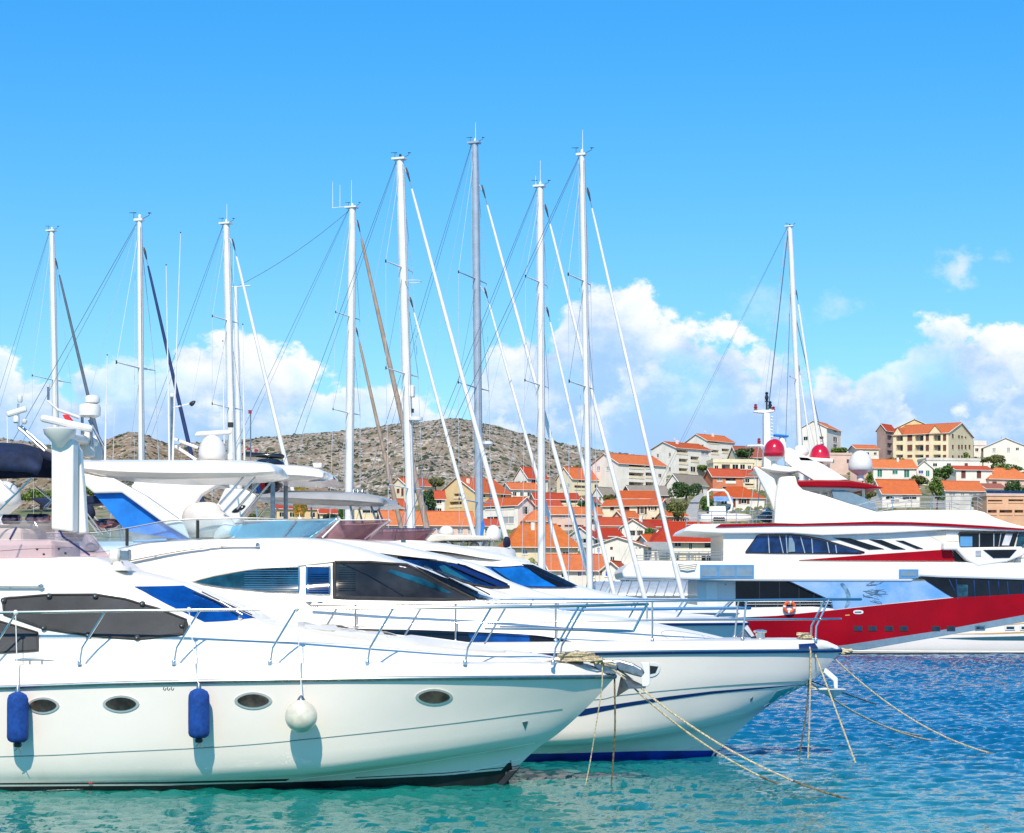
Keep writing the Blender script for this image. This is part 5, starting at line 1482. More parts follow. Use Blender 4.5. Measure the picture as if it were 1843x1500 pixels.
# ================================================================== sailing yachts: hull, mast, spreaders, rigging
def sailboat(label, Y, top, base, wpx, jib=None, inner=None, spr=(), mastm='alu_white', deg=-20.0, back=None, gear='vane', dscale=1.0, mizzen=None, aft=12.0):
    fr = Frame(base[0], Y, deg)
    rt = fr.make('sailboat', label, 'sailing yacht', 'sailing yachts moored in a row behind the motor yachts')
    s = F / Y
    T, Bp = fr.loc(top[0], top[1], 0), fr.loc(base[0], base[1], 0)
    dk = 1.15 * dscale
    k = (dk - Bp.z) / (T.z - Bp.z)
    foot = Bp + (T - Bp) * k
    r = wpx / s / 2
    mast = MB().tube([foot, foot.lerp(T, .5), foot.lerp(T, .93), T], [r, r, r * .95, r * .78], 14).build('mast', mastm, rt, smooth=True)
    MB().tube([foot + Vector((-r * .98, 0, .6)), T + Vector((-r * .8, 0, -.3))], r * .12, 4).build('sail_track', 'wire', mast)
    # hull by stations from bow to stern
    if jib:
        j = fr.P([(*jib[0], 0), (*jib[1], 0)])
        d = j[1] - j[0]
        bowx = j[1].x + d.x * (dk + .35 - j[1].z) / d.z
    else:
        bowx = foot.x + 4.2 * dscale
    L = aft * dscale
    xs = [bowx - L + L * t for t in (0, .12, .3, .5, .7, .85, .95, 1.0)]
    hb = [1.45, 1.7, 1.88, 1.9, 1.55, .95, .38, .03]
    cs = []
    for (w_, z_) in ((0.0, -.7), (.72, -.25), (.90, .12), (1.0, .75), (1.0, dk)):
        cs.append([Vector((x - (1.0 - t / 7) * 0 - (0.30 * (1 - z_ / dk) if t == 7 else 0), -hb[t] * dscale * w_, z_ * (1 if t < 7 else 1) + (.18 * (t / 7)**2 if z_ > .5 else 0))) for t, x in enumerate(xs)])
    mb = MB(); skin(mb, cs, 40, 3); endcap(mb, [c[0] for c in cs])
    weld(mb.build('hull', 'gelcoat', rt, smooth=True))
    dc = [cs[-1], [Vector((p.x, 0, p.z + .06)) for p in cs[-1]]]
    mb = MB(); skin(mb, dc, 40, 2); weld(mb.build('deck', 'gelcoat_satin', rt, smooth=True))
    tr = []
    for (w_, z_) in ((.62, 0), (.56, .34), (.4, .42), (0, .46)):
        tr.append([Vector((bowx - L * .72 + L * .5 * t / 4, -1.6 * w_ * (1, 1, .95, .7, .25)[t], dk + z_ * (1, 1, .9, .6, .12)[t])) for t in range(5)])
    mb = MB(); skin(mb, tr, 20, 2); endcap(mb, [c[0] for c in tr]); weld(mb.build('coachroof', 'gelcoat', rt, smooth=True))
    for sg in (1, -1):
        MB().box(bowx - L * .62, bowx - L * .40, sg * .92 - .012, sg * .92 + .012, dk + .12, dk + .24).build('cabin_window', 'glass_dark', rt)
        rail_ = [(x, -sg * h * dscale, dk + .62 + .1 * (t / 7)) for t, (x, h) in enumerate(zip(xs, hb))]
        g_ = MB().tube(rail_, .008, 5).build('guard_wire', 'wire_pale', rt)
        for t in range(0, 8):
            MB().tube([rail_[t], (rail_[t][0], rail_[t][1], dk)], .012, 5).build('stanchion', 'steel', g_)
    # boom with its stacked sail
    bz = dk + 1.35
    bm = MB().tube([(foot.x - .15, 0, bz), (foot.x - 4.4 * dscale, 0, bz + .05)], .075, 8).build('boom', mastm, rt, smooth=True)
    MB().tube([(foot.x - .2, 0, bz + .55), (foot.x - .5, 0, bz + .3), (foot.x - 2.4, 0, bz + .18), (foot.x - 4.2 * dscale, 0, bz + .14)], [.08, .16, .14, .07], 8).build('sail_cover', random.choice(['sail_navy', 'sail_white', 'canvas_blue']), bm, smooth=True)
    # spreaders and shrouds
    axis = (T - foot)
    tipsN, tipsF = [], []
    for (y, ln) in spr:
        p = foot + axis * ((fr.loc(top[0], y, 0).z - foot.z) / axis.z)
        a, b_ = p + Vector((-.16, -ln, .06)), p + Vector((-.16, ln, .06))
        sp_ = MB().tube([a, p], [.018, .034], 6).build('spreader', mastm, mast, smooth=True)
        MB().tube([p, b_], [.034, .018], 6).build('spreader', mastm, mast, smooth=True)
        MB().tube([a - Vector((0, 0, .05)), a + Vector((0, 0, .05))], .024, 6).build('spreader_tip', 'black_rubber', sp_)
        tipsN.append(a); tipsF.append(b_)
    cp = 1.75 * dscale
    for sg, tips in ((-1, tipsN), (1, tipsF)):
        path = [T - Vector((0, 0, .15))] + tips + [Vector((foot.x - .2, sg * cp, dk))]
        MB().tube(path, .0095, 4).build('shroud', 'wire_pale', rt)
        for i in range(len(tips)):
            up_ = foot + axis * ((tips[i].z - foot.z) / axis.z)
            nx = tips[i + 1] if i + 1 < len(tips) else Vector((foot.x - .5, sg * cp * .9, dk))
            MB().tube([up_ + Vector((0, 0, -.1)), nx], .007, 4).build('shroud', 'wire', rt)
    # backstay(s)
    MB().tube([T + Vector((-r, 0, -.05)), Vector((bowx - L + .1, -.5, dk))], .0095, 4).build('backstay', 'wire', rt)
    MB().tube([T + Vector((-r, 0, -.1)), Vector((bowx - L + .1, .5, dk))], .007, 4).build('backstay', 'wire', rt)
    MB().tube([T + Vector((-.05, -.1, -.1)), Vector((foot.x - 3.9 * dscale, -.05, bz + .1))], .006, 4).build('topping_lift', 'wire_pale', rt)
    for dx in (.14, -.22, .24):
        MB().tube([T + Vector((dx * .5, -.08, -.2)), foot + Vector((dx, -.16, .2))], .006, 4).build('halyard', 'wire' if dx > 0 else 'wire_pale', rt)
    # furled headsails
    def furl(a, b_, m_, rr_, nm, dark=0):
        A_, B_ = fr.P([(*a, 0), (*b_, 0)])
        d = B_ - A_
        B_ = A_ + d * ((dk + .45 - A_.z) / d.z)
        mst = foot + axis * ((A_.z + .25 - foot.z) / axis.z)
        st = MB().tube([mst, A_.lerp(B_, .02), B_], .014, 6).build('forestay', 'wire', rt)
        MB().tube([A_, A_.lerp(B_, .012), A_.lerp(B_, .03)], [.02, .04, .02], 8).build('furler_swivel', 'black_rubber', st, smooth=True)
        sl = MB().tube([A_.lerp(B_, t) + Vector((0, 0, -.10 * math.sin(math.pi * t))) for t in (.045, .07, .25, .5, .75, .93, .97)], [rr_ * .35, rr_ * .5, rr_ * .68, rr_ * .85, rr_ * 1.0, rr_ * 1.1, rr_ * .45], 10).build(nm, m_, st, smooth=True)
        MB().lathe([(.05, 0), (.13, .02), (.13, .13), (.05, .16)], A_.lerp(B_, .985), 12).build('furling_drum', 'black_gloss', st, smooth=True)
        return B_
    if jib:
        furl(jib[0], jib[1], jib[2], jib[3] / s / 2, 'furled_jib')
    if inner:
        furl(inner[0], inner[1], inner[2], inner[3] / s / 2, 'furled_staysail')
    # masthead gear
    hd = MB().box(T.x - r * 1.7, T.x + r * 1.3, -r, r, T.z - .02, T.z + .05).build('masthead', mastm, mast)
    MB().tube([T + Vector((.1, 0, .04)), T + Vector((.32, 0, .13)), T + Vector((.33, 0, .20))], .008, 5).build('wind_arm', 'black_rubber', hd)
    MB().tube([T + Vector((.29, 0, .20)), T + Vector((.40, 0, .19))], [.022, .008], 5).build('wind_vane', 'black_rubber', hd)
    MB().tube([T + Vector((-.2, 0, .04)), T + Vector((-.2, 0, .24))], .008, 5).build('wind_arm', 'black_rubber', hd)
    MB().tube([T + Vector((-.36, 0, .25)), T + Vector((-.12, 0, .23))], [.006, .015], 5).build('wind_vane', 'black_rubber', hd)
    MB().lathe([(.03, 0), (.045, .03), (.045, .1), (.02, .13)], T + Vector((0, 0, .05)), 8).build('masthead_light', 'black_gloss' if gear == 'dark' else 'alu_white', hd, smooth=True)
    for (dx, h_) in {'vane': [], 'dark': [], 'whip': [(.02, .75 * dscale)], 'three': [(-.95, 1.15), (-.6, 1.0), (-.05, 1.15)], 'twin': [(.0, .9), (-.18, .35)]}[gear]:
        MB().tube([T + Vector((dx, 0, .05)), T + Vector((dx, 0, h_ + .05))], [.014, .008], 6).build('whip_antenna', 'line_white', hd)
    if gear == 'three':
        MB().tube([T + Vector((-.98, 0, .05)), T + Vector((0, 0, .06))], .016, 5).build('antenna_bar', 'line_white', hd)
    return fr, rt, mast, T, foot

JB = 'sail_white'
sailboat('sailing yacht with white mast and dark navy furled jib, second mast from the left', 59, (251.5, 397), (254.5, 830), 11, ((259, 446), (348, 829), 'sail_navy', 9), None, [(663, 1.1)])
f8 = sailboat('sailing yacht whose slim white mast is the rightmost of the tall central group', 63.5, (1047.5, 279), (1062, 1060), 11.5, ((1057, 338), (1228, 1072), JB, 8), None, [(507, 1.15), (697, 1.25)], gear='whip')
f5 = sailboat('sailing yacht with a white mast carrying a radar ring and two white furled headsails', 68, (720.5, 287), (740, 948), 16.5, ((731, 302), (919, 996), JB, 9.5), ((738, 535), (854, 964), JB, 8), [(483, 1.15), (674, 1.4), (880, 1.5)], gear='dark')
f7 = sailboat('sailing yacht whose white mast stands next right of the blue-grey mast', 72.5, (972.5, 336), (975, 1030), 14, ((981, 368), (1156, 1058), JB, 8.5), ((984, 553), (1101, 1050), JB, 7.5), [(509, 1.2), (694, 1.3)], gear='twin')
f6 = sailboat('sailing yacht with the tallest mast, blue-grey, and two white furled headsails', 77, (855, 258), (863, 965), 14.5, ((867, 333), (1062, 1041), JB, 8.5), ((872, 518), (1023, 1052), JB, 7.5), [(503, 1.5), (699, 1.65), (905, 1.7)], mastm='alu_grey', gear='whip')
f3 = sailboat('sailing yacht with white mast and white furled jib, third tall mast from the left', 81.5, (407.5, 403), (418, 825), 14, ((418, 430), (517, 839), JB, 9), None, [(578, 1.1), (735, 1.3)], gear='whip')
f4 = sailboat('ketch with two white masts and tan furled headsails', 86.5, (634.5, 374), (628.5, 885), 15, ((643, 396), (768, 946), 'sail_tan', 11), ((641, 590), (722, 946), 'sail_tan', 9), [(571, 1.25), (744, 1.4)], gear='three', aft=15)
f1 = sailboat('sailing yacht with white mast and dark grey furled jib, leftmost of all the masts', 92, (93.5, 416), (103, 900), 11.5, ((99.5, 465), (178, 790), 'sail_grey', 8), None, [(685, 1.6)])
f9 = sailboat('sailing yacht far off, its lone white mast rising behind the red superyacht', 136, (1421.5, 408), (1441, 830), 10, ((1433, 522), (1475, 803), JB, 7), ((1437, 655), (1458, 800), JB, 5), [(684, 1.5)], gear='dark', dscale=1.5)
# ketch mizzen and the stay between its mastheads
fr, rt, mast, T, foot = f4
a, b_ = fr.loc(424, 517, 0), fr.loc(430, 825, 0)
b_ = a + (b_ - a) * ((1.2 - a.z) / (b_.z - a.z))
mz = MB().tube([b_, b_.lerp(a, .6), a], [.12, .12, .09], 12).build('mizzen_mast', 'alu_white', rt, smooth=True)
MB().tube([a + Vector((-.55, 0, 0)), a + Vector((.75, 0, .02))], .03, 6).build('spreader', 'alu_white', mz)
MB().tube([a + Vector((-.1, 0, 0)), a + Vector((-.1, 0, 1.7))], .012, 5).build('whip_antenna', 'line_white', mz)
MB().tube([a.lerp(T, t) - Vector((0, 0, .25 * 4 * t * (1 - t))) for t in [i / 8 for i in range(9)]], .011, 4).build('triatic_stay', 'wire', rt)
# radar ring and scanner on the 720 mast
fr, rt, mast, T, foot = f5
p = fr.loc(744, 507, 0)
MB().tube([p + Vector((.28 * math.cos(t), .28 * math.sin(t), 0)) for t in [i * math.pi / 8 for i in range(17)]], .014, 5).build('radar_ring', 'alu_white', mast)
q = fr.loc(748, 757, 0)
MB().lathe([(.05, -.10), (.10, -.02), (.24, 0), (.24, .10), (.1, .14)], q, 16).build('radome', 'alu_white', mast, smooth=True)
q = fr.loc(742, 705, 0); MB().box(q.x - .08, q.x + .08, -.1, .1, q.z - .2, q.z + .2).build('radar_reflector', 'alu_white', mast, bevel=.04)
q = fr.loc(742, 739, 0); MB().box(q.x - .05, q.x + .05, -.05, .05, q.z - .08, q.z + .06).build('steaming_light', 'black_gloss', mast, bevel=.01)
fr, rt, mast, T, foot = f6
q = fr.loc(877, 800, 0); MB().lathe([(.04, -.12), (.08, -.02), (.22, 0), (.22, .09), (.1, .12)], q, 16).build('radome', 'alu_white', mast, smooth=True)

# ================================================================== gold figure on the neighbour's deck
q = aw(D, 540, 932, .35)
g = empty('sculpture', q, 0, 'shiny gold figure standing under the grey hardtop, its head showing above', 'sculpture')
g_ = Frame(540, q.y, 0)
def gp(px, py):
    return Vector(((px - CX) * q.y / F, q.y, CZ - (py - HY) * q.y / F)) - q
mb = MB()
mb.tube([gp(534, 931), gp(533, 920), gp(536, 908), gp(540, 898), gp(541, 886)], [.06, .09, .12, .16, .14], 12)
mb.tube([gp(543, 931), gp(545, 921), gp(543, 910), gp(541, 900)], [.05, .08, .11, .12], 12)
mb.tube([gp(541, 906), gp(549, 912), gp(552, 921)], [.08, .06, .04], 10)
mb.build('figure_body', 'gold', g, smooth=True)
MB().lathe([(.05, 0), (.14, .03), (.165, .10), (.15, .19), (.10, .24), (.02, .26)], gp(540, 886), 18).build('figure_head', 'gold', g, smooth=True)

# more wires on the far mast
fr, rt, mast, T, foot = f9
for (a, b_, m__, r_) in (((1418, 418), (1376, 800), 'wire', .035), ((1416, 412), (1362, 830), 'wire_pale', .02), ((1424, 480), (1414, 800), 'wire', .02), ((1430, 560), (1482, 800), 'wire', .03), ((1426, 520), (1392, 800), 'wire_pale', .016), ((1428, 640), (1468, 810), 'wire_pale', .016)):
    A_, B_ = fr.loc(*a, 0), fr.loc(*b_, 0)
    MB().tube([A_, A_ + (B_ - A_) * ((1.7 - A_.z) / (B_.z - A_.z))], r_, 4).build('shroud', m__, rt)

# ================================================================== red and white superyacht
S = Frame(1500, 119.4, 0)
rootS = S.make('superyacht', 'long red and white superyacht with two red domes, moored across the basin', 'superyacht')
BS = 4.3
shS = [(1322, 1112, 4.1), (1400, 1108, BS), (1500, 1098, BS), (1600, 1087, BS), (1712, 1076, BS), (1843, 1068, BS), (2100, 1058, 4.0), (2350, 1052, 2.8), (2560, 1048, .9), (2620, 1047, .05)]
wS = [(1372, 1178, 3.7), (1450, 1178, 4.0), (1600, 1178, 4.1), (1843, 1178, 4.0), (2050, 1178, 3.4), (2280, 1178, 2.0), (2440, 1178, .6), (2480, 1178, .05)]
mS = [(1352, 1146, 3.95), (1430, 1146, 4.2), (1600, 1144, BS), (1843, 1140, 4.25), (2080, 1136, 3.8), (2320, 1130, 2.4), (2510, 1125, .7), (2560, 1123, .05)]
hS = hull(S, shS, [mS], wS, keel=-1.5, M=4)
bvHS = bvh_of(hS)
loft(S, [shS, [(x, y, 0) for x, y, b in shS]], 'deck', 'teak', M=2, cap=False)
dec = lambda poly, name, m_, off=.02, step=14, parent=None, thick=.03: decal(S, bvHS, poly, name, m_, off=off, step=step, parent=parent, thick=thick)
dec([(1338, 1113), (1400, 1108.5), (1500, 1098.5), (1600, 1087.5), (1712, 1076.5), (1843, 1069), (1990, 1063), (1990, 1072), (1843, 1107), (1686, 1136), (1522, 1161), (1440, 1170), (1384, 1172), (1362, 1150)], 'red_side', 'yacht_red')
dec([(1384, 1172), (1440, 1170), (1522, 1161), (1686, 1136), (1843, 1107), (1990, 1073), (1990, 1090), (1843, 1119), (1686, 1146), (1560, 1168), (1520, 1172), (1420, 1175)], 'grey_stripe', 'yacht_grey', off=.025)
dec([(1372, 1175.6), (1990, 1175.6), (1990, 1180), (1372, 1180)], 'boot_stripe', 'stripe_black')
dec([(1689, 1149), (1760, 1147), (1843, 1145), (1990, 1143), (1990, 1152), (1843, 1153), (1770, 1152.5)], 'side_swoosh', 'swoosh_teal')
dec([(1708, 1141.5), (1780, 1139.5), (1843, 1137), (1990, 1132), (1990, 1134), (1843, 1139.3), (1780, 1141.5)], 'gold_stripe', 'gold_line')
dec([(1800, 1126), (1843, 1121), (1990, 1104), (1990, 1106), (1843, 1123)], 'gold_stripe', 'gold_line')
for x in (1544, 1570, 1599, 1626, 1684, 1711):
    pp = [(x - 8, 1127), (x + 8, 1127), (x + 8, 1136), (x - 7, 1136)]
    o = dec(pp, 'hull_port', 'black_rubber', off=.05, step=5)
    dec([(x - 1, 1129), (x + 6, 1129), (x + 6, 1134), (x, 1134)], 'port_glass', 'glass_navy', off=.065, step=4, parent=o)
for x in (1764, 1818, 1845, 1890, 1930):
    o = dec([(x - 10, 1126), (x + 9, 1125.5), (x + 9, 1134), (x - 9, 1134.5)], 'hull_port', 'alu_white' if x > 1780 else 'dull_steel', off=.05, step=5)
    dec([(x - 7, 1128), (x + 7, 1128), (x + 7, 1132.5), (x - 7, 1132.5)], 'port_glass', 'glass_teal', off=.065, step=4, parent=o)
o = dec(curve2([(1536, 1100), (1541, 1098.5), (1548, 1098.5), (1553, 1100), (1553, 1104), (1548, 1105.5), (1541, 1105.5), (1536, 1104)], n=2), 'fairlead', 'alu_white', off=.05, step=3)
dec([(1538, 1101), (1550, 1100.5), (1550, 1103.5), (1538, 1103.5)], 'fairlead_slot', 'dull_steel', off=.065, step=3, parent=o)
dec([(1521, 1107), (1529, 1106.5), (1529, 1108.2), (1521, 1108.6)], 'hull_plaque', 'gold_line', off=.05, step=4)

def sl(poly, b0, b1, name, m_, parent=None, bevel=0.0, both=False):
    o = slab(S, poly, b0, b1, name, m_, parent=parent, bevel=bevel)
    if both:
        slab(S, poly, -b1, -b0, name, m_, parent=parent, bevel=bevel)
    return o
# main deck
sl([(1255, 1044), (1500, 1044), (1500, 1108), (1255, 1114)], 3.2, -3.2, 'main_deck_house', 'gelcoat_satin')
g = sl([(1324, 1046), (1424, 1046), (1505, 1082), (1500, 1091), (1340, 1093), (1324, 1090)], 3.23, 3.20, 'saloon_glass', 'glass_dark', both=True)
for x in (1366, 1402, 1437, 1464):
    sl([(x, 1047 + max(0, (x - 1424) * .45)), (x + 2, 1047 + max(0, (x - 1422) * .45)), (x + 2, 1091), (x, 1091)], 3.26, 3.23, 'window_mullion', 'black_gloss', parent=g)
sl([(1476, 1081), (1489, 1080), (1489, 1090), (1477, 1090)], 3.27, 3.24, 'curtain', 'sail_white', parent=g)
d = sl([(1271, 1049), (1273, 1047), (1289, 1047), (1291, 1049), (1291, 1098), (1271, 1098)], 3.24, 3.2, 'side_door', 'gelcoat', bevel=.02)
sl([(1287, 1078), (1289, 1078), (1289, 1080), (1287, 1080)], 3.28, 3.24, 'door_handle', 'steel', parent=d)
MB().lathe([(.05, 0), (.05, .05)], S.loc(1306, 1052, 3.28), 8, axis='y').build('wall_lamp', 'dull_steel', rootS)
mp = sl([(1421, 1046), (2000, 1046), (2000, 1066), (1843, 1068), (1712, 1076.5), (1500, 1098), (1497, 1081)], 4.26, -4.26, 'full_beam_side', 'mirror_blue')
# vague printed shapes on the mirrored panel
random.seed(12)
def scribble(cx_, cy_, w_, h_, n, m_):
    for _ in range(n):
        x, y = cx_ + random.uniform(-1, 1) * w_, cy_ + random.uniform(-1, 1) * h_
        pts = [(x, y)]
        a = random.uniform(-.5, .5)
        for k in range(4):
            a += random.uniform(-.7, .7)
            x += 5 * math.cos(a); y += 2.2 * math.sin(a)
            pts.append((x, y))
        tubes(S, [(p[0], p[1], 4.27) for p in pts], 'printed_mark', m_, random.uniform(.012, .035), parent=mp, n=4)
scribble(1566, 1068, 14, 8, 20, 'print_grey'); scribble(1566, 1052, 13, 2, 5, 'print_grey'); scribble(1570, 1082, 8, 2, 4, 'print_grey')
sl(curve2([(1518, 1050), (1526, 1060), (1531, 1072), (1530, 1086), (1524, 1094), (1520, 1093), (1524, 1080), (1520, 1064), (1512, 1052)], n=3), 4.275, 4.262, 'printed_mark', 'print_grey', parent=mp)
g = sl([(1656, 1038.5), (1690, 1040.5), (1843, 1046), (2000, 1050), (2000, 1064), (1843, 1069), (1722, 1079.5), (1703, 1069)], 4.30, 4.262, 'saloon_window', 'glass_dark', both=True)
for x, dx in ((1707, 10), (1720, 3), (1752, 2), (1778, 3), (1796, 2), (1812, 2), (1838, 2)):
    yt, yb = 1042 + (x - 1690) * .04, (1079 - (x - 1722) * .085 if x > 1716 else 1064)
    sl([(x, yt), (x + 2, yt), (x + dx + 2, yb), (x + dx, yb)], 4.33, 4.30, 'window_mullion', 'glass_navy', parent=g)
sl([(1722, 1052), (1742, 1053), (1742, 1074), (1724, 1076)], 4.32, 4.30, 'window_blind', 'glass_teal', parent=g)
# aft bulwark and its rail
sl([(1322, 1112), (1400, 1108.5), (1500, 1098.5), (1500, 1096), (1463, 1092), (1400, 1093), (1340, 1094), (1322, 1098)], 4.30, 4.15, 'aft_bulwark', 'gelcoat', both=True)
for (y0, y1, r_) in ((1083.5, 1083, .022), (1088, 1087.5, .012)):
    tubes(S, [(1340, y0, 4.2), (1530, y1, 4.2)], 'deck_rail', 'steel', r_, mirror=True, n=6)
for x in (1342, 1360, 1400, 1440, 1479, 1505, 1530):
    tubes(S, [(x, 1083.5, 4.2), (x, 1096, 4.2)], 'rail_post', 'steel', .018, n=5)
# upper deck band with rounded tail
sl([(1119, 1030), (1128, 1018), (1140, 1012), (1160, 1009.5), (1400, 1010.5), (1843, 1013), (2100, 1016), (2180, 1022), (2100, 1046), (1843, 1044.5), (1690, 1040), (1656, 1038), (1640, 1047), (1420, 1046.5), (1324, 1046), (1200, 1042.5), (1122, 1041)], 4.36, -4.36, 'upper_deck_bulwark', 'gelcoat', bevel=.12)
sl([(1260, 1017), (1357, 1017), (1357, 1041), (1260, 1041)], 4.40, 4.36, 'locker_frame', 'frame_blue')
for x in (1263, 1294.5, 1326):
    sl([(x, 1020.5), (x + 28, 1020.5), (x + 28, 1038), (x, 1038)], 4.42, 4.40, 'locker_panel', 'yacht_grey')
sl([(1618, 1025), (1653, 1025), (1653, 1041), (1618, 1041)], 4.40, 4.36, 'locker_frame', 'frame_blue')
sl([(1622, 1029), (1649, 1029), (1649, 1037), (1622, 1037)], 4.42, 4.40, 'locker_panel', 'yacht_grey')
bk = S.P([(1222, 1016, 4.4), (1252, 1016, 4.4), (1250, 1026, 4.4), (1226, 1026, 4.4)])
for k in range(4):
    tubes(S, [(1221 + k, 1015 + k * 3.4, 4.42), (1237, 1017.5 + k * 3.2, 4.44), (1254 - k, 1015 + k * 3.4, 4.42)], 'rope_basket', 'cream', .05, n=6)
# upper house
sl([(1302, 955), (1302, 1011), (1950, 1014), (2020, 1000), (1960, 956)], 3.7, -3.7, 'upper_deck_house', 'gelcoat')
def sidewin(poly, b, name='upper_window', m_='glass_dark', frame=True):
    o = sl(poly, b + .03, b + .002, name, m_, both=True)
    if frame:
        P = [S.loc(x, y, b + .03) for x, y in poly]
        MB().tube(P + [P[0]], .045, 5).build('window_frame', 'black_gloss', o)
    return o
g = sidewin([(1342, 995), (1345, 990), (1363, 965), (1368, 963.5), (1424, 963), (1452, 966), (1480, 971), (1556, 994.5), (1548, 996), (1400, 996)], 3.7, m_='glass_navy')
for (x0, x1, y0, y1) in ((1382, 1384, 964, 996), (1402, 1409, 964, 996), (1414, 1416, 964, 996), (1440, 1448, 966, 996), (1460, 1462, 969, 996), (1488, 1492, 976, 996), (1503, 1505, 981, 996)):
    sl([(x0, y0), (x0 + 1.6, y0), (x1 + 1.6, y1), (x1, y1)], 3.77, 3.74, 'window_mullion', 'alu_grey', parent=g)
sl([(1420, 966), (1424, 964), (1430, 978), (1431, 993), (1419, 994)], 3.76, 3.735, 'curtain', 'yacht_grey', parent=g)
for p in ([(1499, 968), (1530, 969), (1592, 988.5), (1564, 989.5)], [(1564, 971), (1587, 972), (1630, 989), (1608, 989)], [(1612, 973), (1626, 973.5), (1662, 988), (1650, 988)]):
    sl(p, 3.74, 3.70, 'louvre_window', 'glass_dark', both=True)
sl([(1438, 1008.5), (1560, 999), (1650, 993), (1713, 988.5), (1718, 1010)], 3.86, 3.70, 'red_wedge', 'yacht_red', both=True)
sl([(1716, 992), (1720, 993), (1742, 1011), (1718, 1010.5)], 3.80, 3.70, 'wedge_end', 'glass_dark', both=True)
# bridge: recess shade painted as a cream sheet, windows, wing
sl([(1666, 961), (1700, 955), (1860, 955), (1860, 981), (1700, 981), (1695, 977)], 3.72, 3.70, 'recess_shade_panel', 'cream', both=True)
sl([(1698, 976), (1727, 976), (1728, 986), (1840, 984), (1843, 1000), (1812, 1012), (1760, 1020), (1740, 1009), (1722, 990), (1698, 990)], 4.38, 3.70, 'bridge_wing', 'gelcoat', bevel=.08, both=True)
g = sidewin([(1727, 959), (1832, 958.5), (1824, 984.5), (1727, 985.5)], 3.74, 'bridge_window', 'glass_dark')
sl([(1728, 966), (1750, 966), (1750, 984), (1728, 984)], 3.80, 3.775, 'window_blind', 'frame_blue', parent=g)
for x in (1762, 1788, 1801):
    sl([(x, 960), (x + 1.5, 960), (x + (1.5 if x < 1790 else -3), 985), (x - (0 if x < 1790 else 4), 985)], 3.80, 3.775, 'window_mullion', 'alu_grey', parent=g)
sl([(1810, 961), (1823, 961), (1816, 982), (1803, 982)], 3.80, 3.775, 'inner_pane', 'grey_pad', parent=g)
sl([(1834, 958), (1900, 959), (1900, 986), (1828, 985)], 3.76, 3.72, 'bridge_window', 'glass_teal', both=True)
sl([(1703, 959), (1724, 959), (1724, 974), (1703, 974)], 3.76, 3.72, 'wheelhouse_door', 'gelcoat', both=True)
sl([(1770, 990), (1830, 989.5), (1817, 1004), (1788, 1004.5)], 4.42, 4.385, 'wing_window', 'glass_dark', both=True)
for k in range(5):
    sl([(1756, 991 + k * 2.4), (1766, 991 + k * 2.4), (1766, 992 + k * 2.4), (1756, 992 + k * 2.4)], 4.42, 4.385, 'vent_slat', 'grey_pad')
for a, b_ in (((1843, 980, 4.3), (1826, 1012, 4.3)), ((1860, 995, 4.3), (1828, 1000, 4.3)), ((1860, 1003, 4.3), (1826, 1006, 4.3))):
    tubes(S, [a, b_], 'deck_rail', 'dull_steel', .03, n=5)
# sun deck roof body and red line
sl([(1230, 957), (1236, 950), (1249, 943.5), (1394, 942), (1570, 939), (1580, 922), (1610, 919), (1659, 918), (1755, 918), (1772, 922), (1790, 932), (1816, 941), (1843, 948), (1960, 962), (1960, 966), (1843, 957), (1702, 954), (1600, 960), (1480, 964), (1424, 960), (1302, 960.5)], 4.05, -4.05, 'sun_deck_body', 'gelcoat', bevel=.1)
sl([(1288, 949), (1297, 943.5), (1393, 942), (1440, 942.5), (1500, 941), (1571, 939), (1640, 940), (1702, 942.5), (1780, 947), (1860, 953), (1860, 955.5), (1780, 951.5), (1702, 947.5), (1640, 945), (1571, 944.5), (1500, 945.5), (1440, 946.5), (1393, 946.5), (1300, 949)], 4.12, 4.05, 'red_line', 'yacht_red', both=True)
sl([(1394, 942), (1396, 900), (1402, 862), (1406, 858.5), (1432, 857), (1436, 873), (1446, 882), (1484, 892), (1527, 906), (1580, 922), (1640, 940), (1571, 940)], 3.9, 3.4, 'side_fin', 'gelcoat', bevel=.08, both=True)
sl([(1496, 880), (1525, 884), (1556, 896), (1574, 905), (1581, 921), (1545, 912), (1500, 897)], 2.6, 2.3, 'screen_wing', 'yacht_grey', bevel=.03, both=True)
sl([(1500, 886), (1560, 905), (1560, 925), (1500, 925)], 1.5, -1.5, 'sun_deck_bar', 'gelcoat_satin', bevel=.05)
# hardtop disc
def plan_slab(pxs, y0, y1, half, name, m_, parent=None):
    a, c_ = S.loc(pxs[0], y0, 0), S.loc(pxs[1], y0, 0)
    zt, zb = S.loc(pxs[0], y0, half).z, S.loc(pxs[0], y1, half).z
    pl = []
    for k in range(28):
        t = 2 * math.pi * k / 28
        cx_, rx = (a.x + c_.x) / 2, (c_.x - a.x) / 2
        ex = 3.0 if math.cos(t) < 0 else 1.6
        pl.append((cx_ + rx * math.copysign(abs(math.cos(t))**(2 / ex), math.cos(t)), half * math.copysign(abs(math.sin(t))**(2 / ex), math.sin(t))))
    k = len(pl)
    mb = MB().add([(x, y, zt) for x, y in pl] + [(x, y, zb) for x, y in pl], [tuple(range(k)), tuple(reversed(range(k, 2 * k)))] + [(i, (i + 1) % k, (i + 1) % k + k, i + k) for i in range(k)])
    o = mb.build(name, m_, parent or rootS, bevel=.04); weld_flat(o); return o
ht_ = sl([(1433, 865), (1470, 864), (1530, 865), (1560, 870), (1592, 878.5), (1560, 880), (1524, 877.5), (1432, 876)], 2.9, -2.9, 'hardtop', 'yacht_red', bevel=.08)
sl([(1434, 876), (1524, 877.5), (1560, 880), (1540, 883), (1440, 880)], 2.6, -2.6, 'hardtop_underside', 'gelcoat_satin', parent=ht_)
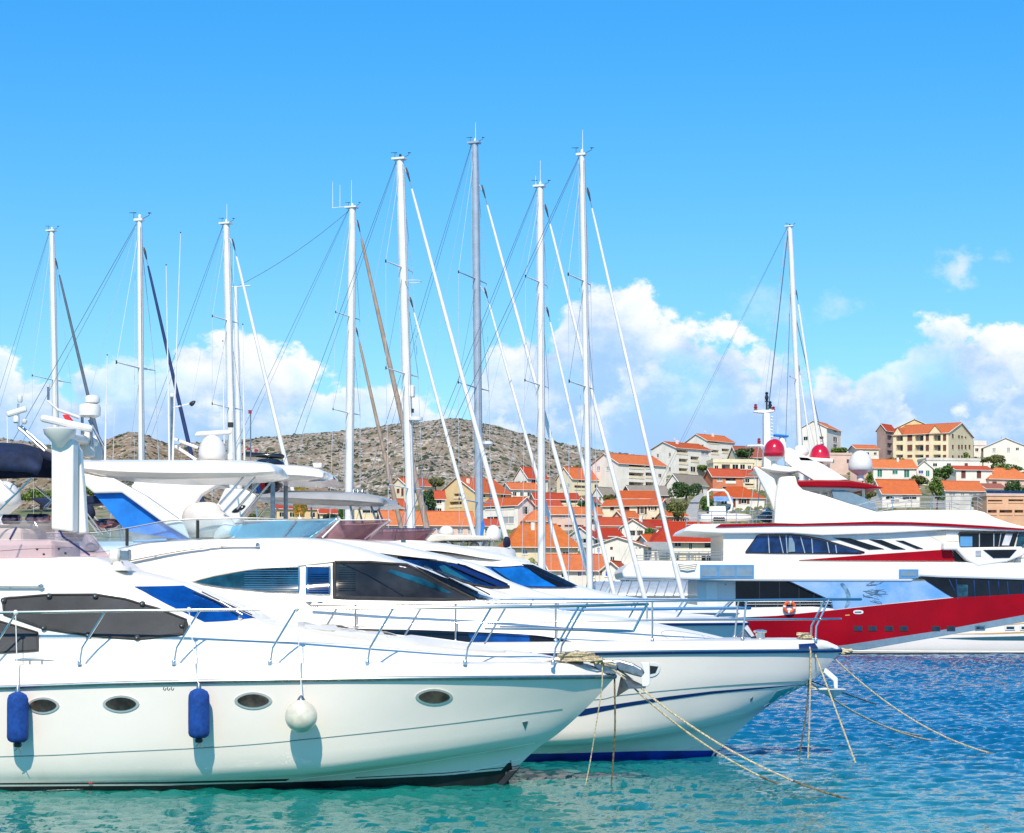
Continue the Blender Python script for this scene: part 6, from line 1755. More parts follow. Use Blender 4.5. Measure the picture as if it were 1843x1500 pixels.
for x, b0 in ((1478, 2.0), (1492, 1.2), (1554, 2.2)):
    tubes(S, [(x, 879, b0), (x, 915, b0)], 'hardtop_post', 'alu_white', .09, mirror=True, n=8)
# arch blades carrying the domes
sl([(1412, 808), (1422, 806), (1452, 822), (1482, 836), (1527, 864), (1500, 866), (1466, 866), (1440, 850), (1412, 830)], 2.4, 2.0, 'arch_beam', 'gelcoat', bevel=.05, both=True)
sl([(1356, 842), (1362, 840), (1394, 862), (1400, 880), (1398, 915), (1393, 920), (1386, 900), (1376, 880)], 3.2, 2.8, 'arch_leg', 'gelcoat_satin', bevel=.05, both=True)
sl([(1366, 842), (1400, 838), (1434, 842), (1440, 848), (1420, 850), (1395, 848)], 3.0, -3.0, 'dome_platform', 'gelcoat', bevel=.05)
sl([(1384, 849), (1412, 850), (1440, 860), (1430, 870), (1402, 862), (1396, 870)], 1.6, -1.6, 'platform_bracket', 'gelcoat_satin', bevel=.05)
sl([(1436, 822), (1500, 826), (1500, 832), (1440, 830)], 2.4, -2.4, 'dome_platform', 'gelcoat', bevel=.04)
dome(S, 1393.5, 790, 823, 38.5, 2.6, m_='dome_red', foot=840)
dome(S, 1475.5, 800, 832, 37, 1.2, m_='dome_red', foot=838)
dome(S, 1548.5, 811, 848, 43, 1.8, foot=866)
# mast with lights
mt = sl([(1375, 744), (1386, 744), (1388, 800), (1388, 842), (1375, 842)], .4, -.4, 'signal_mast', 'gelcoat', bevel=.06)
sl([(1357, 740.5), (1374, 738), (1394, 738), (1394, 741), (1376, 744), (1357, 742)], .25, -.25, 'mast_crossarm', 'alu_white', parent=mt, bevel=.02)
for k in range(7):
    tubes(S, [(1387, 750 + k * 6, .1), (1391, 751 + k * 6, .1)], 'mast_step', 'alu_white', .04, parent=mt, n=5)
for (x, y, m__, h_) in ((1380, 724, 'black_gloss', .55), (1386, 736, 'black_gloss', .4), (1360, 738, 'lamp_red', .3), (1392, 741, 'lamp_red', .25), (1366, 799, 'lamp_red', .28)):
    o = MB().lathe([(.11, 0), (.11, .06), (.07, .09), (.13, h_ * .5), (.07, h_ * .8), (.11, h_), (.03, h_ + .06)], S.loc(x, y, 0), 12).build('signal_lamp', m__, mt, smooth=True)
tubes(S, [(1380, 744, 0), (1380, 722, 0)], 'mast_tip', 'black_gloss', .06, parent=mt, n=8)
sl([(1345, 801), (1368, 800), (1368, 803), (1345, 803)], .5, -.5, 'lamp_shelf', 'alu_white', parent=mt)
tubes(S, [(1366, 802, 0), (1380, 806, 0)], 'lamp_bracket', 'alu_white', .1, parent=mt, n=5)
o = sl([(1393, 781.5), (1395, 781), (1420, 783.5), (1420, 787), (1394, 785)], .25, -.25, 'radar_scanner', 'canvas_blue', bevel=.05)
tubes(S, [(1407, 786, 0), (1408, 800, 0), (1410, 822, 0)], 'radar_post', 'alu_white', [.14, .25, .3], parent=o)
tubes(S, [(1400, 782, 0), (1400, 766, 0)], 'whip_antenna', 'line_white', .02)
blob(S, [(1430, 806), (1440, 801), (1452, 806), (1456, 816), (1446, 824), (1432, 820)], -.3, .5, 'winch_housing', 'alu_white')
blob(S, [(1424, 816), (1432, 812), (1436, 820), (1428, 826)], .2, .6, 'small_dome', 'gelcoat_satin')
# rails of the sun deck
for y in (893.5, 902, 909):
    tubes(S, [(1566 + (y - 893) * .8, y + 12, 3.6), (1630, y + 1, 3.7), (1700, y, 3.7), (1758, y, 3.4), (1768, y + 6, 3.0)], 'deck_rail', 'steel', .022, n=5, mirror=True, curve=12)
tubes(S, [(1536, 912, 3.6), (1600, 892, 3.6), (1640, 902, 3.6)], 'stair_rail', 'steel', .02, n=5)
for x in (1607, 1641, 1676, 1713, 1748, 1760):
    tubes(S, [(x, 893.5, 3.7), (x - 1, 919, 3.75)], 'rail_post', 'steel', .02, n=5, mirror=True)
for y in (921, 928, 935):
    tubes(S, [(1256, y, 3.9), (1330, y, 3.9), (1393, y, 3.9)], 'deck_rail', 'steel', .022, n=5, mirror=True)
for x in (1256, 1281, 1307, 1325, 1355, 1391):
    tubes(S, [(x, 920.5, 3.9), (x, 943, 3.9)], 'rail_post', 'steel', .025, n=5, mirror=True)
for y in (993, 998, 1003):
    tubes(S, [(1160, y + 1, 4.1), (1302, y, 4.1)], 'deck_rail', 'dull_steel', .02, n=5, mirror=True)
for x in (1162, 1180, 1200, 1222, 1240, 1258, 1275, 1300):
    tubes(S, [(x, 993, 4.1), (x, 1010, 4.1)], 'rail_post', 'dull_steel', .02, n=5, mirror=True)
# things on the aft sun deck
t_ = empty('tender', aw(S, 1310, 940, 0), 0, 'white tender with a hoop frame stowed on the aft sun deck of the superyacht', 'tender')
Ft = Frame(1310, aw(S, 1310, 940, 0).y, 0); Ft.O = Vector(aw(S, 1310, 940, 0)); Ft.root = t_
_o = Ft.O.copy()
class FT(Frame):
    def loc(s, px, py, b=0.0):
        p = Frame.loc(s, px, py, b); return Vector((p.x, p.y, p.z - _o.z))
Ft = FT(1310, _o.y, 0); Ft.O = Vector((_o.x, _o.y, 0)); Ft.root = t_
blob(Ft, [(1258, 934), (1262, 926), (1300, 924), (1340, 925), (1356, 930), (1350, 937), (1300, 941), (1264, 940)], -1.1, 1.1, 'tender_hull', 'gelcoat')
slab(Ft, [(1276, 912), (1306, 911), (1307, 922), (1309, 926), (1277, 926)], .5, .3, 'tender_console', 'gelcoat_satin', bevel=.04)
tubes(Ft, [(1275, 912, .6), (1274, 886, .6), (1280, 882, .6), (1304, 883, .6), (1309, 888, .6), (1318, 908, .6), (1316, 918, .6), (1310, 922, .6)], 'tender_hoop', 'alu_white', .07)
for k in range(5):
    blob(Ft, [(1284 + k * 4, 938), (1284 + k * 4, 932), (1288 + k * 4, 931), (1289 + k * 4, 938)], .9, 1.2, 'tender_fitting', 'black_rubber')
t_ = empty('jet_ski', aw(S, 1382, 942, .5), 0, 'dark teal jet ski parked against the white fin of the superyacht', 'jet ski')
_o = Vector(aw(S, 1382, 942, .5)); Ft.O = Vector((_o.x, _o.y, 0)); Ft.root = t_
blob(Ft, [(1362, 930), (1374, 922), (1382, 914), (1388, 918), (1392, 930), (1390, 940), (1372, 940)], -.6, .6, 'jet_ski_hull', 'glass_teal')
blob(Ft, [(1368, 922), (1376, 915), (1384, 912), (1384, 918), (1374, 925)], -.3, .3, 'jet_ski_seat', 'grey_pad')
# life ring on the rail
q = aw(S, 1421, 1093, 4.5)
t_ = empty('life_ring', q, 0, 'orange and white life ring hung on the red superyacht rail', 'life ring')
R_ = .29
for k in range(4):
    a0 = k * math.pi / 2
    MB().tube([(R_ * math.cos(a0 + t), 0, R_ * math.sin(a0 + t)) for t in [i * math.pi / 2 * .8 / 6 for i in range(7)]], .09, 8).build('ring_segment', 'ring_orange', t_, smooth=True)
    MB().tube([(R_ * math.cos(a0 + t), 0, R_ * math.sin(a0 + t)) for t in [math.pi / 2 * (.8 + .2 * i / 3) for i in range(4)]], .094, 8).build('ring_band', 'flag_white', t_, smooth=True)
tubes(S, [(1522, 1172, 4.6), (1700, 1173, 4.6), (1990, 1174, 4.6)], 'rubbing_strake', 'cream', .05)
rope([aw(S, 1514, 1170, 4.7), aw(S, 1530, 1173, 4.7), aw(S, 1532, 1171, 4.8), aw(S, 1514, 1175, 4.8)], .12, 'brown rope bundle at the waterline of the red superyacht')

# ================================================================== land: quay, town slope, hills
from mathutils import noise as mno
def ground_mat(name, cols, scales, seed=0.0, rock=None):
    m_ = bpy.data.materials.new(name)
    m_.use_nodes = True
    t = m_.node_tree; n = NT(t)
    b = t.nodes['Principled BSDF']
    b.inputs['Roughness'].default_value = 0.95
    g = n.n('ShaderNodeNewGeometry')
    def nz(sc, det=5, off=0.0):
        v = n.n('ShaderNodeVectorMath', operation='ADD', ins={0: g.outputs['Position'], 1: (seed + off, off, off * 2)})
        return n.n('ShaderNodeTexNoise', ins={'Vector': v.outputs[0], 'Scale': sc, 'Detail': det, 'Roughness': .65}).outputs[0]
    c = n.mix(n.step(nz(scales[0]), .40, .62), cols[0], cols[1])
    c = n.mix(n.m('MULTIPLY', n.step(nz(scales[0] * .22, 3, 13), .48, .62), .5), c, cols[2])
    c = n.mix(n.step(nz(scales[1], 4, 31), .50, .60), c, cols[2])
    if rock:
        c = n.mix(n.m('MULTIPLY', n.step(nz(rock[0], 3, 77), .50, .58), n.step(nz(rock[0] * .12, 3, 9), .35, .6)), c, rock[1])
    n.link(c, b.inputs['Base Color'])
    bp = n.n('ShaderNodeBump', ins={'Strength': .8, 'Distance': scales[2], 'Height': nz(scales[1] * 1.3, 6, 5)})
    n.link(bp.outputs[0], b.inputs['Normal'])
    MATS[name] = m_
ground_mat('hill_scrub', ((.31, .225, .15), (.25, .19, .125), (.13, .12, .07)), (.02, .13, 1.0), 0, (.26, (.54, .48, .41)))
ground_mat('hill_dry', ((.33, .20, .10), (.25, .16, .085), (.13, .115, .055)), (.03, .14, 1.0), 50, (.32, (.46, .38, .30)))
ground_mat('town_ground', ((.32, .26, .17), (.16, .17, .07), (.08, .12, .035)), (.05, .30, .4), 90)
mat('foliage_dark', (.055, .115, .028), .7, var=.25, scale=.8)
mat('foliage_olive', (.17, .18, .05), .75, var=.25, scale=.8)
mat('foliage_green', (.10, .19, .035), .7, var=.25, scale=.8)
mat('foliage_light', (.15, .23, .04), .7, var=.25, scale=.8)
mat('bark', (.10, .07, .045), .9, var=.2)
mat('scrub_bush', (.050, .062, .030), .9, var=.35, scale=.05)
mat('limestone', (.48, .44, .40), .9, var=.15, scale=.1)
mat('concrete', (.42, .40, .37), .85, var=.12, scale=.6)
mat('wall_white', (.84, .77, .67), .85, var=.05, scale=.35)
mat('wall_cream', (.82, .69, .47), .85, var=.06, scale=.35)
mat('wall_yellow', (.76, .55, .27), .85, var=.06, scale=.35)
mat('wall_pale_yellow', (.84, .69, .43), .85, var=.06, scale=.35)
mat('wall_pink', (.72, .50, .40), .85, var=.06, scale=.35)
mat('wall_salmon', (.74, .42, .25), .85, var=.06, scale=.35)
mat('wall_grey', (.66, .61, .55), .85, var=.10, scale=.35)
mat('wall_orange', (.64, .20, .09), .85, var=.08, scale=.35)
mat('wall_brown', (.36, .24, .20), .85, var=.1, scale=.35)
mat('shutter_brown', (.16, .05, .035), .7)
mat('shutter_green', (.01, .18, .12), .6)
mat('shutter_blue', (.02, .06, .45), .6)
mat('shade_grey', (.36, .37, .38), .7)
mat('loggia_back', (.40, .36, .30), .9, var=.15)
mat('solar', (.012, .03, .10), .15, coat=.6)
mat('shed_sheet', (.46, .50, .53), .35, metal=.2, var=.08)
mat('shed_frame', (.20, .24, .28), .5)

def weather(name):
    m_ = MATS[name]; t = m_.node_tree; n = NT(t); b = t.nodes['Principled BSDF']
    src = b.inputs['Base Color'].links[0].from_socket
    tcn = n.n('ShaderNodeTexCoord')
    v = n.n('ShaderNodeVectorMath', operation='MULTIPLY', ins={0: tcn.outputs['Object'], 1: (1.0, 1.0, .18)})
    st = n.n('ShaderNodeTexNoise', ins={'Vector': v.outputs[0], 'Scale': 1.6, 'Detail': 6.0, 'Roughness': .7}).outputs[0]
    c = n.mix(n.m('MULTIPLY', n.step(st, .50, .75), .35), src, (.42, .36, .28, 1))
    n.link(c, b.inputs['Base Color'])
for _n in ('wall_white', 'wall_cream', 'wall_yellow', 'wall_pale_yellow', 'wall_pink', 'wall_salmon', 'wall_grey', 'wall_orange', 'wall_brown'):
    weather(_n)

def tile_mat(name, col, col2):
    m_ = bpy.data.materials.new(name)
    m_.use_nodes = True
    t = m_.node_tree; n = NT(t)
    b = t.nodes['Principled BSDF']; b.inputs['Roughness'].default_value = .85
    tcn = n.n('ShaderNodeTexCoord')
    nz = n.n('ShaderNodeTexNoise', ins={'Vector': tcn.outputs['Object'], 'Scale': .9, 'Detail': 8.0, 'Roughness': .7})
    n2 = n.n('ShaderNodeTexNoise', ins={'Vector': tcn.outputs['Object'], 'Scale': 6.0, 'Detail': 3.0})
    c = n.mix(n.step(nz.outputs[0], .3, .72), (*col, 1), (*col2, 1))
    sp = n.n('ShaderNodeSeparateXYZ', ins={0: tcn.outputs['Object']})
    wv = n.m('SINE', n.m('MULTIPLY', n.m('ADD', sp.outputs[0], sp.outputs[1]), 16.0))
    c = n.mix(n.m('MULTIPLY', n.step(n2.outputs[0], .5, .68), .45), c, tuple(x * .45 for x in col) + (1,))
    c = n.mix(n.m('MULTIPLY', n.step(wv, .2, 1.0), .22), c, tuple(x * .5 for x in col) + (1,))
    oi = n.n('ShaderNodeObjectInfo')
    hs = n.n('ShaderNodeHueSaturation', ins={'Saturation': n.m('MULTIPLY_ADD', oi.outputs['Random'], -.08, 1.06), 'Value': n.m('MULTIPLY_ADD', oi.outputs['Random'], .26, .82), 'Hue': n.m('MULTIPLY_ADD', oi.outputs['Random'], .012, .497), 'Color': c})
    n.link(hs.outputs[0], b.inputs['Base Color'])
    bp = n.n('ShaderNodeBump', ins={'Strength': .6, 'Distance': .06, 'Height': wv})
    n.link(bp.outputs[0], b.inputs['Normal'])
    MATS[name] = m_
tile_mat('tile_orange', (.70, .155, .045), (.56, .12, .045))
tile_mat('tile_red', (.58, .070, .025), (.46, .055, .028))
tile_mat('tile_light', (.76, .24, .07), (.62, .16, .05))
tile_mat('tile_old', (.40, .105, .07), (.30, .10, .075))
tile_mat('tile_grey', (.33, .27, .215), (.26, .22, .18))

GY = [(1106, 250), (1045, 290), (1010, 330), (980, 380), (950, 440), (935, 465), (905, 520), (885, 560), (855, 600), (830, 640), (806, 665), (790, 700)]
def y2Y(yb):
    if yb >= GY[0][0]:
        return GY[0][1]
    for (a, A_), (b, B_) in zip(GY, GY[1:]):
        if b <= yb <= a:
            return A_ + (B_ - A_) * (a - yb) / (a - b)
    return GY[-1][1]
CAP = [(-600, 940), (650, 938), (760, 920), (900, 900), (1000, 893), (1060, 888), (1110, 886), (1200, 862), (1280, 852), (1330, 845), (1440, 838), (1500, 822), (1580, 832), (1700, 834), (1843, 836), (2600, 850)]
def lerp_tab(tab, x):
    if x <= tab[0][0]:
        return tab[0][1]
    for (a, A_), (b, B_) in zip(tab, tab[1:]):
        if x <= b:
            return A_ + (B_ - A_) * (x - a) / (b - a)
    return tab[-1][1]
ZT = [(141, 1.25), (250, 1.3)] + [(Y, 3 + (HY - y) * Y / F) for y, Y in GY[1:]]
def ground_z(x, y):
    z = lerp_tab(ZT, y)
    px = CX + F * x / 560.0
    return min(z, 3 + (HY - lerp_tab(CAP, px)) * 600 / F) - 0.4 * (y > 260)
xs = [-1200, -700, -450] + [-300 + 7 * i for i in range(86)] + [400, 520, 700, 1200]
ys = [141.2, 180, 240] + [250 + 8 * i for i in range(60)] + [760, 820, 1000, 1400]
vs = []
for y in ys:
    for x in xs:
        zz = ground_z(x, y)
        if y > 255:
            zz += 0.9 * mno.noise(Vector((x * .05, y * .05, 0))) - .3
        if y > 780:
            zz -= (y - 780) * .03
        vs.append((x, y, zz))
nx = len(xs)
o = MB().add(vs, [(j * nx + i, j * nx + i + 1, (j + 1) * nx + i + 1, (j + 1) * nx + i) for j in range(len(ys) - 1) for i in range(nx - 1)]).build('town_slope', 'town_ground', smooth=True)
tag(o, kind='structure')
o = MB().box(-1200, 1200, 140.6, 141.6, -3, 1.35).build('quay_wall', 'concrete'); tag(o, kind='structure')

def hill(name, ridge, Yr, Y0, z0, mtl, px0, px1, n_, m_, amp, seed, fall=600, pw=.85):
    vs = []
    for j in range(m_ + 1):
        t = j / m_ * 1.25
        for i in range(n_ + 1):
            px = px0 + (px1 - px0) * i / n_
            k = (px - CX) / F
            Y = Y0 + (Yr - Y0) * t
            zr = 3 + (HY - lerp_tab(ridge, px)) * Yr / F
            if t <= 1:
                z = z0 + (zr - z0) * (t ** pw)
                z += amp * (mno.fractal(Vector((k * Y * .008 + seed, Y * .008, seed)), 1.0, 2.1, 5)) * min(1, t * 4) * (1 - t ** 6 * .85)
            else:
                z = zr - (t - 1) * fall * 1.2
            z += mno.noise(Vector((k * Y * .09, Y * .09, seed))) * amp * .10
            vs.append((k * Y, Y, z))
    w_ = n_ + 1
    me = MB().add(vs, [(j * w_ + i, j * w_ + i + 1, (j + 1) * w_ + i + 1, (j + 1) * w_ + i) for j in range(m_) for i in range(n_)])
    o = me.build(name, mtl, smooth=True)
    tag(o, kind='structure')
    return o
RA = [(-600, 795), (0, 789), (53, 795), (90, 803), (150, 800), (300, 801), (380, 797), (435, 791), (533, 783), (610, 777), (667, 772), (747, 761), (775, 756), (800, 753), (822, 752.5), (853, 757), (885, 764), (925, 776),
      (960, 786), (1001, 797), (1064, 808), (1102, 815), (1158, 821), (1250, 838), (1400, 860), (1700, 900), (2500, 930)]
RB = [(-600, 880), (0, 868), (100, 835), (150, 806), (187, 792), (212, 783), (232, 777), (256, 780), (293, 797), (320, 804), (347, 812), (400, 832), (520, 868), (700, 905), (1400, 960)]
hA = hill('hill', RA, 2200, 1000, 8, 'hill_scrub', -700, 2600, 330, 90, 16, 3.0)
hB = hill('hill', RB, 1500, 820, 8, 'hill_dry', -700, 1200, 200, 60, 9, 8.0)

def scatter(name, src, n, rmin, rmax, m_, pxr, Yr_, seed, squash=.7, bias=None):
    """low growth and boulders, joined: nobody could count them"""
    random.seed(seed)
    bv = BVHTree.FromPolygons([v.co.copy() for v in src.data.vertices], [tuple(p.vertices) for p in src.data.polygons])
    mb = MB()
    base = [(1, 0, 0), (.3, .95, 0), (-.8, .6, 0), (-.8, -.6, 0), (.3, -.95, 0), (.5, .35, .7), (-.45, .35, .75), (0, -.5, .8), (0, 0, 1.05)]
    fs = [(0, 1, 5), (1, 6, 5), (1, 2, 6), (2, 3, 6), (3, 7, 6), (3, 4, 7), (4, 5, 7), (4, 0, 5), (5, 6, 8), (6, 7, 8), (7, 5, 8)]
    for _ in range(n):
        px = random.uniform(*pxr)
        if bias and random.random() > bias(px):
            continue
        Y = random.uniform(*Yr_)
        x = (px - CX) / F * Y
        co, no, _, _ = bv.ray_cast(Vector((x, Y, 900)), Vector((0, 0, -1)))
        if co is None:
            continue
        r = random.uniform(rmin, rmax) * (.6 + .8 * random.random())
        a = random.random() * 6.28
        ca, sa = math.cos(a), math.sin(a)
        vv = []
        for (bx, by, bz) in base:
            q = r * random.uniform(.7, 1.2)
            vv.append((co.x + (bx * ca - by * sa) * q, co.y + (bx * sa + by * ca) * q, co.z - r * .25 + bz * q * squash))
        mb.add(vv, fs)
    o = mb.build(name, m_, smooth=False)
    tag(o, kind='stuff')
    return o
scatter('shrubs', hA, 15000, .9, 2.9, 'scrub_bush', (-300, 1500), (1080, 2230), 4)
scatter('rocks', hA, 9000, .6, 1.7, 'limestone', (200, 1500), (1080, 2200), 5, .5, lambda px: .25 if px < 560 else .9)
scatter('shrubs', hB, 3500, .8, 2.4, 'scrub_bush', (-300, 900), (830, 1510), 6)
scatter('rocks', hB, 1800, .5, 1.5, 'limestone', (-200, 700), (830, 1480), 7, .5)

# ------------------------------------------------------------------ trees
def leaves(n, rx, ry, rz, size, seed, lobes=7):
    """crown: small leaf faces gathered in clumps through an uneven volume"""
    rnd = random.Random(seed)
    cl = []
    for _ in range(lobes):
        a, u = rnd.uniform(0, 6.28), rnd.uniform(-.65, .9)
        h = math.sqrt(max(0, 1 - u * u)) * rnd.uniform(.35, .8)
        cl.append((math.cos(a) * h, math.sin(a) * h, u * .62, rnd.uniform(.28, .5)))
    cl.append((0, 0, 0, .55))
    mb = MB()
    vs, fs = [], []
    for _ in range(n):
        c = rnd.choice(cl)
        while True:
            p = Vector((rnd.uniform(-1, 1), rnd.uniform(-1, 1), rnd.uniform(-1, 1)))
            if .1 < p.length < 1:
                break
        p = p.normalized() * (p.length ** .45)
        q = Vector(((c[0] + p.x * c[3]) * rx, (c[1] + p.y * c[3]) * ry, (c[2] + p.z * c[3]) * rz))
        e1 = Vector((rnd.gauss(0, 1), rnd.gauss(0, 1), rnd.gauss(0, 1))).normalized()
        e2 = (e1.cross(Vector((rnd.gauss(0, 1), rnd.gauss(0, 1), rnd.gauss(0, 1))))).normalized()
        s = size * rnd.uniform(.6, 1.3)
        k = len(vs)
        vs += [q - e1 * s, q + e2 * s * .6, q + e1 * s, q - e2 * s * .6]
        fs.append((k, k + 1, k + 2, k + 3))
    mb.add(vs, fs)
    return mb
TG = 'trees growing between the town houses'
def tree(px, py, rx, ry, m_, label, base=None, Y=None, seed=0, n=None):
    """px, py: centre of the crown in the photograph; rx, ry its half sizes there"""
    yb = base or py + ry * 1.15
    Y = Y or y2Y(yb)
    s = F / Y
    wx = (px - CX) / s
    gz = 3 - (yb - HY) / s
    cz = 3 - (py - HY) / s
    o = empty('tree', (wx, Y, gz), 0, label, 'tree', TG)
    RX, RZ = rx / s, ry / s
    h = cz - gz
    t = MB()
    t.tube([(0, 0, -1.5), (.05, 0, 0), (.12 * RX, .05, h * .6), (.02, 0, h + RZ * .3)], [RX * .10 + .08, RX * .08 + .06, RX * .06 + .04, .03], 7)
    rnd = random.Random(seed + 5)
    for k in range(6):
        a = rnd.uniform(0, 6.28)
        t.tube([(.08 * RX, 0, h * rnd.uniform(.45, .8)), (math.cos(a) * RX * .35, math.sin(a) * RX * .35, h + RZ * .05), (math.cos(a) * RX * .7, math.sin(a) * RX * .6, h + RZ * rnd.uniform(.1, .5))], [RX * .04 + .03, RX * .03 + .02, .015], 5)
    t.build('trunk', 'bark', o, smooth=True)
    nn = n or int(min(2600, 500 + rx * ry * 3.2))
    c = leaves(nn, RX, RX * .9, RZ, max(.13, 1.5 / s * 1.4), seed * 13 + 1, 7 + seed % 4).build('crown', m_, o)
    c.location = (0, 0, h)
    return o

# ------------------------------------------------------------------ houses
HG = 'houses of the town on the slope'
def house(label, xa, xb, xc, yr, ye, yb, alpha=55, side='L', wall='wall_white', roof='tile_orange', holes=(), auto=(), hip=0.0, Y=None, cat='house', depth=None, wallA=None, flat=False, extras=(), ov=.45, name='house'):
    """gable end between picture columns xa..xb and long side xb..xc (side L), or long side xa..xb and gable end xb..xc (side R);
    rows: ridge yr, eaves ye, ground yb"""
    Y = Y or y2Y(yb)
    s = F / Y
    al = math.radians(alpha)
    Cw = Vector(((xb - CX) / s, Y, 0))
    if side == 'L':
        dg, dl = Vector((-math.cos(al), math.sin(al), 0)), Vector((math.sin(al), math.cos(al), 0))
        wg_px, wl_px = xb - xa, xc - xb
    else:
        dg, dl = Vector((math.cos(al), math.sin(al), 0)), Vector((-math.sin(al), math.cos(al), 0))
        wg_px, wl_px = xc - xb, xb - xa
    def inter(d, px):
        k = (px - CX) / F
        return (k * Cw.y - Cw.x) / (d.x - k * d.y)
    if side == 'L':
        W = inter(dg, xa) if wg_px >= 10 else (depth or 8.0)
        L = inter(dl, xc) if wl_px >= 12 else (depth or 9.0)
    else:
        W = inter(dg, xc) if wg_px >= 10 else (depth or 8.0)
        L = inter(dl, xa) if wl_px >= 12 else (depth or 9.0)
    W = min(max(W, 2.5), 26); L = min(max(L, 2.5), 60)
    gz = 3 - (yb - HY) / s
    ze = 3 - (ye - HY) / s - gz
    Ym = Y + dg.y * W * .5
    zr = 3 - (yr - HY) * Ym / F - gz
    rt = empty(name, (Cw.x, Cw.y, gz), math.atan2(dl.y, dl.x) if side == 'L' else math.atan2(dg.y, dg.x), label, cat, HG)
    mp = (lambda u, g, z: (u, g, z)) if side == 'L' else (lambda u, g, z: (g, u, z))
    zf = -4.0
    HB, HA = [], []
    def to_uz(face, px, py):
        d = dl if face == 'B' else dg
        u = inter(d, px)
        return u, 3 - (py - HY) * (Cw.y + u * d.y) / F - gz
    for h in holes:
        face, x0, x1, y0, y1, kind = h
        u0, z1 = to_uz(face, x0, y0); u1, z0 = to_uz(face, x1, y1)
        u0, u1 = min(u0, u1), max(u0, u1)
        z1 = to_uz(face, (x0 + x1) / 2, y0)[1]; z0 = to_uz(face, (x0 + x1) / 2, y1)[1]
        lim = L if face == 'B' else W
        u0, u1 = max(u0, .12), min(u1, lim - .12)
        z1 = min(z1, ze - .12)
        if u1 - u0 > .25 and z1 - z0 > .3:
            (HB if face == 'B' else HA).append((u0, u1, z0, z1, kind))
    if wg_px >= 18 and not HA and not any(a_[0] == 'A' for a_ in auto):
        auto = list(auto) + [('A', 2, max(1, int(ze / 3.2)), .9, 1.2, ('win', 'brown2', 'green2')[int(xa) % 3])]
    if not HB and not auto:
        auto = [('B', max(2, int(L / 4)), max(1, int(ze / 3.2)), 1.0, 1.2, 'brown2')]
    for (face, nc, nr, ww, wh, kind) in auto:
        lim = L if face == 'B' else W
        fh = ze / nr
        for r in range(nr):
            for c in range(nc):
                u = lim * (c + .5) / nc
                k = kind
                z0 = fh * r + (fh - wh) * .55
                hw = min(ww, lim / nc * .8) / 2
                (HB if face == 'B' else HA).append((u - hw, u + hw, z0, min(z0 + wh, ze - .15), k))
    def wallface(mb, lim, hs, m3):
        us = sorted({0.0, lim} | {h[0] for h in hs} | {h[1] for h in hs})
        zs = sorted({zf, ze} | {h[2] for h in hs} | {h[3] for h in hs})
        for a, b in zip(us, us[1:]):
            for c, d in zip(zs, zs[1:]):
                um, zm = (a + b) / 2, (c + d) / 2
                if any(h[0] < um < h[1] and h[2] < zm < h[3] for h in hs):
                    continue
                mb.add([m3(a, 0, c), m3(b, 0, c), m3(b, 0, d), m3(a, 0, d)], [(0, 1, 2, 3)])
        for (a, b, c, d, kind) in hs:
            dp = {'log': 1.3, 'log2': 1.3}.get(kind, .16)
            mb.add([m3(a, 0, c), m3(b, 0, c), m3(b, 0, d), m3(a, 0, d), m3(a, dp, c), m3(b, dp, c), m3(b, dp, d), m3(a, dp, d)],
                   [(0, 4, 5, 1), (1, 5, 6, 2), (2, 6, 7, 3), (3, 7, 4, 0)])
    mB = lambda u, d, z: mp(u, d, z)
    mA = lambda u, d, z: mp(d, u, z)
    mb = MB()
    wallface(mb, L, HB, mB); wallface(mb, W, HA, mA)
    mb.add([mp(L, 0, zf), mp(L, W, zf), mp(L, W, ze), mp(L, 0, ze)], [(0, 1, 2, 3)])
    mb.add([mp(0, W, zf), mp(L, W, zf), mp(L, W, ze), mp(0, W, ze)], [(0, 1, 2, 3)])
    hp = hip * W
    if not flat and not hip:
        for u in (0, L):
            mb.add([mp(u, 0, ze), mp(u, W, ze), mp(u, W / 2, zr)], [(0, 1, 2)])
    wo_ = mb.build('wall', wall, rt); weld_flat(wo_) if False else None
    # openings
    for face, hs, m3 in (('B', HB, mB), ('A', HA, mA)):
        for (a, b, c, d, kind) in hs:
            def bx(mbx, u0, u1, d0, d1, z0, z1):
                P = [m3(u, dd, z) for z in (z0, z1) for dd in (d0, d1) for u in (u0, u1)]
                mbx.add(P, [(0, 2, 3, 1), (4, 5, 7, 6), (0, 1, 5, 4), (2, 6, 7, 3), (0, 4, 6, 2), (1, 3, 7, 5)])
                return mbx
            if kind in ('log', 'log2'):
                o = bx(MB(), a, b, 1.28, 1.34, c, d).build('loggia', 'loggia_back', rt)
                bx(MB(), a + (b - a) * .15, a + (b - a) * .55, 1.24, 1.28, c + .1, c + (d - c) * .8).build('balcony_door', 'glass_dark', o)
                if kind == 'log':
                    bx(MB(), a - .05, b + .05, -.12, -.02, c - .12, c + min(.95, (d - c) * .42)).build('balcony_parapet', wallA or wall, o)
                else:
                    p = MB()
                    for k in range(2):
                        bx(p, a, b, -.06, -.03, c + .45 + .45 * k, c + .50 + .45 * k)
                    p.build('balcony_rail', 'dull_steel', o)
                continue
            fr_ = MB()
            t = .07
            for (u0, u1, z0, z1) in ((a, b, d - t, d), (a, b, c, c + t), (a, a + t, c + t, d - t), (b - t, b, c + t, d - t), ((a + b) / 2 - t / 2, (a + b) / 2 + t / 2, c + t, d - t)):
                bx(fr_, u0, u1, .03, .12, z0, z1)
            o = fr_.build('window' if kind != 'door' else 'door', 'wall_white' if kind != 'brown' else 'shutter_brown', rt)
            bx(MB(), a + .02, b - .02, .12, .15, c + .02, d - .02).build('pane', {'shut': 'shade_grey', 'brown': 'shutter_brown', 'green': 'shutter_green', 'blue': 'shutter_blue'}.get(kind, 'glass_dark'), o)
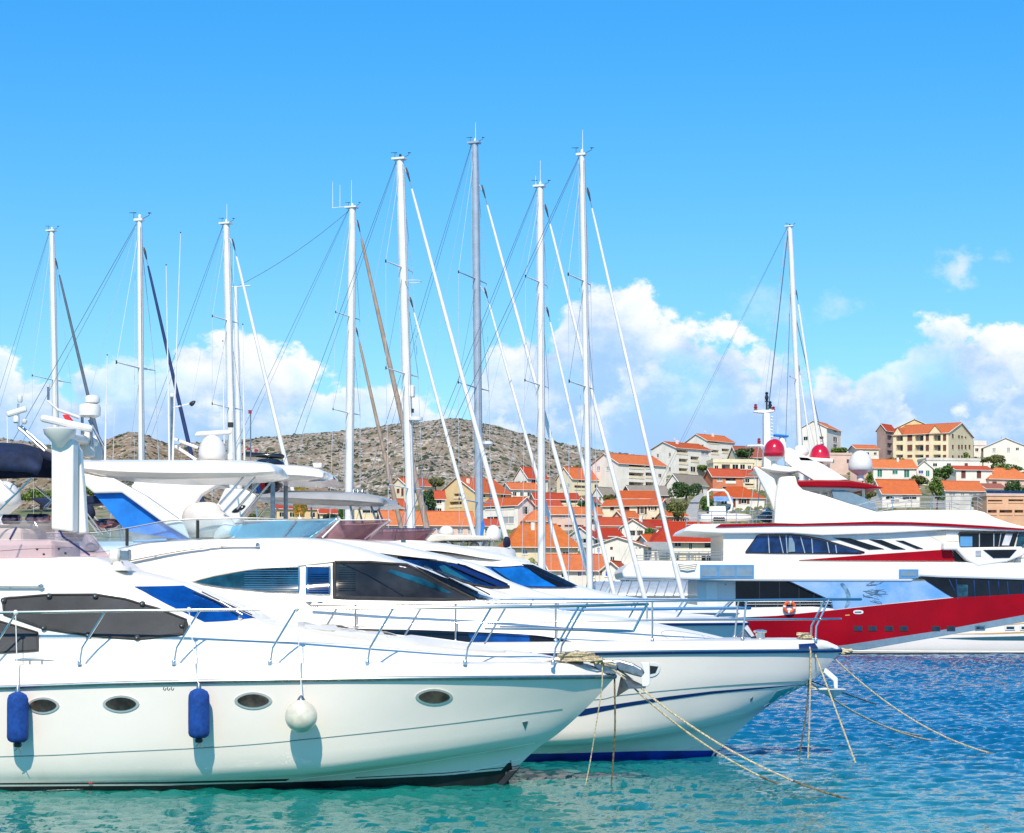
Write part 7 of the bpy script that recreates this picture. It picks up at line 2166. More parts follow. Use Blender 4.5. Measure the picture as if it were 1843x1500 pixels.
            if kind in ('brown2', 'green2'):
                mm = 'shutter_brown' if kind == 'brown2' else 'shutter_green'
                ws = (b - a) * .48
                bx(MB(), a - ws, a - .02, -.07, -.02, c, d).build('shutter', mm, o)
                bx(MB(), b + .02, b + ws, -.07, -.02, c, d).build('shutter', mm, o)
            if kind != 'door' and (b - a) > .5:
                bx(MB(), a - .08, b + .08, -.08, .04, c - .1, c - .01).build('sill', 'wall_white', o)
    # roof
    th = .16
    if flat:
        mb = MB()
        P = [mp(-ov * .4, -ov * .4, ze + .01), mp(L + ov * .4, -ov * .4, ze + .01), mp(L + ov * .4, W + ov * .4, ze + .01), mp(-ov * .4, W + ov * .4, ze + .01)]
        hh = max(zr - ze, .25)
        Q = [(p[0], p[1], p[2] + hh) for p in P]
        mb.add(P + Q, [(0, 1, 2, 3), (7, 6, 5, 4), (0, 4, 5, 1), (1, 5, 6, 2), (2, 6, 7, 3), (3, 7, 4, 0)])
        ro = mb.build('roof', roof, rt); weld_flat(ro)
    else:
        sl_ = (zr - ze) / (W / 2)
        lo = ze - sl_ * ov + .02
        e0, e1, g0, g1 = -ov * .7, L + ov * .7, -ov, W + ov
        r0, r1 = (hp, L - hp) if hip else (e0, e1)
        if r1 < r0:
            r0 = r1 = L / 2
        up_ = [mp(e0, g0, lo + th), mp(e1, g0, lo + th), mp(e1, g1, lo + th), mp(e0, g1, lo + th), mp(r0, W / 2, zr + th), mp(r1, W / 2, zr + th)]
        dn = [(p[0], p[1], p[2] - th) for p in up_]
        mb = MB().add(up_ + dn, [(0, 1, 5, 4), (2, 3, 4, 5), (0, 4, 3), (1, 2, 5), (6, 10, 11, 7), (8, 11, 10, 9), (6, 9, 10), (7, 11, 8), (0, 6, 7, 1), (2, 8, 9, 3), (3, 9, 6, 0), (1, 7, 8, 2)] if hip else
                      [(0, 1, 5, 4), (2, 3, 4, 5), (6, 10, 11, 7), (8, 11, 10, 9), (0, 6, 7, 1), (2, 8, 9, 3), (0, 4, 10, 6), (3, 9, 10, 4), (1, 7, 11, 5), (2, 5, 11, 8)])
        ro = mb.build('roof', roof, rt)
        weld_flat(ro)
        if not hip:
            # pale verge along the gable, and eaves gutter
            v = MB()
            for g in (g0, g1):
                v.tube([mp(e0 - .03, g, lo + th * .4), mp(e0 - .03, W / 2, zr + th * .4)], .10, 4)
            v.build('verge', 'wall_white', ro)
        MB().tube([mp(e0, g0, lo + .05), mp(e1, g0, lo + .05)], .08, 5).build('gutter', 'wall_white', ro)
        MB().tube([mp(r0, W / 2, zr + th + .03), mp(r1, W / 2, zr + th + .03)], .11, 5).build('ridge_tiles', roof, ro)
    MB().tube([mp(L - .15, -.1, ze - .1), mp(L - .15, -.1, -.5)], .07, 5).build('downpipe', 'wall_grey', rt)
    if not flat and not any(e[0] == 'chimney' for e in extras) and L > 7 and int(xa) % 2:
        extras = list(extras) + [('chimney', .25 + .5 * ((xa * 7) % 10) / 10, .38)]
    for ex in extras:
        k = ex[0]
        if k == 'chimney':
            _, fu, fg = ex
            z = zr - abs(fg - .5) * 2 * (zr - ze)
            c = MB(); P = [mp(L * fu + du, W * fg + dg_, zz) for zz in (z - .4, z + 1.2) for dg_ in (-.3, .3) for du in (-.3, .3)]
            c.add(P, [(0, 2, 3, 1), (4, 5, 7, 6), (0, 1, 5, 4), (2, 6, 7, 3), (0, 4, 6, 2), (1, 3, 7, 5)])
            c.build('chimney', 'wall_white', ro)
        elif k == 'dish':
            _, fu, fg = ex
            z = zr - abs(fg - .5) * 2 * (zr - ze)
            p = Vector(mp(L * fu, W * fg, z))
            o = MB().tube([p, p + Vector((0, 0, 1.1))], .03, 5).build('antenna_mast', 'dull_steel', ro)
            MB().lathe([(.02, .05), (.2, .02), (.34, -.06), (.36, -.08)], p + Vector((0, -.1, 1.2)), 12, axis='y').build('satellite_dish', 'wall_white', o)
        elif k == 'panel':
            _, x0, x1, y0, y1 = ex
            n_ = 6
            for i in range(n_):
                u0 = L * (.05 + .15 * i); 
                P = [mp(u0, .6, ze + .35), mp(u0 + L * .14, .6, ze + .35), mp(u0 + L * .14, 2.2, ze + 1.35), mp(u0, 2.2, ze + 1.35)]
                MB().add(P + [(p[0], p[1], p[2] - .06) for p in P], [(0, 1, 2, 3), (7, 6, 5, 4), (0, 4, 5, 1), (1, 5, 6, 2), (2, 6, 7, 3), (3, 7, 4, 0)]).build('solar_panel', 'solar', rt)
        elif k == 'fgable':
            _, u0, u1 = ex      # small gable facing along the long side
            um = (u0 + u1) / 2 * L
            a, b = u0 * L, u1 * L
            hgt = (zr - ze) * .75
            mb = MB().add([mp(a, -.35, ze), mp(b, -.35, ze), mp(um, -.35, ze + hgt * .8), mp(a, W * .3, ze), mp(b, W * .3, ze), mp(um, W * .4, ze + hgt * .8)], [(0, 1, 2), (0, 2, 5, 3), (1, 4, 5, 2)])
            g_ = mb.build('dormer', wall, rt)
            mb = MB()
            for (p, q) in ((a - .25, ze - .1), (b + .25, ze - .1)):
                P = [mp(p, -.6, q), mp(um, -.6, ze + hgt * .8 + .12), mp(um, W * .42, ze + hgt * .8 + .12), mp(p, W * .3, q)]
                mb.add(P + [(r_[0], r_[1], r_[2] + .12) for r_ in P], [(0, 1, 2, 3), (7, 6, 5, 4), (0, 4, 5, 1), (1, 5, 6, 2), (2, 6, 7, 3), (3, 7, 4, 0)])
            mb.build('dormer_roof', roof, g_)
    return rt

# left part of the town
house('small cream house with red roof and gable, left of the pine behind the radar mast', 705, 731, 782, 861, 873, 906, 45, wall='wall_cream', roof='tile_red', holes=[('A', 714, 719, 880, 888, 'brown'), ('A', 722, 727, 879, 893, 'brown'), ('B', 742, 750, 880, 888, 'win')], extras=[('chimney', .5, .45)])
house('low yellow house with red roof seen under the grey hardtop, leftmost of the town', 494, 498, 572, 908, 916, 938, 78, wall='wall_yellow', roof='tile_red', auto=[('B', 4, 1, 1.2, 1.2, 'win')])
house('low red roofed house beside the gold figure', 572, 576, 612, 911, 924, 938, 78, wall='wall_cream', roof='tile_red', auto=[('B', 2, 1, 1.2, 1.0, 'win')])
house('pale yellow house with a wide glazed front behind the grey hardtop', 634, 638, 706, 900, 907, 934, 80, wall='wall_pale_yellow', roof='tile_orange', holes=[('B', 652, 682, 918, 924, 'win')])
house('low red roof house left of the ketch furled sails', 700, 712, 731, 899, 912, 932, 50, wall='wall_cream', roof='tile_red', auto=[('B', 1, 1, 1.2, 1.2, 'win')])
house('white balconied wing with red roof left of the yellow gabled block', 764, 768, 801, 885, 898, 936, 82, wall='wall_white', roof='tile_red', holes=[('B', 771, 780, 900, 907, 'win'), ('B', 786, 795, 899, 907, 'win'), ('B', 772, 783, 914, 922, 'win'), ('B', 787, 795, 915, 927, 'win')], depth=6)
house('yellow apartment block with arched loggias in its gable, behind the tall grey mast', 790, 856, 920, 860, 886, 934, 42, wall='wall_yellow', roof='tile_orange', wallA='wall_pale_yellow',
      holes=[('A', 817, 831, 888, 897, 'log'), ('A', 809, 831, 903, 913, 'log'), ('A', 809, 831, 922, 930, 'log'), ('B', 866, 874, 890, 896, 'win'), ('B', 884, 892, 890, 896, 'win'), ('B', 902, 910, 890, 896, 'win')], extras=[('chimney', .1, .3), ('dish', .7, .4)], cat='apartment block', name='apartment_block')
house('long low building with orange roof and pink wall, under the yellow gabled block', 684, 690, 856, 921, 944, 968, 76, wall='wall_pink', roof='tile_orange', auto=[('B', 9, 1, 1.3, 1.2, 'shut')], extras=[('chimney', .3, .4)])
house('white house with long balcony and orange roof, right of the yellow gabled block', 960, 931, 960, 897, 909, 948, 55, side='L', wall='wall_white', roof='tile_orange') if False else None
house('white house with long balcony and red roof, right of the yellow gabled block', 868, 932, 960, 896, 909, 948, 52, side='R', wall='wall_white', roof='tile_orange', holes=[('B', 874, 926, 911, 917, 'log'), ('B', 876, 900, 930, 943, 'win'), ('B', 905, 925, 930, 943, 'shut'), ('C', 940, 950, 912, 926, 'win'), ('A', 942, 950, 912, 925, 'log2')])
house('low red roofed annex behind the twin white domes', 866, 870, 902, 936, 947, 966, 75, wall='wall_cream', roof='tile_red', auto=[('B', 2, 1, 1.2, 1.1, 'win')])
# middle
house('white house with steep side gable and red roof, highest left of the central masts', 926, 950, 986, 842, 860, 880, 48, wall='wall_white', roof='tile_red', holes=[('B', 956, 964, 863, 870, 'win'), ('B', 972, 978, 863, 870, 'brown')], extras=[('chimney', .6, .5)])
house('low white house with broad red roof below the steep gabled one', 912, 920, 972, 870, 881, 899, 70, wall='wall_white', roof='tile_orange', auto=[('B', 4, 1, 1.1, 1.1, 'win')])
house('cream house with red roof and side gable, directly behind two furled sails', 1002, 1030, 1093, 842, 861, 888, 50, wall='wall_cream', roof='tile_orange', holes=[('B', 1042, 1052, 862, 868, 'log2'), ('B', 1034, 1056, 874, 882, 'log'), ('B', 1070, 1082, 872, 880, 'win')])
house('yellow terrace house with loggias and solar sheet, behind the central masts', 960, 964, 1044, 889, 899, 922, 80, wall='wall_pale_yellow', roof='tile_red', holes=[('B', 984, 1000, 902, 908, 'log'), ('B', 1008, 1040, 902, 908, 'log'), ('B', 968, 978, 902, 909, 'shut')])
house('large white and cream apartment block with six loggias, left end of the skyline row', 1064, 1113, 1199, 817, 834, 888, 50, wall='wall_white', roof='tile_orange', wallA='wall_cream',
      holes=[('B', 1132, 1159, 836, 844, 'log'), ('B', 1162, 1178, 836, 844, 'log'), ('B', 1132, 1159, 851, 861, 'log'), ('B', 1162, 1178, 851, 861, 'log'), ('B', 1132, 1159, 868, 879, 'log'), ('B', 1162, 1178, 868, 879, 'log'),
             ('B', 1185, 1191, 853, 860, 'win'), ('A', 1074, 1080, 840, 848, 'shut'), ('A', 1091, 1097, 840, 848, 'shut')], cat='apartment block', name='apartment_block')
house('small house with dark grey roof and pointed gable beside the shrubs', 1065, 1085, 1110, 878, 893, 903, 45, wall='wall_white', roof='tile_grey', holes=[('A', 1070, 1073, 890, 896, 'win'), ('A', 1076, 1079, 889, 896, 'win')])
house('low house under a broad grey brown roof below the large apartment block', 1132, 1138, 1207, 875, 890, 900, 72, wall='wall_brown', roof='tile_grey', auto=[('B', 3, 1, 1, .8, 'win')])
house('beige house with two tiers of red roof and dark brown shutters, upper tier', 1114, 1118, 1184, 885, 897, 905, 80, wall='wall_brown', roof='tile_orange', holes=[('B', 1121, 1136, 898, 901, 'win'), ('B', 1142, 1156, 898, 901, 'win'), ('B', 1162, 1178, 898, 901, 'win')])
house('beige house with two tiers of red roof and dark brown shutters, lower storey', 1084, 1186, 1201, 900, 910, 941, 72, side='R', wall='wall_cream', roof='tile_orange',
      holes=[('B', 1098, 1105, 912, 919, 'brown'), ('B', 1124, 1133, 912, 926, 'brown'), ('B', 1147, 1151, 912, 926, 'brown'), ('B', 1152, 1159, 912, 925, 'win'), ('B', 1160, 1164, 912, 926, 'brown'), ('B', 1167, 1170, 912, 919, 'brown'), ('B', 1171, 1177, 912, 919, 'win'), ('B', 1178, 1182, 912, 919, 'brown'), ('B', 1172, 1184, 931, 939, 'win'), ('B', 1100, 1112, 931, 938, 'shut')])
house('pink building with white upper windows and a row of arches, behind the masts', 990, 994, 1084, 914, 926, 950, 80, wall='wall_pink', roof='tile_orange', holes=[('B', 1006, 1018, 928, 932, 'shut'), ('B', 1026, 1040, 928, 932, 'shut'), ('B', 1046, 1060, 928, 932, 'shut'), ('B', 998, 1010, 945, 949, 'brown'), ('B', 1016, 1030, 945, 949, 'brown'), ('B', 1036, 1050, 945, 949, 'brown')])
house('house with hipped orange roof left of the pink building', 943, 947, 996, 918, 937, 950, 76, wall='wall_cream', roof='tile_orange', auto=[('B', 3, 1, 1, .8, 'win')], hip=.5)
house('big building with bright orange tiled roof, its long cream wall facing the boats', 909, 914, 1040, 945, 980, 1010, 80, wall='wall_cream', roof='tile_light', hip=.35, holes=[('B', 1012, 1024, 993, 1000, 'green'), ('B', 940, 950, 990, 998, 'shut'), ('B', 970, 980, 990, 998, 'shut')], ov=.7)
house('house with white framed front gable over a lattice window, right of the bright orange roof', 1021, 1068, 1078, 950, 968, 990, 22, wall='wall_grey', roof='tile_red', holes=[('A', 1042, 1056, 968, 978, 'win'), ('A', 1030, 1038, 970, 978, 'shut')], depth=9)
house('red roofed house with white eaves above the white villa', 1062, 1068, 1120, 952, 965, 982, 76, wall='wall_grey', roof='tile_red', auto=[('B', 3, 1, 1.2, 1, 'win')])
house('white house with a crimson roof and small side gable', 1075, 1079, 1136, 933, 946, 962, 78, wall='wall_white', roof='tile_red', holes=[('B', 1114, 1120, 950, 958, 'win'), ('B', 1090, 1100, 950, 957, 'shut')])
house('white house with open veranda between two red roofs', 1119, 1160, 1168, 936, 949, 972, 20, wall='wall_white', roof='tile_red', holes=[('A', 1132, 1143, 955, 964, 'log2'), ('A', 1146, 1157, 955, 964, 'log2')], depth=9)
house('low house with long crimson roof right of the veranda house', 1144, 1150, 1216, 937, 948, 962, 78, wall='wall_white', roof='tile_red', auto=[('B', 4, 1, 1.2, .9, 'win')])
house('white villa with balcony, low gable and dark doorways, right behind the tall masts', 1066, 1158, 1166, 968, 983, 1014, 14, wall='wall_white', roof='tile_orange', holes=[('A', 1098, 1103, 976, 990, 'brown'), ('A', 1074, 1080, 986, 996, 'shut'), ('A', 1143, 1147, 979, 989, 'win'), ('A', 1149, 1154, 979, 989, 'win'), ('A', 1098, 1106, 1002, 1011, 'win'), ('A', 1080, 1090, 1000, 1010, 'shut')], depth=9)
house('low white building with orange roof and blue awnings at the waterfront', 984, 990, 1092, 1000, 1026, 1048, 78, wall='wall_white', roof='tile_orange', holes=[('B', 1040, 1046, 1027, 1038, 'blue'), ('B', 1010, 1020, 1030, 1040, 'win'), ('B', 1060, 1070, 1030, 1040, 'shut')], Y=275)
house('small white building with two low orange gables and a blue door, near the shed', 1086, 1116, 1122, 1012, 1026, 1050, 14, wall='wall_white', roof='tile_orange', holes=[('A', 1089, 1100, 1028, 1038, 'blue')], depth=7, Y=270)
house('flat roofed grey blue store below the crimson roofs', 1156, 1160, 1206, 977, 990, 1010, 80, wall='wall_white', roof='shade_grey', flat=True, auto=[('B', 3, 1, 1.5, 1, 'shut')])
house('white terrace building with parapet, behind the stern of the superyacht', 1200, 1206, 1302, 990, 996, 1025, 82, wall='wall_cream', roof='wall_white', flat=True, holes=[('B', 1212, 1222, 1000, 1010, 'win'), ('B', 1236, 1250, 1000, 1010, 'shut'), ('B', 1262, 1280, 1000, 1012, 'win')], Y=310)
house('house with big red hipped roof just above the superyacht stern', 1172, 1178, 1325, 941, 971, 996, 80, wall='wall_cream', roof='tile_red', hip=.45, ov=.8, holes=[('B', 1268, 1298, 973, 986, 'log2'), ('B', 1214, 1226, 974, 984, 'win'), ('B', 1240, 1246, 974, 990, 'win'), ('B', 1192, 1202, 975, 983, 'shut')])
house('small orange roofed outbuilding left of the big red hipped roof', 1166, 1170, 1207, 964, 979, 992, 74, wall='wall_white', roof='tile_orange', auto=[('B', 2, 1, 1, .8, 'win')], extras=[('dish', .6, .3)], Y=355)
house('pair of white apartment blocks on the hilltop, the lower left one', 1173, 1216, 1279, 796, 806, 858, 48, wall='wall_white', roof='tile_orange', wallA='wall_cream',
      holes=[('B', 1218, 1238, 810, 818, 'log'), ('B', 1222, 1238, 826, 836, 'log'), ('B', 1222, 1238, 843, 852, 'log'), ('B', 1243, 1258, 822, 832, 'log'), ('B', 1243, 1252, 840, 850, 'win'), ('B', 1262, 1276, 812, 820, 'shut')], cat='apartment block', name='apartment_block', extras=[('dish', .3, .5)])
house('pair of white apartment blocks on the hilltop, the higher right one', 1235, 1272, 1322, 782, 793, 838, 48, wall='wall_white', roof='tile_orange', wallA='wall_cream',
      holes=[('B', 1275, 1294, 794, 799, 'log'), ('B', 1280, 1294, 810, 818, 'log'), ('B', 1299, 1313, 808, 816, 'log'), ('B', 1280, 1294, 826, 834, 'log'), ('B', 1299, 1313, 826, 832, 'log')], cat='apartment block', name='apartment_block', Y=665, extras=[('dish', .3, .5)])
house('flat cream pavilion with columns and wide windows, under the hilltop apartment pair', 1280, 1284, 1356, 828, 833, 858, 82, wall='wall_cream', roof='wall_cream', flat=True, holes=[('B', 1286, 1293, 838, 845, 'win'), ('B', 1299, 1314, 836, 845, 'log2'), ('B', 1318, 1329, 836, 845, 'win'), ('B', 1332, 1341, 836, 845, 'win'), ('B', 1346, 1352, 838, 845, 'win')], Y=590)
house('orange walled house with red roof and white balcony', 1278, 1283, 1338, 845, 858, 884, 78, wall='wall_orange', roof='tile_red', wallA='wall_white', holes=[('B', 1290, 1300, 860, 867, 'shut'), ('B', 1306, 1324, 860, 870, 'log'), ('B', 1300, 1328, 876, 880, 'win')])
house('narrow house with red roof between the orange house and the yacht arch', 1334, 1338, 1362, 847, 858, 882, 78, wall='wall_cream', roof='tile_red', holes=[('B', 1341, 1349, 862, 869, 'win'), ('B', 1341, 1358, 871, 876, 'log')])
house('grey house with red roof, half hidden by the superyacht arch', 1360, 1364, 1396, 842, 857, 880, 80, wall='wall_grey', roof='tile_red', holes=[('B', 1372, 1388, 860, 867, 'win')])
house('white bungalow with hipped orange roof and striped awning', 1286, 1292, 1376, 877, 895, 915, 76, wall='wall_white', roof='tile_orange', hip=.5, holes=[('B', 1298, 1309, 902, 908, 'win'), ('B', 1319, 1324, 898, 913, 'brown'), ('B', 1334, 1344, 898, 907, 'brown2')])
house('white barn with steep grey tan roof beside the dark round tree', 1200, 1224, 1273, 854, 870, 894, 44, wall='wall_white', roof='tile_grey', holes=[('A', 1208, 1212, 868, 874, 'win')])
house('low house with orange roof behind the hilltop bushes', 1322, 1328, 1376, 804, 822, 832, 74, wall='wall_cream', roof='tile_old', auto=[('B', 3, 1, 1.2, .7, 'win')], Y=640)
# right
house('pale pink apartment house with rounded balconies, right of the far mast', 1440, 1488, 1513, 758, 770, 815, 26, wall='wall_white', roof='tile_orange', wallA='wall_pink', holes=[('A', 1470, 1482, 786, 794, 'log'), ('A', 1446, 1454, 786, 793, 'win'), ('B', 1500, 1506, 772, 778, 'win'), ('B', 1500, 1507, 787, 796, 'win'), ('A', 1470, 1482, 799, 806, 'log'), ('B', 1500, 1507, 800, 806, 'log2')], cat='apartment block', name='apartment_block', Y=640)
house('salmon house partly behind the second red dome', 1490, 1494, 1532, 817, 819, 852, 82, wall='wall_pink', roof='wall_pink', flat=True, holes=[('B', 1497, 1502, 827, 834, 'win'), ('B', 1524, 1528, 827, 834, 'brown')])
house('low white house with orange roof left of the large yellow block', 1538, 1542, 1582, 802, 808, 826, 80, wall='wall_white', roof='tile_orange', auto=[('B', 3, 1, 1, .9, 'win')], Y=650)
house('brownish pink block with stacked balconies attached left of the large yellow one', 1578, 1594, 1612, 764, 774, 826, 40, wall='wall_brown', roof='tile_red', wallA='wall_pink', holes=[('B', 1597, 1606, 784, 792, 'log2'), ('B', 1597, 1606, 798, 806, 'log2'), ('B', 1597, 1606, 811, 819, 'log2')], Y=668, cat='apartment block', name='apartment_block')
house('yellow block with broad gable rising behind the large yellow one', 1612, 1680, 1700, 755, 770, 820, 14, wall='wall_yellow', roof='tile_orange', holes=[('A', 1640, 1646, 762, 767, 'win')], Y=690, depth=12, cat='apartment block', name='apartment_block')
yb_h = []
for r_, (a, b) in enumerate(((782, 794), (801, 812), (819, 824))):
    for (x0, x1) in ((1613, 1625), (1633, 1642), (1647, 1662), (1666, 1672), (1680, 1693), (1697, 1703)):
        yb_h.append(('B', x0, x1, a, b, 'log2' if (x1 - x0) > 10 else 'brown'))
for r_, (a, b) in enumerate(((781, 789), (801, 809), (820, 826))):
    for x in (1715, 1726, 1731.5, 1738, 1745):
        yb_h.append(('A', x - 1.6, x + 1.6, a, b, 'brown'))
house('large yellow apartment block with two front gables, rows of balconies and brown windows', 1607, 1707, 1751, 762, 779, 832, 58, side='R', wall='wall_pale_yellow', roof='tile_orange', holes=yb_h, cat='apartment block', name='apartment_block', Y=618,
      extras=[('fgable', .82, .99), ('fgable', .12, .34), ('dish', .02, .5), ('chimney', .3, .6)])
house('wide white house with low brown gable at the right edge of the skyline', 1770, 1850, 1860, 789, 805, 838, 12, wall='wall_white', roof='tile_old', holes=[('A', 1796, 1800, 797, 801, 'win'), ('A', 1804, 1808, 797, 801, 'win'), ('A', 1828, 1834, 806, 811, 'win'), ('A', 1786, 1792, 806, 814, 'shut'), ('A', 1812, 1818, 806, 814, 'shut')], depth=10, extras=[('dish', .1, .6)], Y=640)
house('white block with terraces between the yellow block and the wide white house', 1748, 1753, 1774, 795, 802, 836, 78, wall='wall_white', roof='wall_white', flat=True, auto=[('B', 2, 2, 1.2, 1.1, 'win')], Y=645)
house('long white row house with orange roof and green shutters', 1566, 1572, 1650, 828, 842, 872, 80, wall='wall_white', roof='tile_orange', holes=[('B', 1579, 1588, 845, 859, 'green'), ('B', 1606, 1616, 847, 854, 'green'), ('B', 1627, 1637, 846, 860, 'green'), ('B', 1581, 1587, 865, 871, 'green')], extras=[('chimney', .65, .4)])
house('white gabled end house with blue windows, right end of the row', 1648, 1679, 1684, 830, 843, 870, 14, wall='wall_white', roof='tile_orange', holes=[('A', 1653, 1662, 847, 853, 'blue'), ('A', 1666, 1673, 847, 858, 'green')], depth=8)
house('flat white building with dark openings and a painted star, below the yellow block', 1664, 1668, 1764, 826, 829, 852, 82, wall='wall_white', roof='wall_grey', flat=True, holes=[('B', 1679, 1687, 834, 840, 'win'), ('B', 1704, 1712, 834, 839, 'win'), ('B', 1736, 1742, 834, 842, 'brown')], Y=606)
house('white house with thin red roof and two brown doors', 1716, 1721, 1786, 840, 846, 874, 80, wall='wall_white', roof='tile_red', holes=[('B', 1730, 1738, 846.5, 861, 'brown'), ('B', 1758, 1766, 846.5, 861, 'brown'), ('B', 1732, 1740, 866, 869, 'win'), ('B', 1756, 1764, 866, 869, 'win')])
house('house with bright hipped red roof at the right edge', 1774, 1780, 1860, 843, 861, 890, 74, wall='wall_pink', roof='tile_orange', hip=.5, holes=[('B', 1786, 1794, 867, 873, 'brown')], Y=575)
house('house with weathered red roof over a newer orange one, white shaded porch', 1582, 1588, 1656, 865, 888, 908, 78, wall='wall_white', roof='tile_orange', holes=[('B', 1594, 1610, 893, 899, 'win'), ('B', 1603, 1619, 899, 906, 'shut'), ('B', 1624, 1650, 892, 899, 'win')])
house('old dull red roof showing above the porch house', 1584, 1588, 1654, 864, 878, 886, 78, wall='wall_cream', roof='tile_old', Y=545)
house('whitewashed house with orange roof and three grey windows, behind the sun deck rail', 1696, 1702, 1772, 867, 883, 912, 78, wall='wall_grey', roof='tile_orange', wallA='wall_white', holes=[('B', 1708, 1720, 888, 893, 'shut'), ('B', 1729, 1736, 888, 893, 'shut'), ('B', 1744, 1758, 888, 893, 'shut')])
house('salmon terraced building with orange balconies and a row of solar panels', 1770, 1776, 1870, 890, 893, 945, 82, wall='wall_salmon', roof='wall_pink', flat=True, Y=447, extras=[('panel', 0, 0, 0, 0)],
      holes=[('B', 1778, 1804, 900, 905, 'log'), ('B', 1815, 1842, 899, 905, 'log'), ('B', 1778, 1794, 918, 927, 'log'), ('B', 1799, 1822, 918, 927, 'log'), ('B', 1826, 1842, 918, 927, 'log')])
house('small peach house with red roof, tucked behind the white masts below the terrace house', 962, 966, 1012, 902, 911, 930, 78, wall='wall_pink', roof='tile_red', auto=[('B', 3, 1, 1.0, 1.1, 'brown2')])
house('small cream house with orange roof between the crimson roofs and the path', 1196, 1202, 1238, 922, 930, 946, 76, wall='wall_cream', roof='tile_orange', auto=[('B', 3, 1, 1.0, 1.1, 'brown2')])
house('narrow peach house with brown shutters above the crimson roofs', 1104, 1120, 1150, 921, 930, 946, 48, wall='wall_salmon', roof='tile_orange', auto=[('B', 2, 1, .9, 1.1, 'brown2')])
house('little white house with terracotta roof right of the pale gabled cottage', 1040, 1056, 1080, 896, 905, 922, 46, wall='wall_white', roof='tile_old', auto=[('B', 2, 1, .9, 1.1, 'green2')])
house('low cream house with dull old roof above the solar panels', 1772, 1776, 1812, 872, 880, 894, 78, wall='wall_cream', roof='tile_old', auto=[('B', 3, 1, 1.0, 1.0, 'brown2')], Y=545)
house('peach house with two storeys partly behind the white dome', 1530, 1546, 1582, 832, 842, 872, 46, wall='wall_pink', roof='tile_orange', auto=[('B', 2, 2, 1.0, 1.2, 'brown2')])
house('white house with terracotta roof seen between the arch and the sun deck bar', 1450, 1456, 1500, 846, 856, 880, 78, wall='wall_white', roof='tile_orange', auto=[('B', 3, 1, 1.0, 1.2, 'green2')])

# plain seaside houses closing small gaps, trees
T_ = [(783, 869, 15, 12, 'foliage_olive', 'bushy olive green pine right of the small cream house', 905), (770, 898, 15, 22, 'foliage_dark', 'dark pine between the furled tan sails and the yellow block', 930),
      (1095, 899, 16, 10, 'foliage_olive', 'olive shrub tree below the dark grey roofed cottage', 910), (1056, 910, 19, 9, 'foliage_dark', 'dark low tree behind the central masts', 920),
      (1168, 960, 14, 9, 'foliage_green', 'round green tree in front of the veranda house', 970), (1112, 1030, 16, 15, 'foliage_olive', 'ochre green bush beside the waterfront building', 1048),
      (1045, 842, 11, 7, 'foliage_olive', 'small light tree behind the cream house roof', 850), (1233, 883, 26, 20, 'foliage_dark', 'large dark round tree in front of the grey roofed barn', 905),
      (1219, 918, 21, 21, 'foliage_olive', 'yellowish olive tree below the large dark round tree', 942), (1273, 909, 15, 16, 'foliage_green', 'dark green tree left of the hipped bungalow', 928),
      (1343, 815, 20, 9, 'foliage_dark', 'dark tree on the hilltop behind the red domes', 826), (1264, 842, 14, 6, 'foliage_light', 'light green bushes at the foot of the apartment pair', 850),
      (1700, 851, 22, 15, 'foliage_green', 'wide green tree left of the house with two brown doors', 868), (1686, 884, 17, 25, 'foliage_light', 'tall light green tree between the two lower houses', 914),
      (1652, 865, 18, 12, 'foliage_olive', 'grey green tree in front of the gabled end house', 880), (1815, 843, 34, 13, 'foliage_green', 'broad green tree at the right edge above the hipped roof', 858),
      (1786, 828, 36, 10, 'foliage_olive', 'row of grey olive trees below the wide white house', 840), (1824, 878, 22, 17, 'foliage_dark', 'dark tree above the solar panels', 898),
      (1510, 812, 17, 8, 'foliage_light', 'bright green bushes under the pale pink apartment house', 820), (1556, 892, 26, 13, 'foliage_olive', 'shrubs seen under the red hardtop of the superyacht', 906),
      (1610, 829, 20, 5, 'foliage_olive', 'low hedge at the left foot of the large yellow block', 834), (1690, 828, 22, 5, 'foliage_green', 'low hedge at the right foot of the large yellow block', 833),
      (1733, 822, 10, 9, 'foliage_light', 'small palm like tree by the gable of the yellow block', 832), (1567, 862, 7, 13, 'foliage_light', 'slender yellow green tree beside the white dome', 878),
      (590, 930, 16, 8, 'foliage_dark', 'dark bush under the grey hardtop', 938), (440, 933, 44, 9, 'foliage_olive', 'long olive bush line behind the flybridge screens', 942),
      (614, 925, 9, 13, 'foliage_green', 'green tree left of the tall white mast behind the grey hardtop', 938), (75, 893, 42, 14, 'foliage_light', 'light green bushes on the left, below the brown hill', 910),
      (163, 885, 12, 12, 'foliage_light', 'light green bush right of the white arch', 900), (1758, 905, 10, 13, 'foliage_olive', 'small tree at the corner of the salmon building', 920),
      (1210, 948, 14, 5, 'foliage_light', 'low hedge above the big red hipped roof', 952), (1340, 898, 7, 5, 'foliage_green', 'small bush by the bungalow awning', 905)]
for i, (px, py, rx, ry, m_, lb, yb) in enumerate(T_):
    tree(px, py, rx, ry, m_, lb, yb, seed=i + 1, Y=(y2Y(yb) - (12 if yb > 850 else 6)))

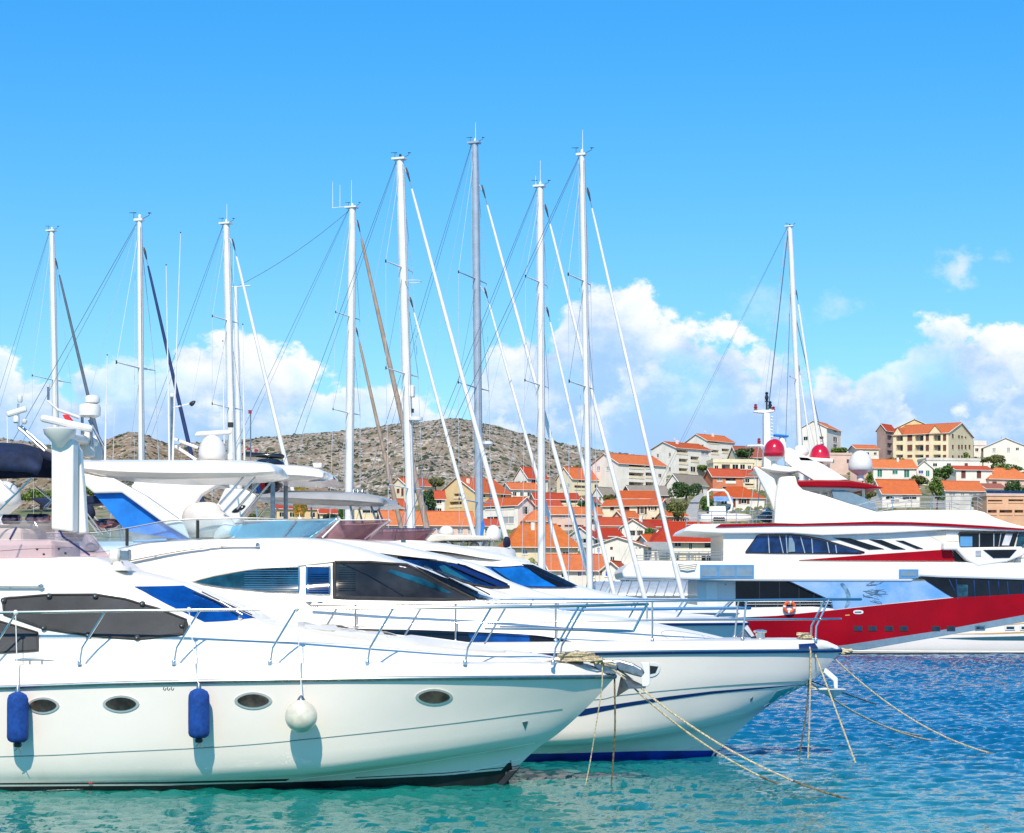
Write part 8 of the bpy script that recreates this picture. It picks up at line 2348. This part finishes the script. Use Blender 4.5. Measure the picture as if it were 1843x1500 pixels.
# awning of the bungalow
q = y2Y(915) - 3
a = Vector(((1285 - CX) * q / F, q, 0)); b = Vector(((1319 - CX) * q / F, q, 0))
zt, zb_ = 3 + (HY - 893) * q / F, 3 + (HY - 902) * q / F
aw_ = MB()
aw_.add([(a.x, q + 2, zt), (b.x, q + 2, zt), (b.x, q - .6, zb_), (a.x, q - .6, zb_), (a.x, q + 2, zt - .1), (b.x, q + 2, zt - .1), (b.x, q - .6, zb_ - .1), (a.x, q - .6, zb_ - .1)], [(0, 1, 2, 3), (7, 6, 5, 4), (0, 4, 5, 1), (1, 5, 6, 2), (2, 6, 7, 3), (3, 7, 4, 0)])
o = aw_.build('awning', 'mirror_blue'); tag(o, 'pale blue awning in front of the hipped bungalow', 'awning')
for x in (a.x + .2, b.x - .2):
    MB().tube([(x, q - .5, zb_ - 3), (x, q - .5, zb_)], .06, 5).build('awning_post', 'alu_white', o)

# path up the slope
mb = MB()
pth = [(1248, 946, 26), (1246, 925, 22), (1252, 905, 16), (1262, 893, 12)]
L1, R1 = [], []
for (px, py, w_) in pth:
    Y = y2Y(py)
    for lst, sgn in ((L1, -1), (R1, 1)):
        x = (px + sgn * w_ / 2 - CX) * Y / F
        lst.append((x, Y, ground_z(x, Y) + 1.0))
k = len(pth)
mb.add(L1 + R1, [(i, i + 1, k + i + 1, k + i) for i in range(k - 1)])
o = mb.build('footpath', 'concrete'); tag(o, kind='structure')

# marina shed with an arched sheet roof
Yh = 152.0
root = empty('marina_shed', ((1155 - CX) * Yh / F, Yh, 1.3), 0, 'long grey marina shed with arched ribbed sheet roof', 'shed')
x0, x1 = (1060 - 1155) * Yh / F, (1262 - 1155) * Yh / F
zt = 3 + (HY - 1046) * Yh / F - 1.3
ze_ = 3 + (HY - 1072) * Yh / F - 1.3
mb = MB(); vs = []
nA_, nX = 10, 13
for i in range(nX):
    x = x0 + (x1 - x0) * i / (nX - 1)
    for j in range(nA_ + 1):
        t = math.pi * j / nA_
        vs.append((x, 3.2 - 3.4 * math.cos(t), ze_ + (zt - ze_) * math.sin(t)))
mb.add(vs, [(i * (nA_ + 1) + j, (i + 1) * (nA_ + 1) + j, (i + 1) * (nA_ + 1) + j + 1, i * (nA_ + 1) + j + 1) for i in range(nX - 1) for j in range(nA_)])
r = mb.build('arched_roof', 'shed_sheet', root, smooth=True)
for i in range(nX):
    x = x0 + (x1 - x0) * i / (nX - 1)
    MB().tube([(x + .9 * math.sin(math.pi * j / nA_ / 2), 3.2 - 3.44 * math.cos(math.pi * j / nA_), ze_ + (zt - ze_ + .03) * math.sin(math.pi * j / nA_)) for j in range(nA_ + 1)], .035, 5).build('roof_rib', 'shed_frame', r)
MB().box(x0, x1, -.1, 6.5, 0, ze_).build('shed_wall', 'wall_white', root)
MB().box(x0, x1, -.18, -.1, ze_ - .12, ze_ + .02).build('eaves_beam', 'shed_frame', root)

# low bushes and terrace walls on the open slope between the houses
random.seed(21)
mb = MB()
base = [(1, 0, 0), (.3, .95, 0), (-.8, .6, 0), (-.8, -.6, 0), (.3, -.95, 0), (.5, .35, .7), (-.45, .35, .75), (0, -.5, .8), (0, 0, 1.05)]
fs = [(0, 1, 5), (1, 6, 5), (1, 2, 6), (2, 3, 6), (3, 7, 6), (3, 4, 7), (4, 5, 7), (4, 0, 5), (5, 6, 8), (6, 7, 8), (7, 5, 8)]
for _ in range(5200):
    px = random.uniform(560, 1860); Y = random.uniform(300, 700)
    x = (px - CX) / F * Y
    if mno.noise(Vector((x * .03, Y * .03, 4))) < -.05:
        continue
    r = random.uniform(.35, 1.1); z = ground_z(x, Y) + .1
    a = random.random() * 6.28; ca, sa = math.cos(a), math.sin(a)
    mb.add([(x + (bx * ca - by * sa) * r * random.uniform(.7, 1.2), Y + (bx * sa + by * ca) * r, z + bz * r * random.uniform(.6, 1.0)) for bx, by, bz in base], fs)
o = mb.build('bushes', 'foliage_olive'); tag(o, kind='stuff')
def stone_wall(px0, px1, py, label):
    Y = y2Y(py) - 4
    a, b = (px0 - CX) * Y / F, (px1 - CX) * Y / F
    z = 3 - (py - HY) * Y / F
    rt_ = empty('retaining_wall', (a, Y, z), 0, label, 'wall')
    random.seed(int(px0))
    base_ = MB(); base_.box(0, b - a, .12, .5, -2, 1.25).build('wall_core', 'limestone', rt_)
    st = MB(); n_ = 0
    for r_ in range(4):
        u = 0
        while u < b - a:
            w_ = random.uniform(.4, .8)
            st.box(u, min(u + w_ - .05, b - a), random.uniform(-.03, .03), .3, r_ * .33 - .1, r_ * .33 + .19)
            u += w_
    o = st.build('wall_stones', 'limestone', rt_); o['kind'] = 'stuff'
stone_wall(1190, 1246, 936, 'pale stone terrace wall below the olive tree, left of the footpath')
stone_wall(1256, 1296, 930, 'pale stone terrace wall right of the footpath')
stone_wall(1240, 1300, 868, 'pale stone terrace wall above the grey roofed barn')
stone_wall(1090, 1150, 906, 'pale stone terrace wall beside the two tiered red roof')
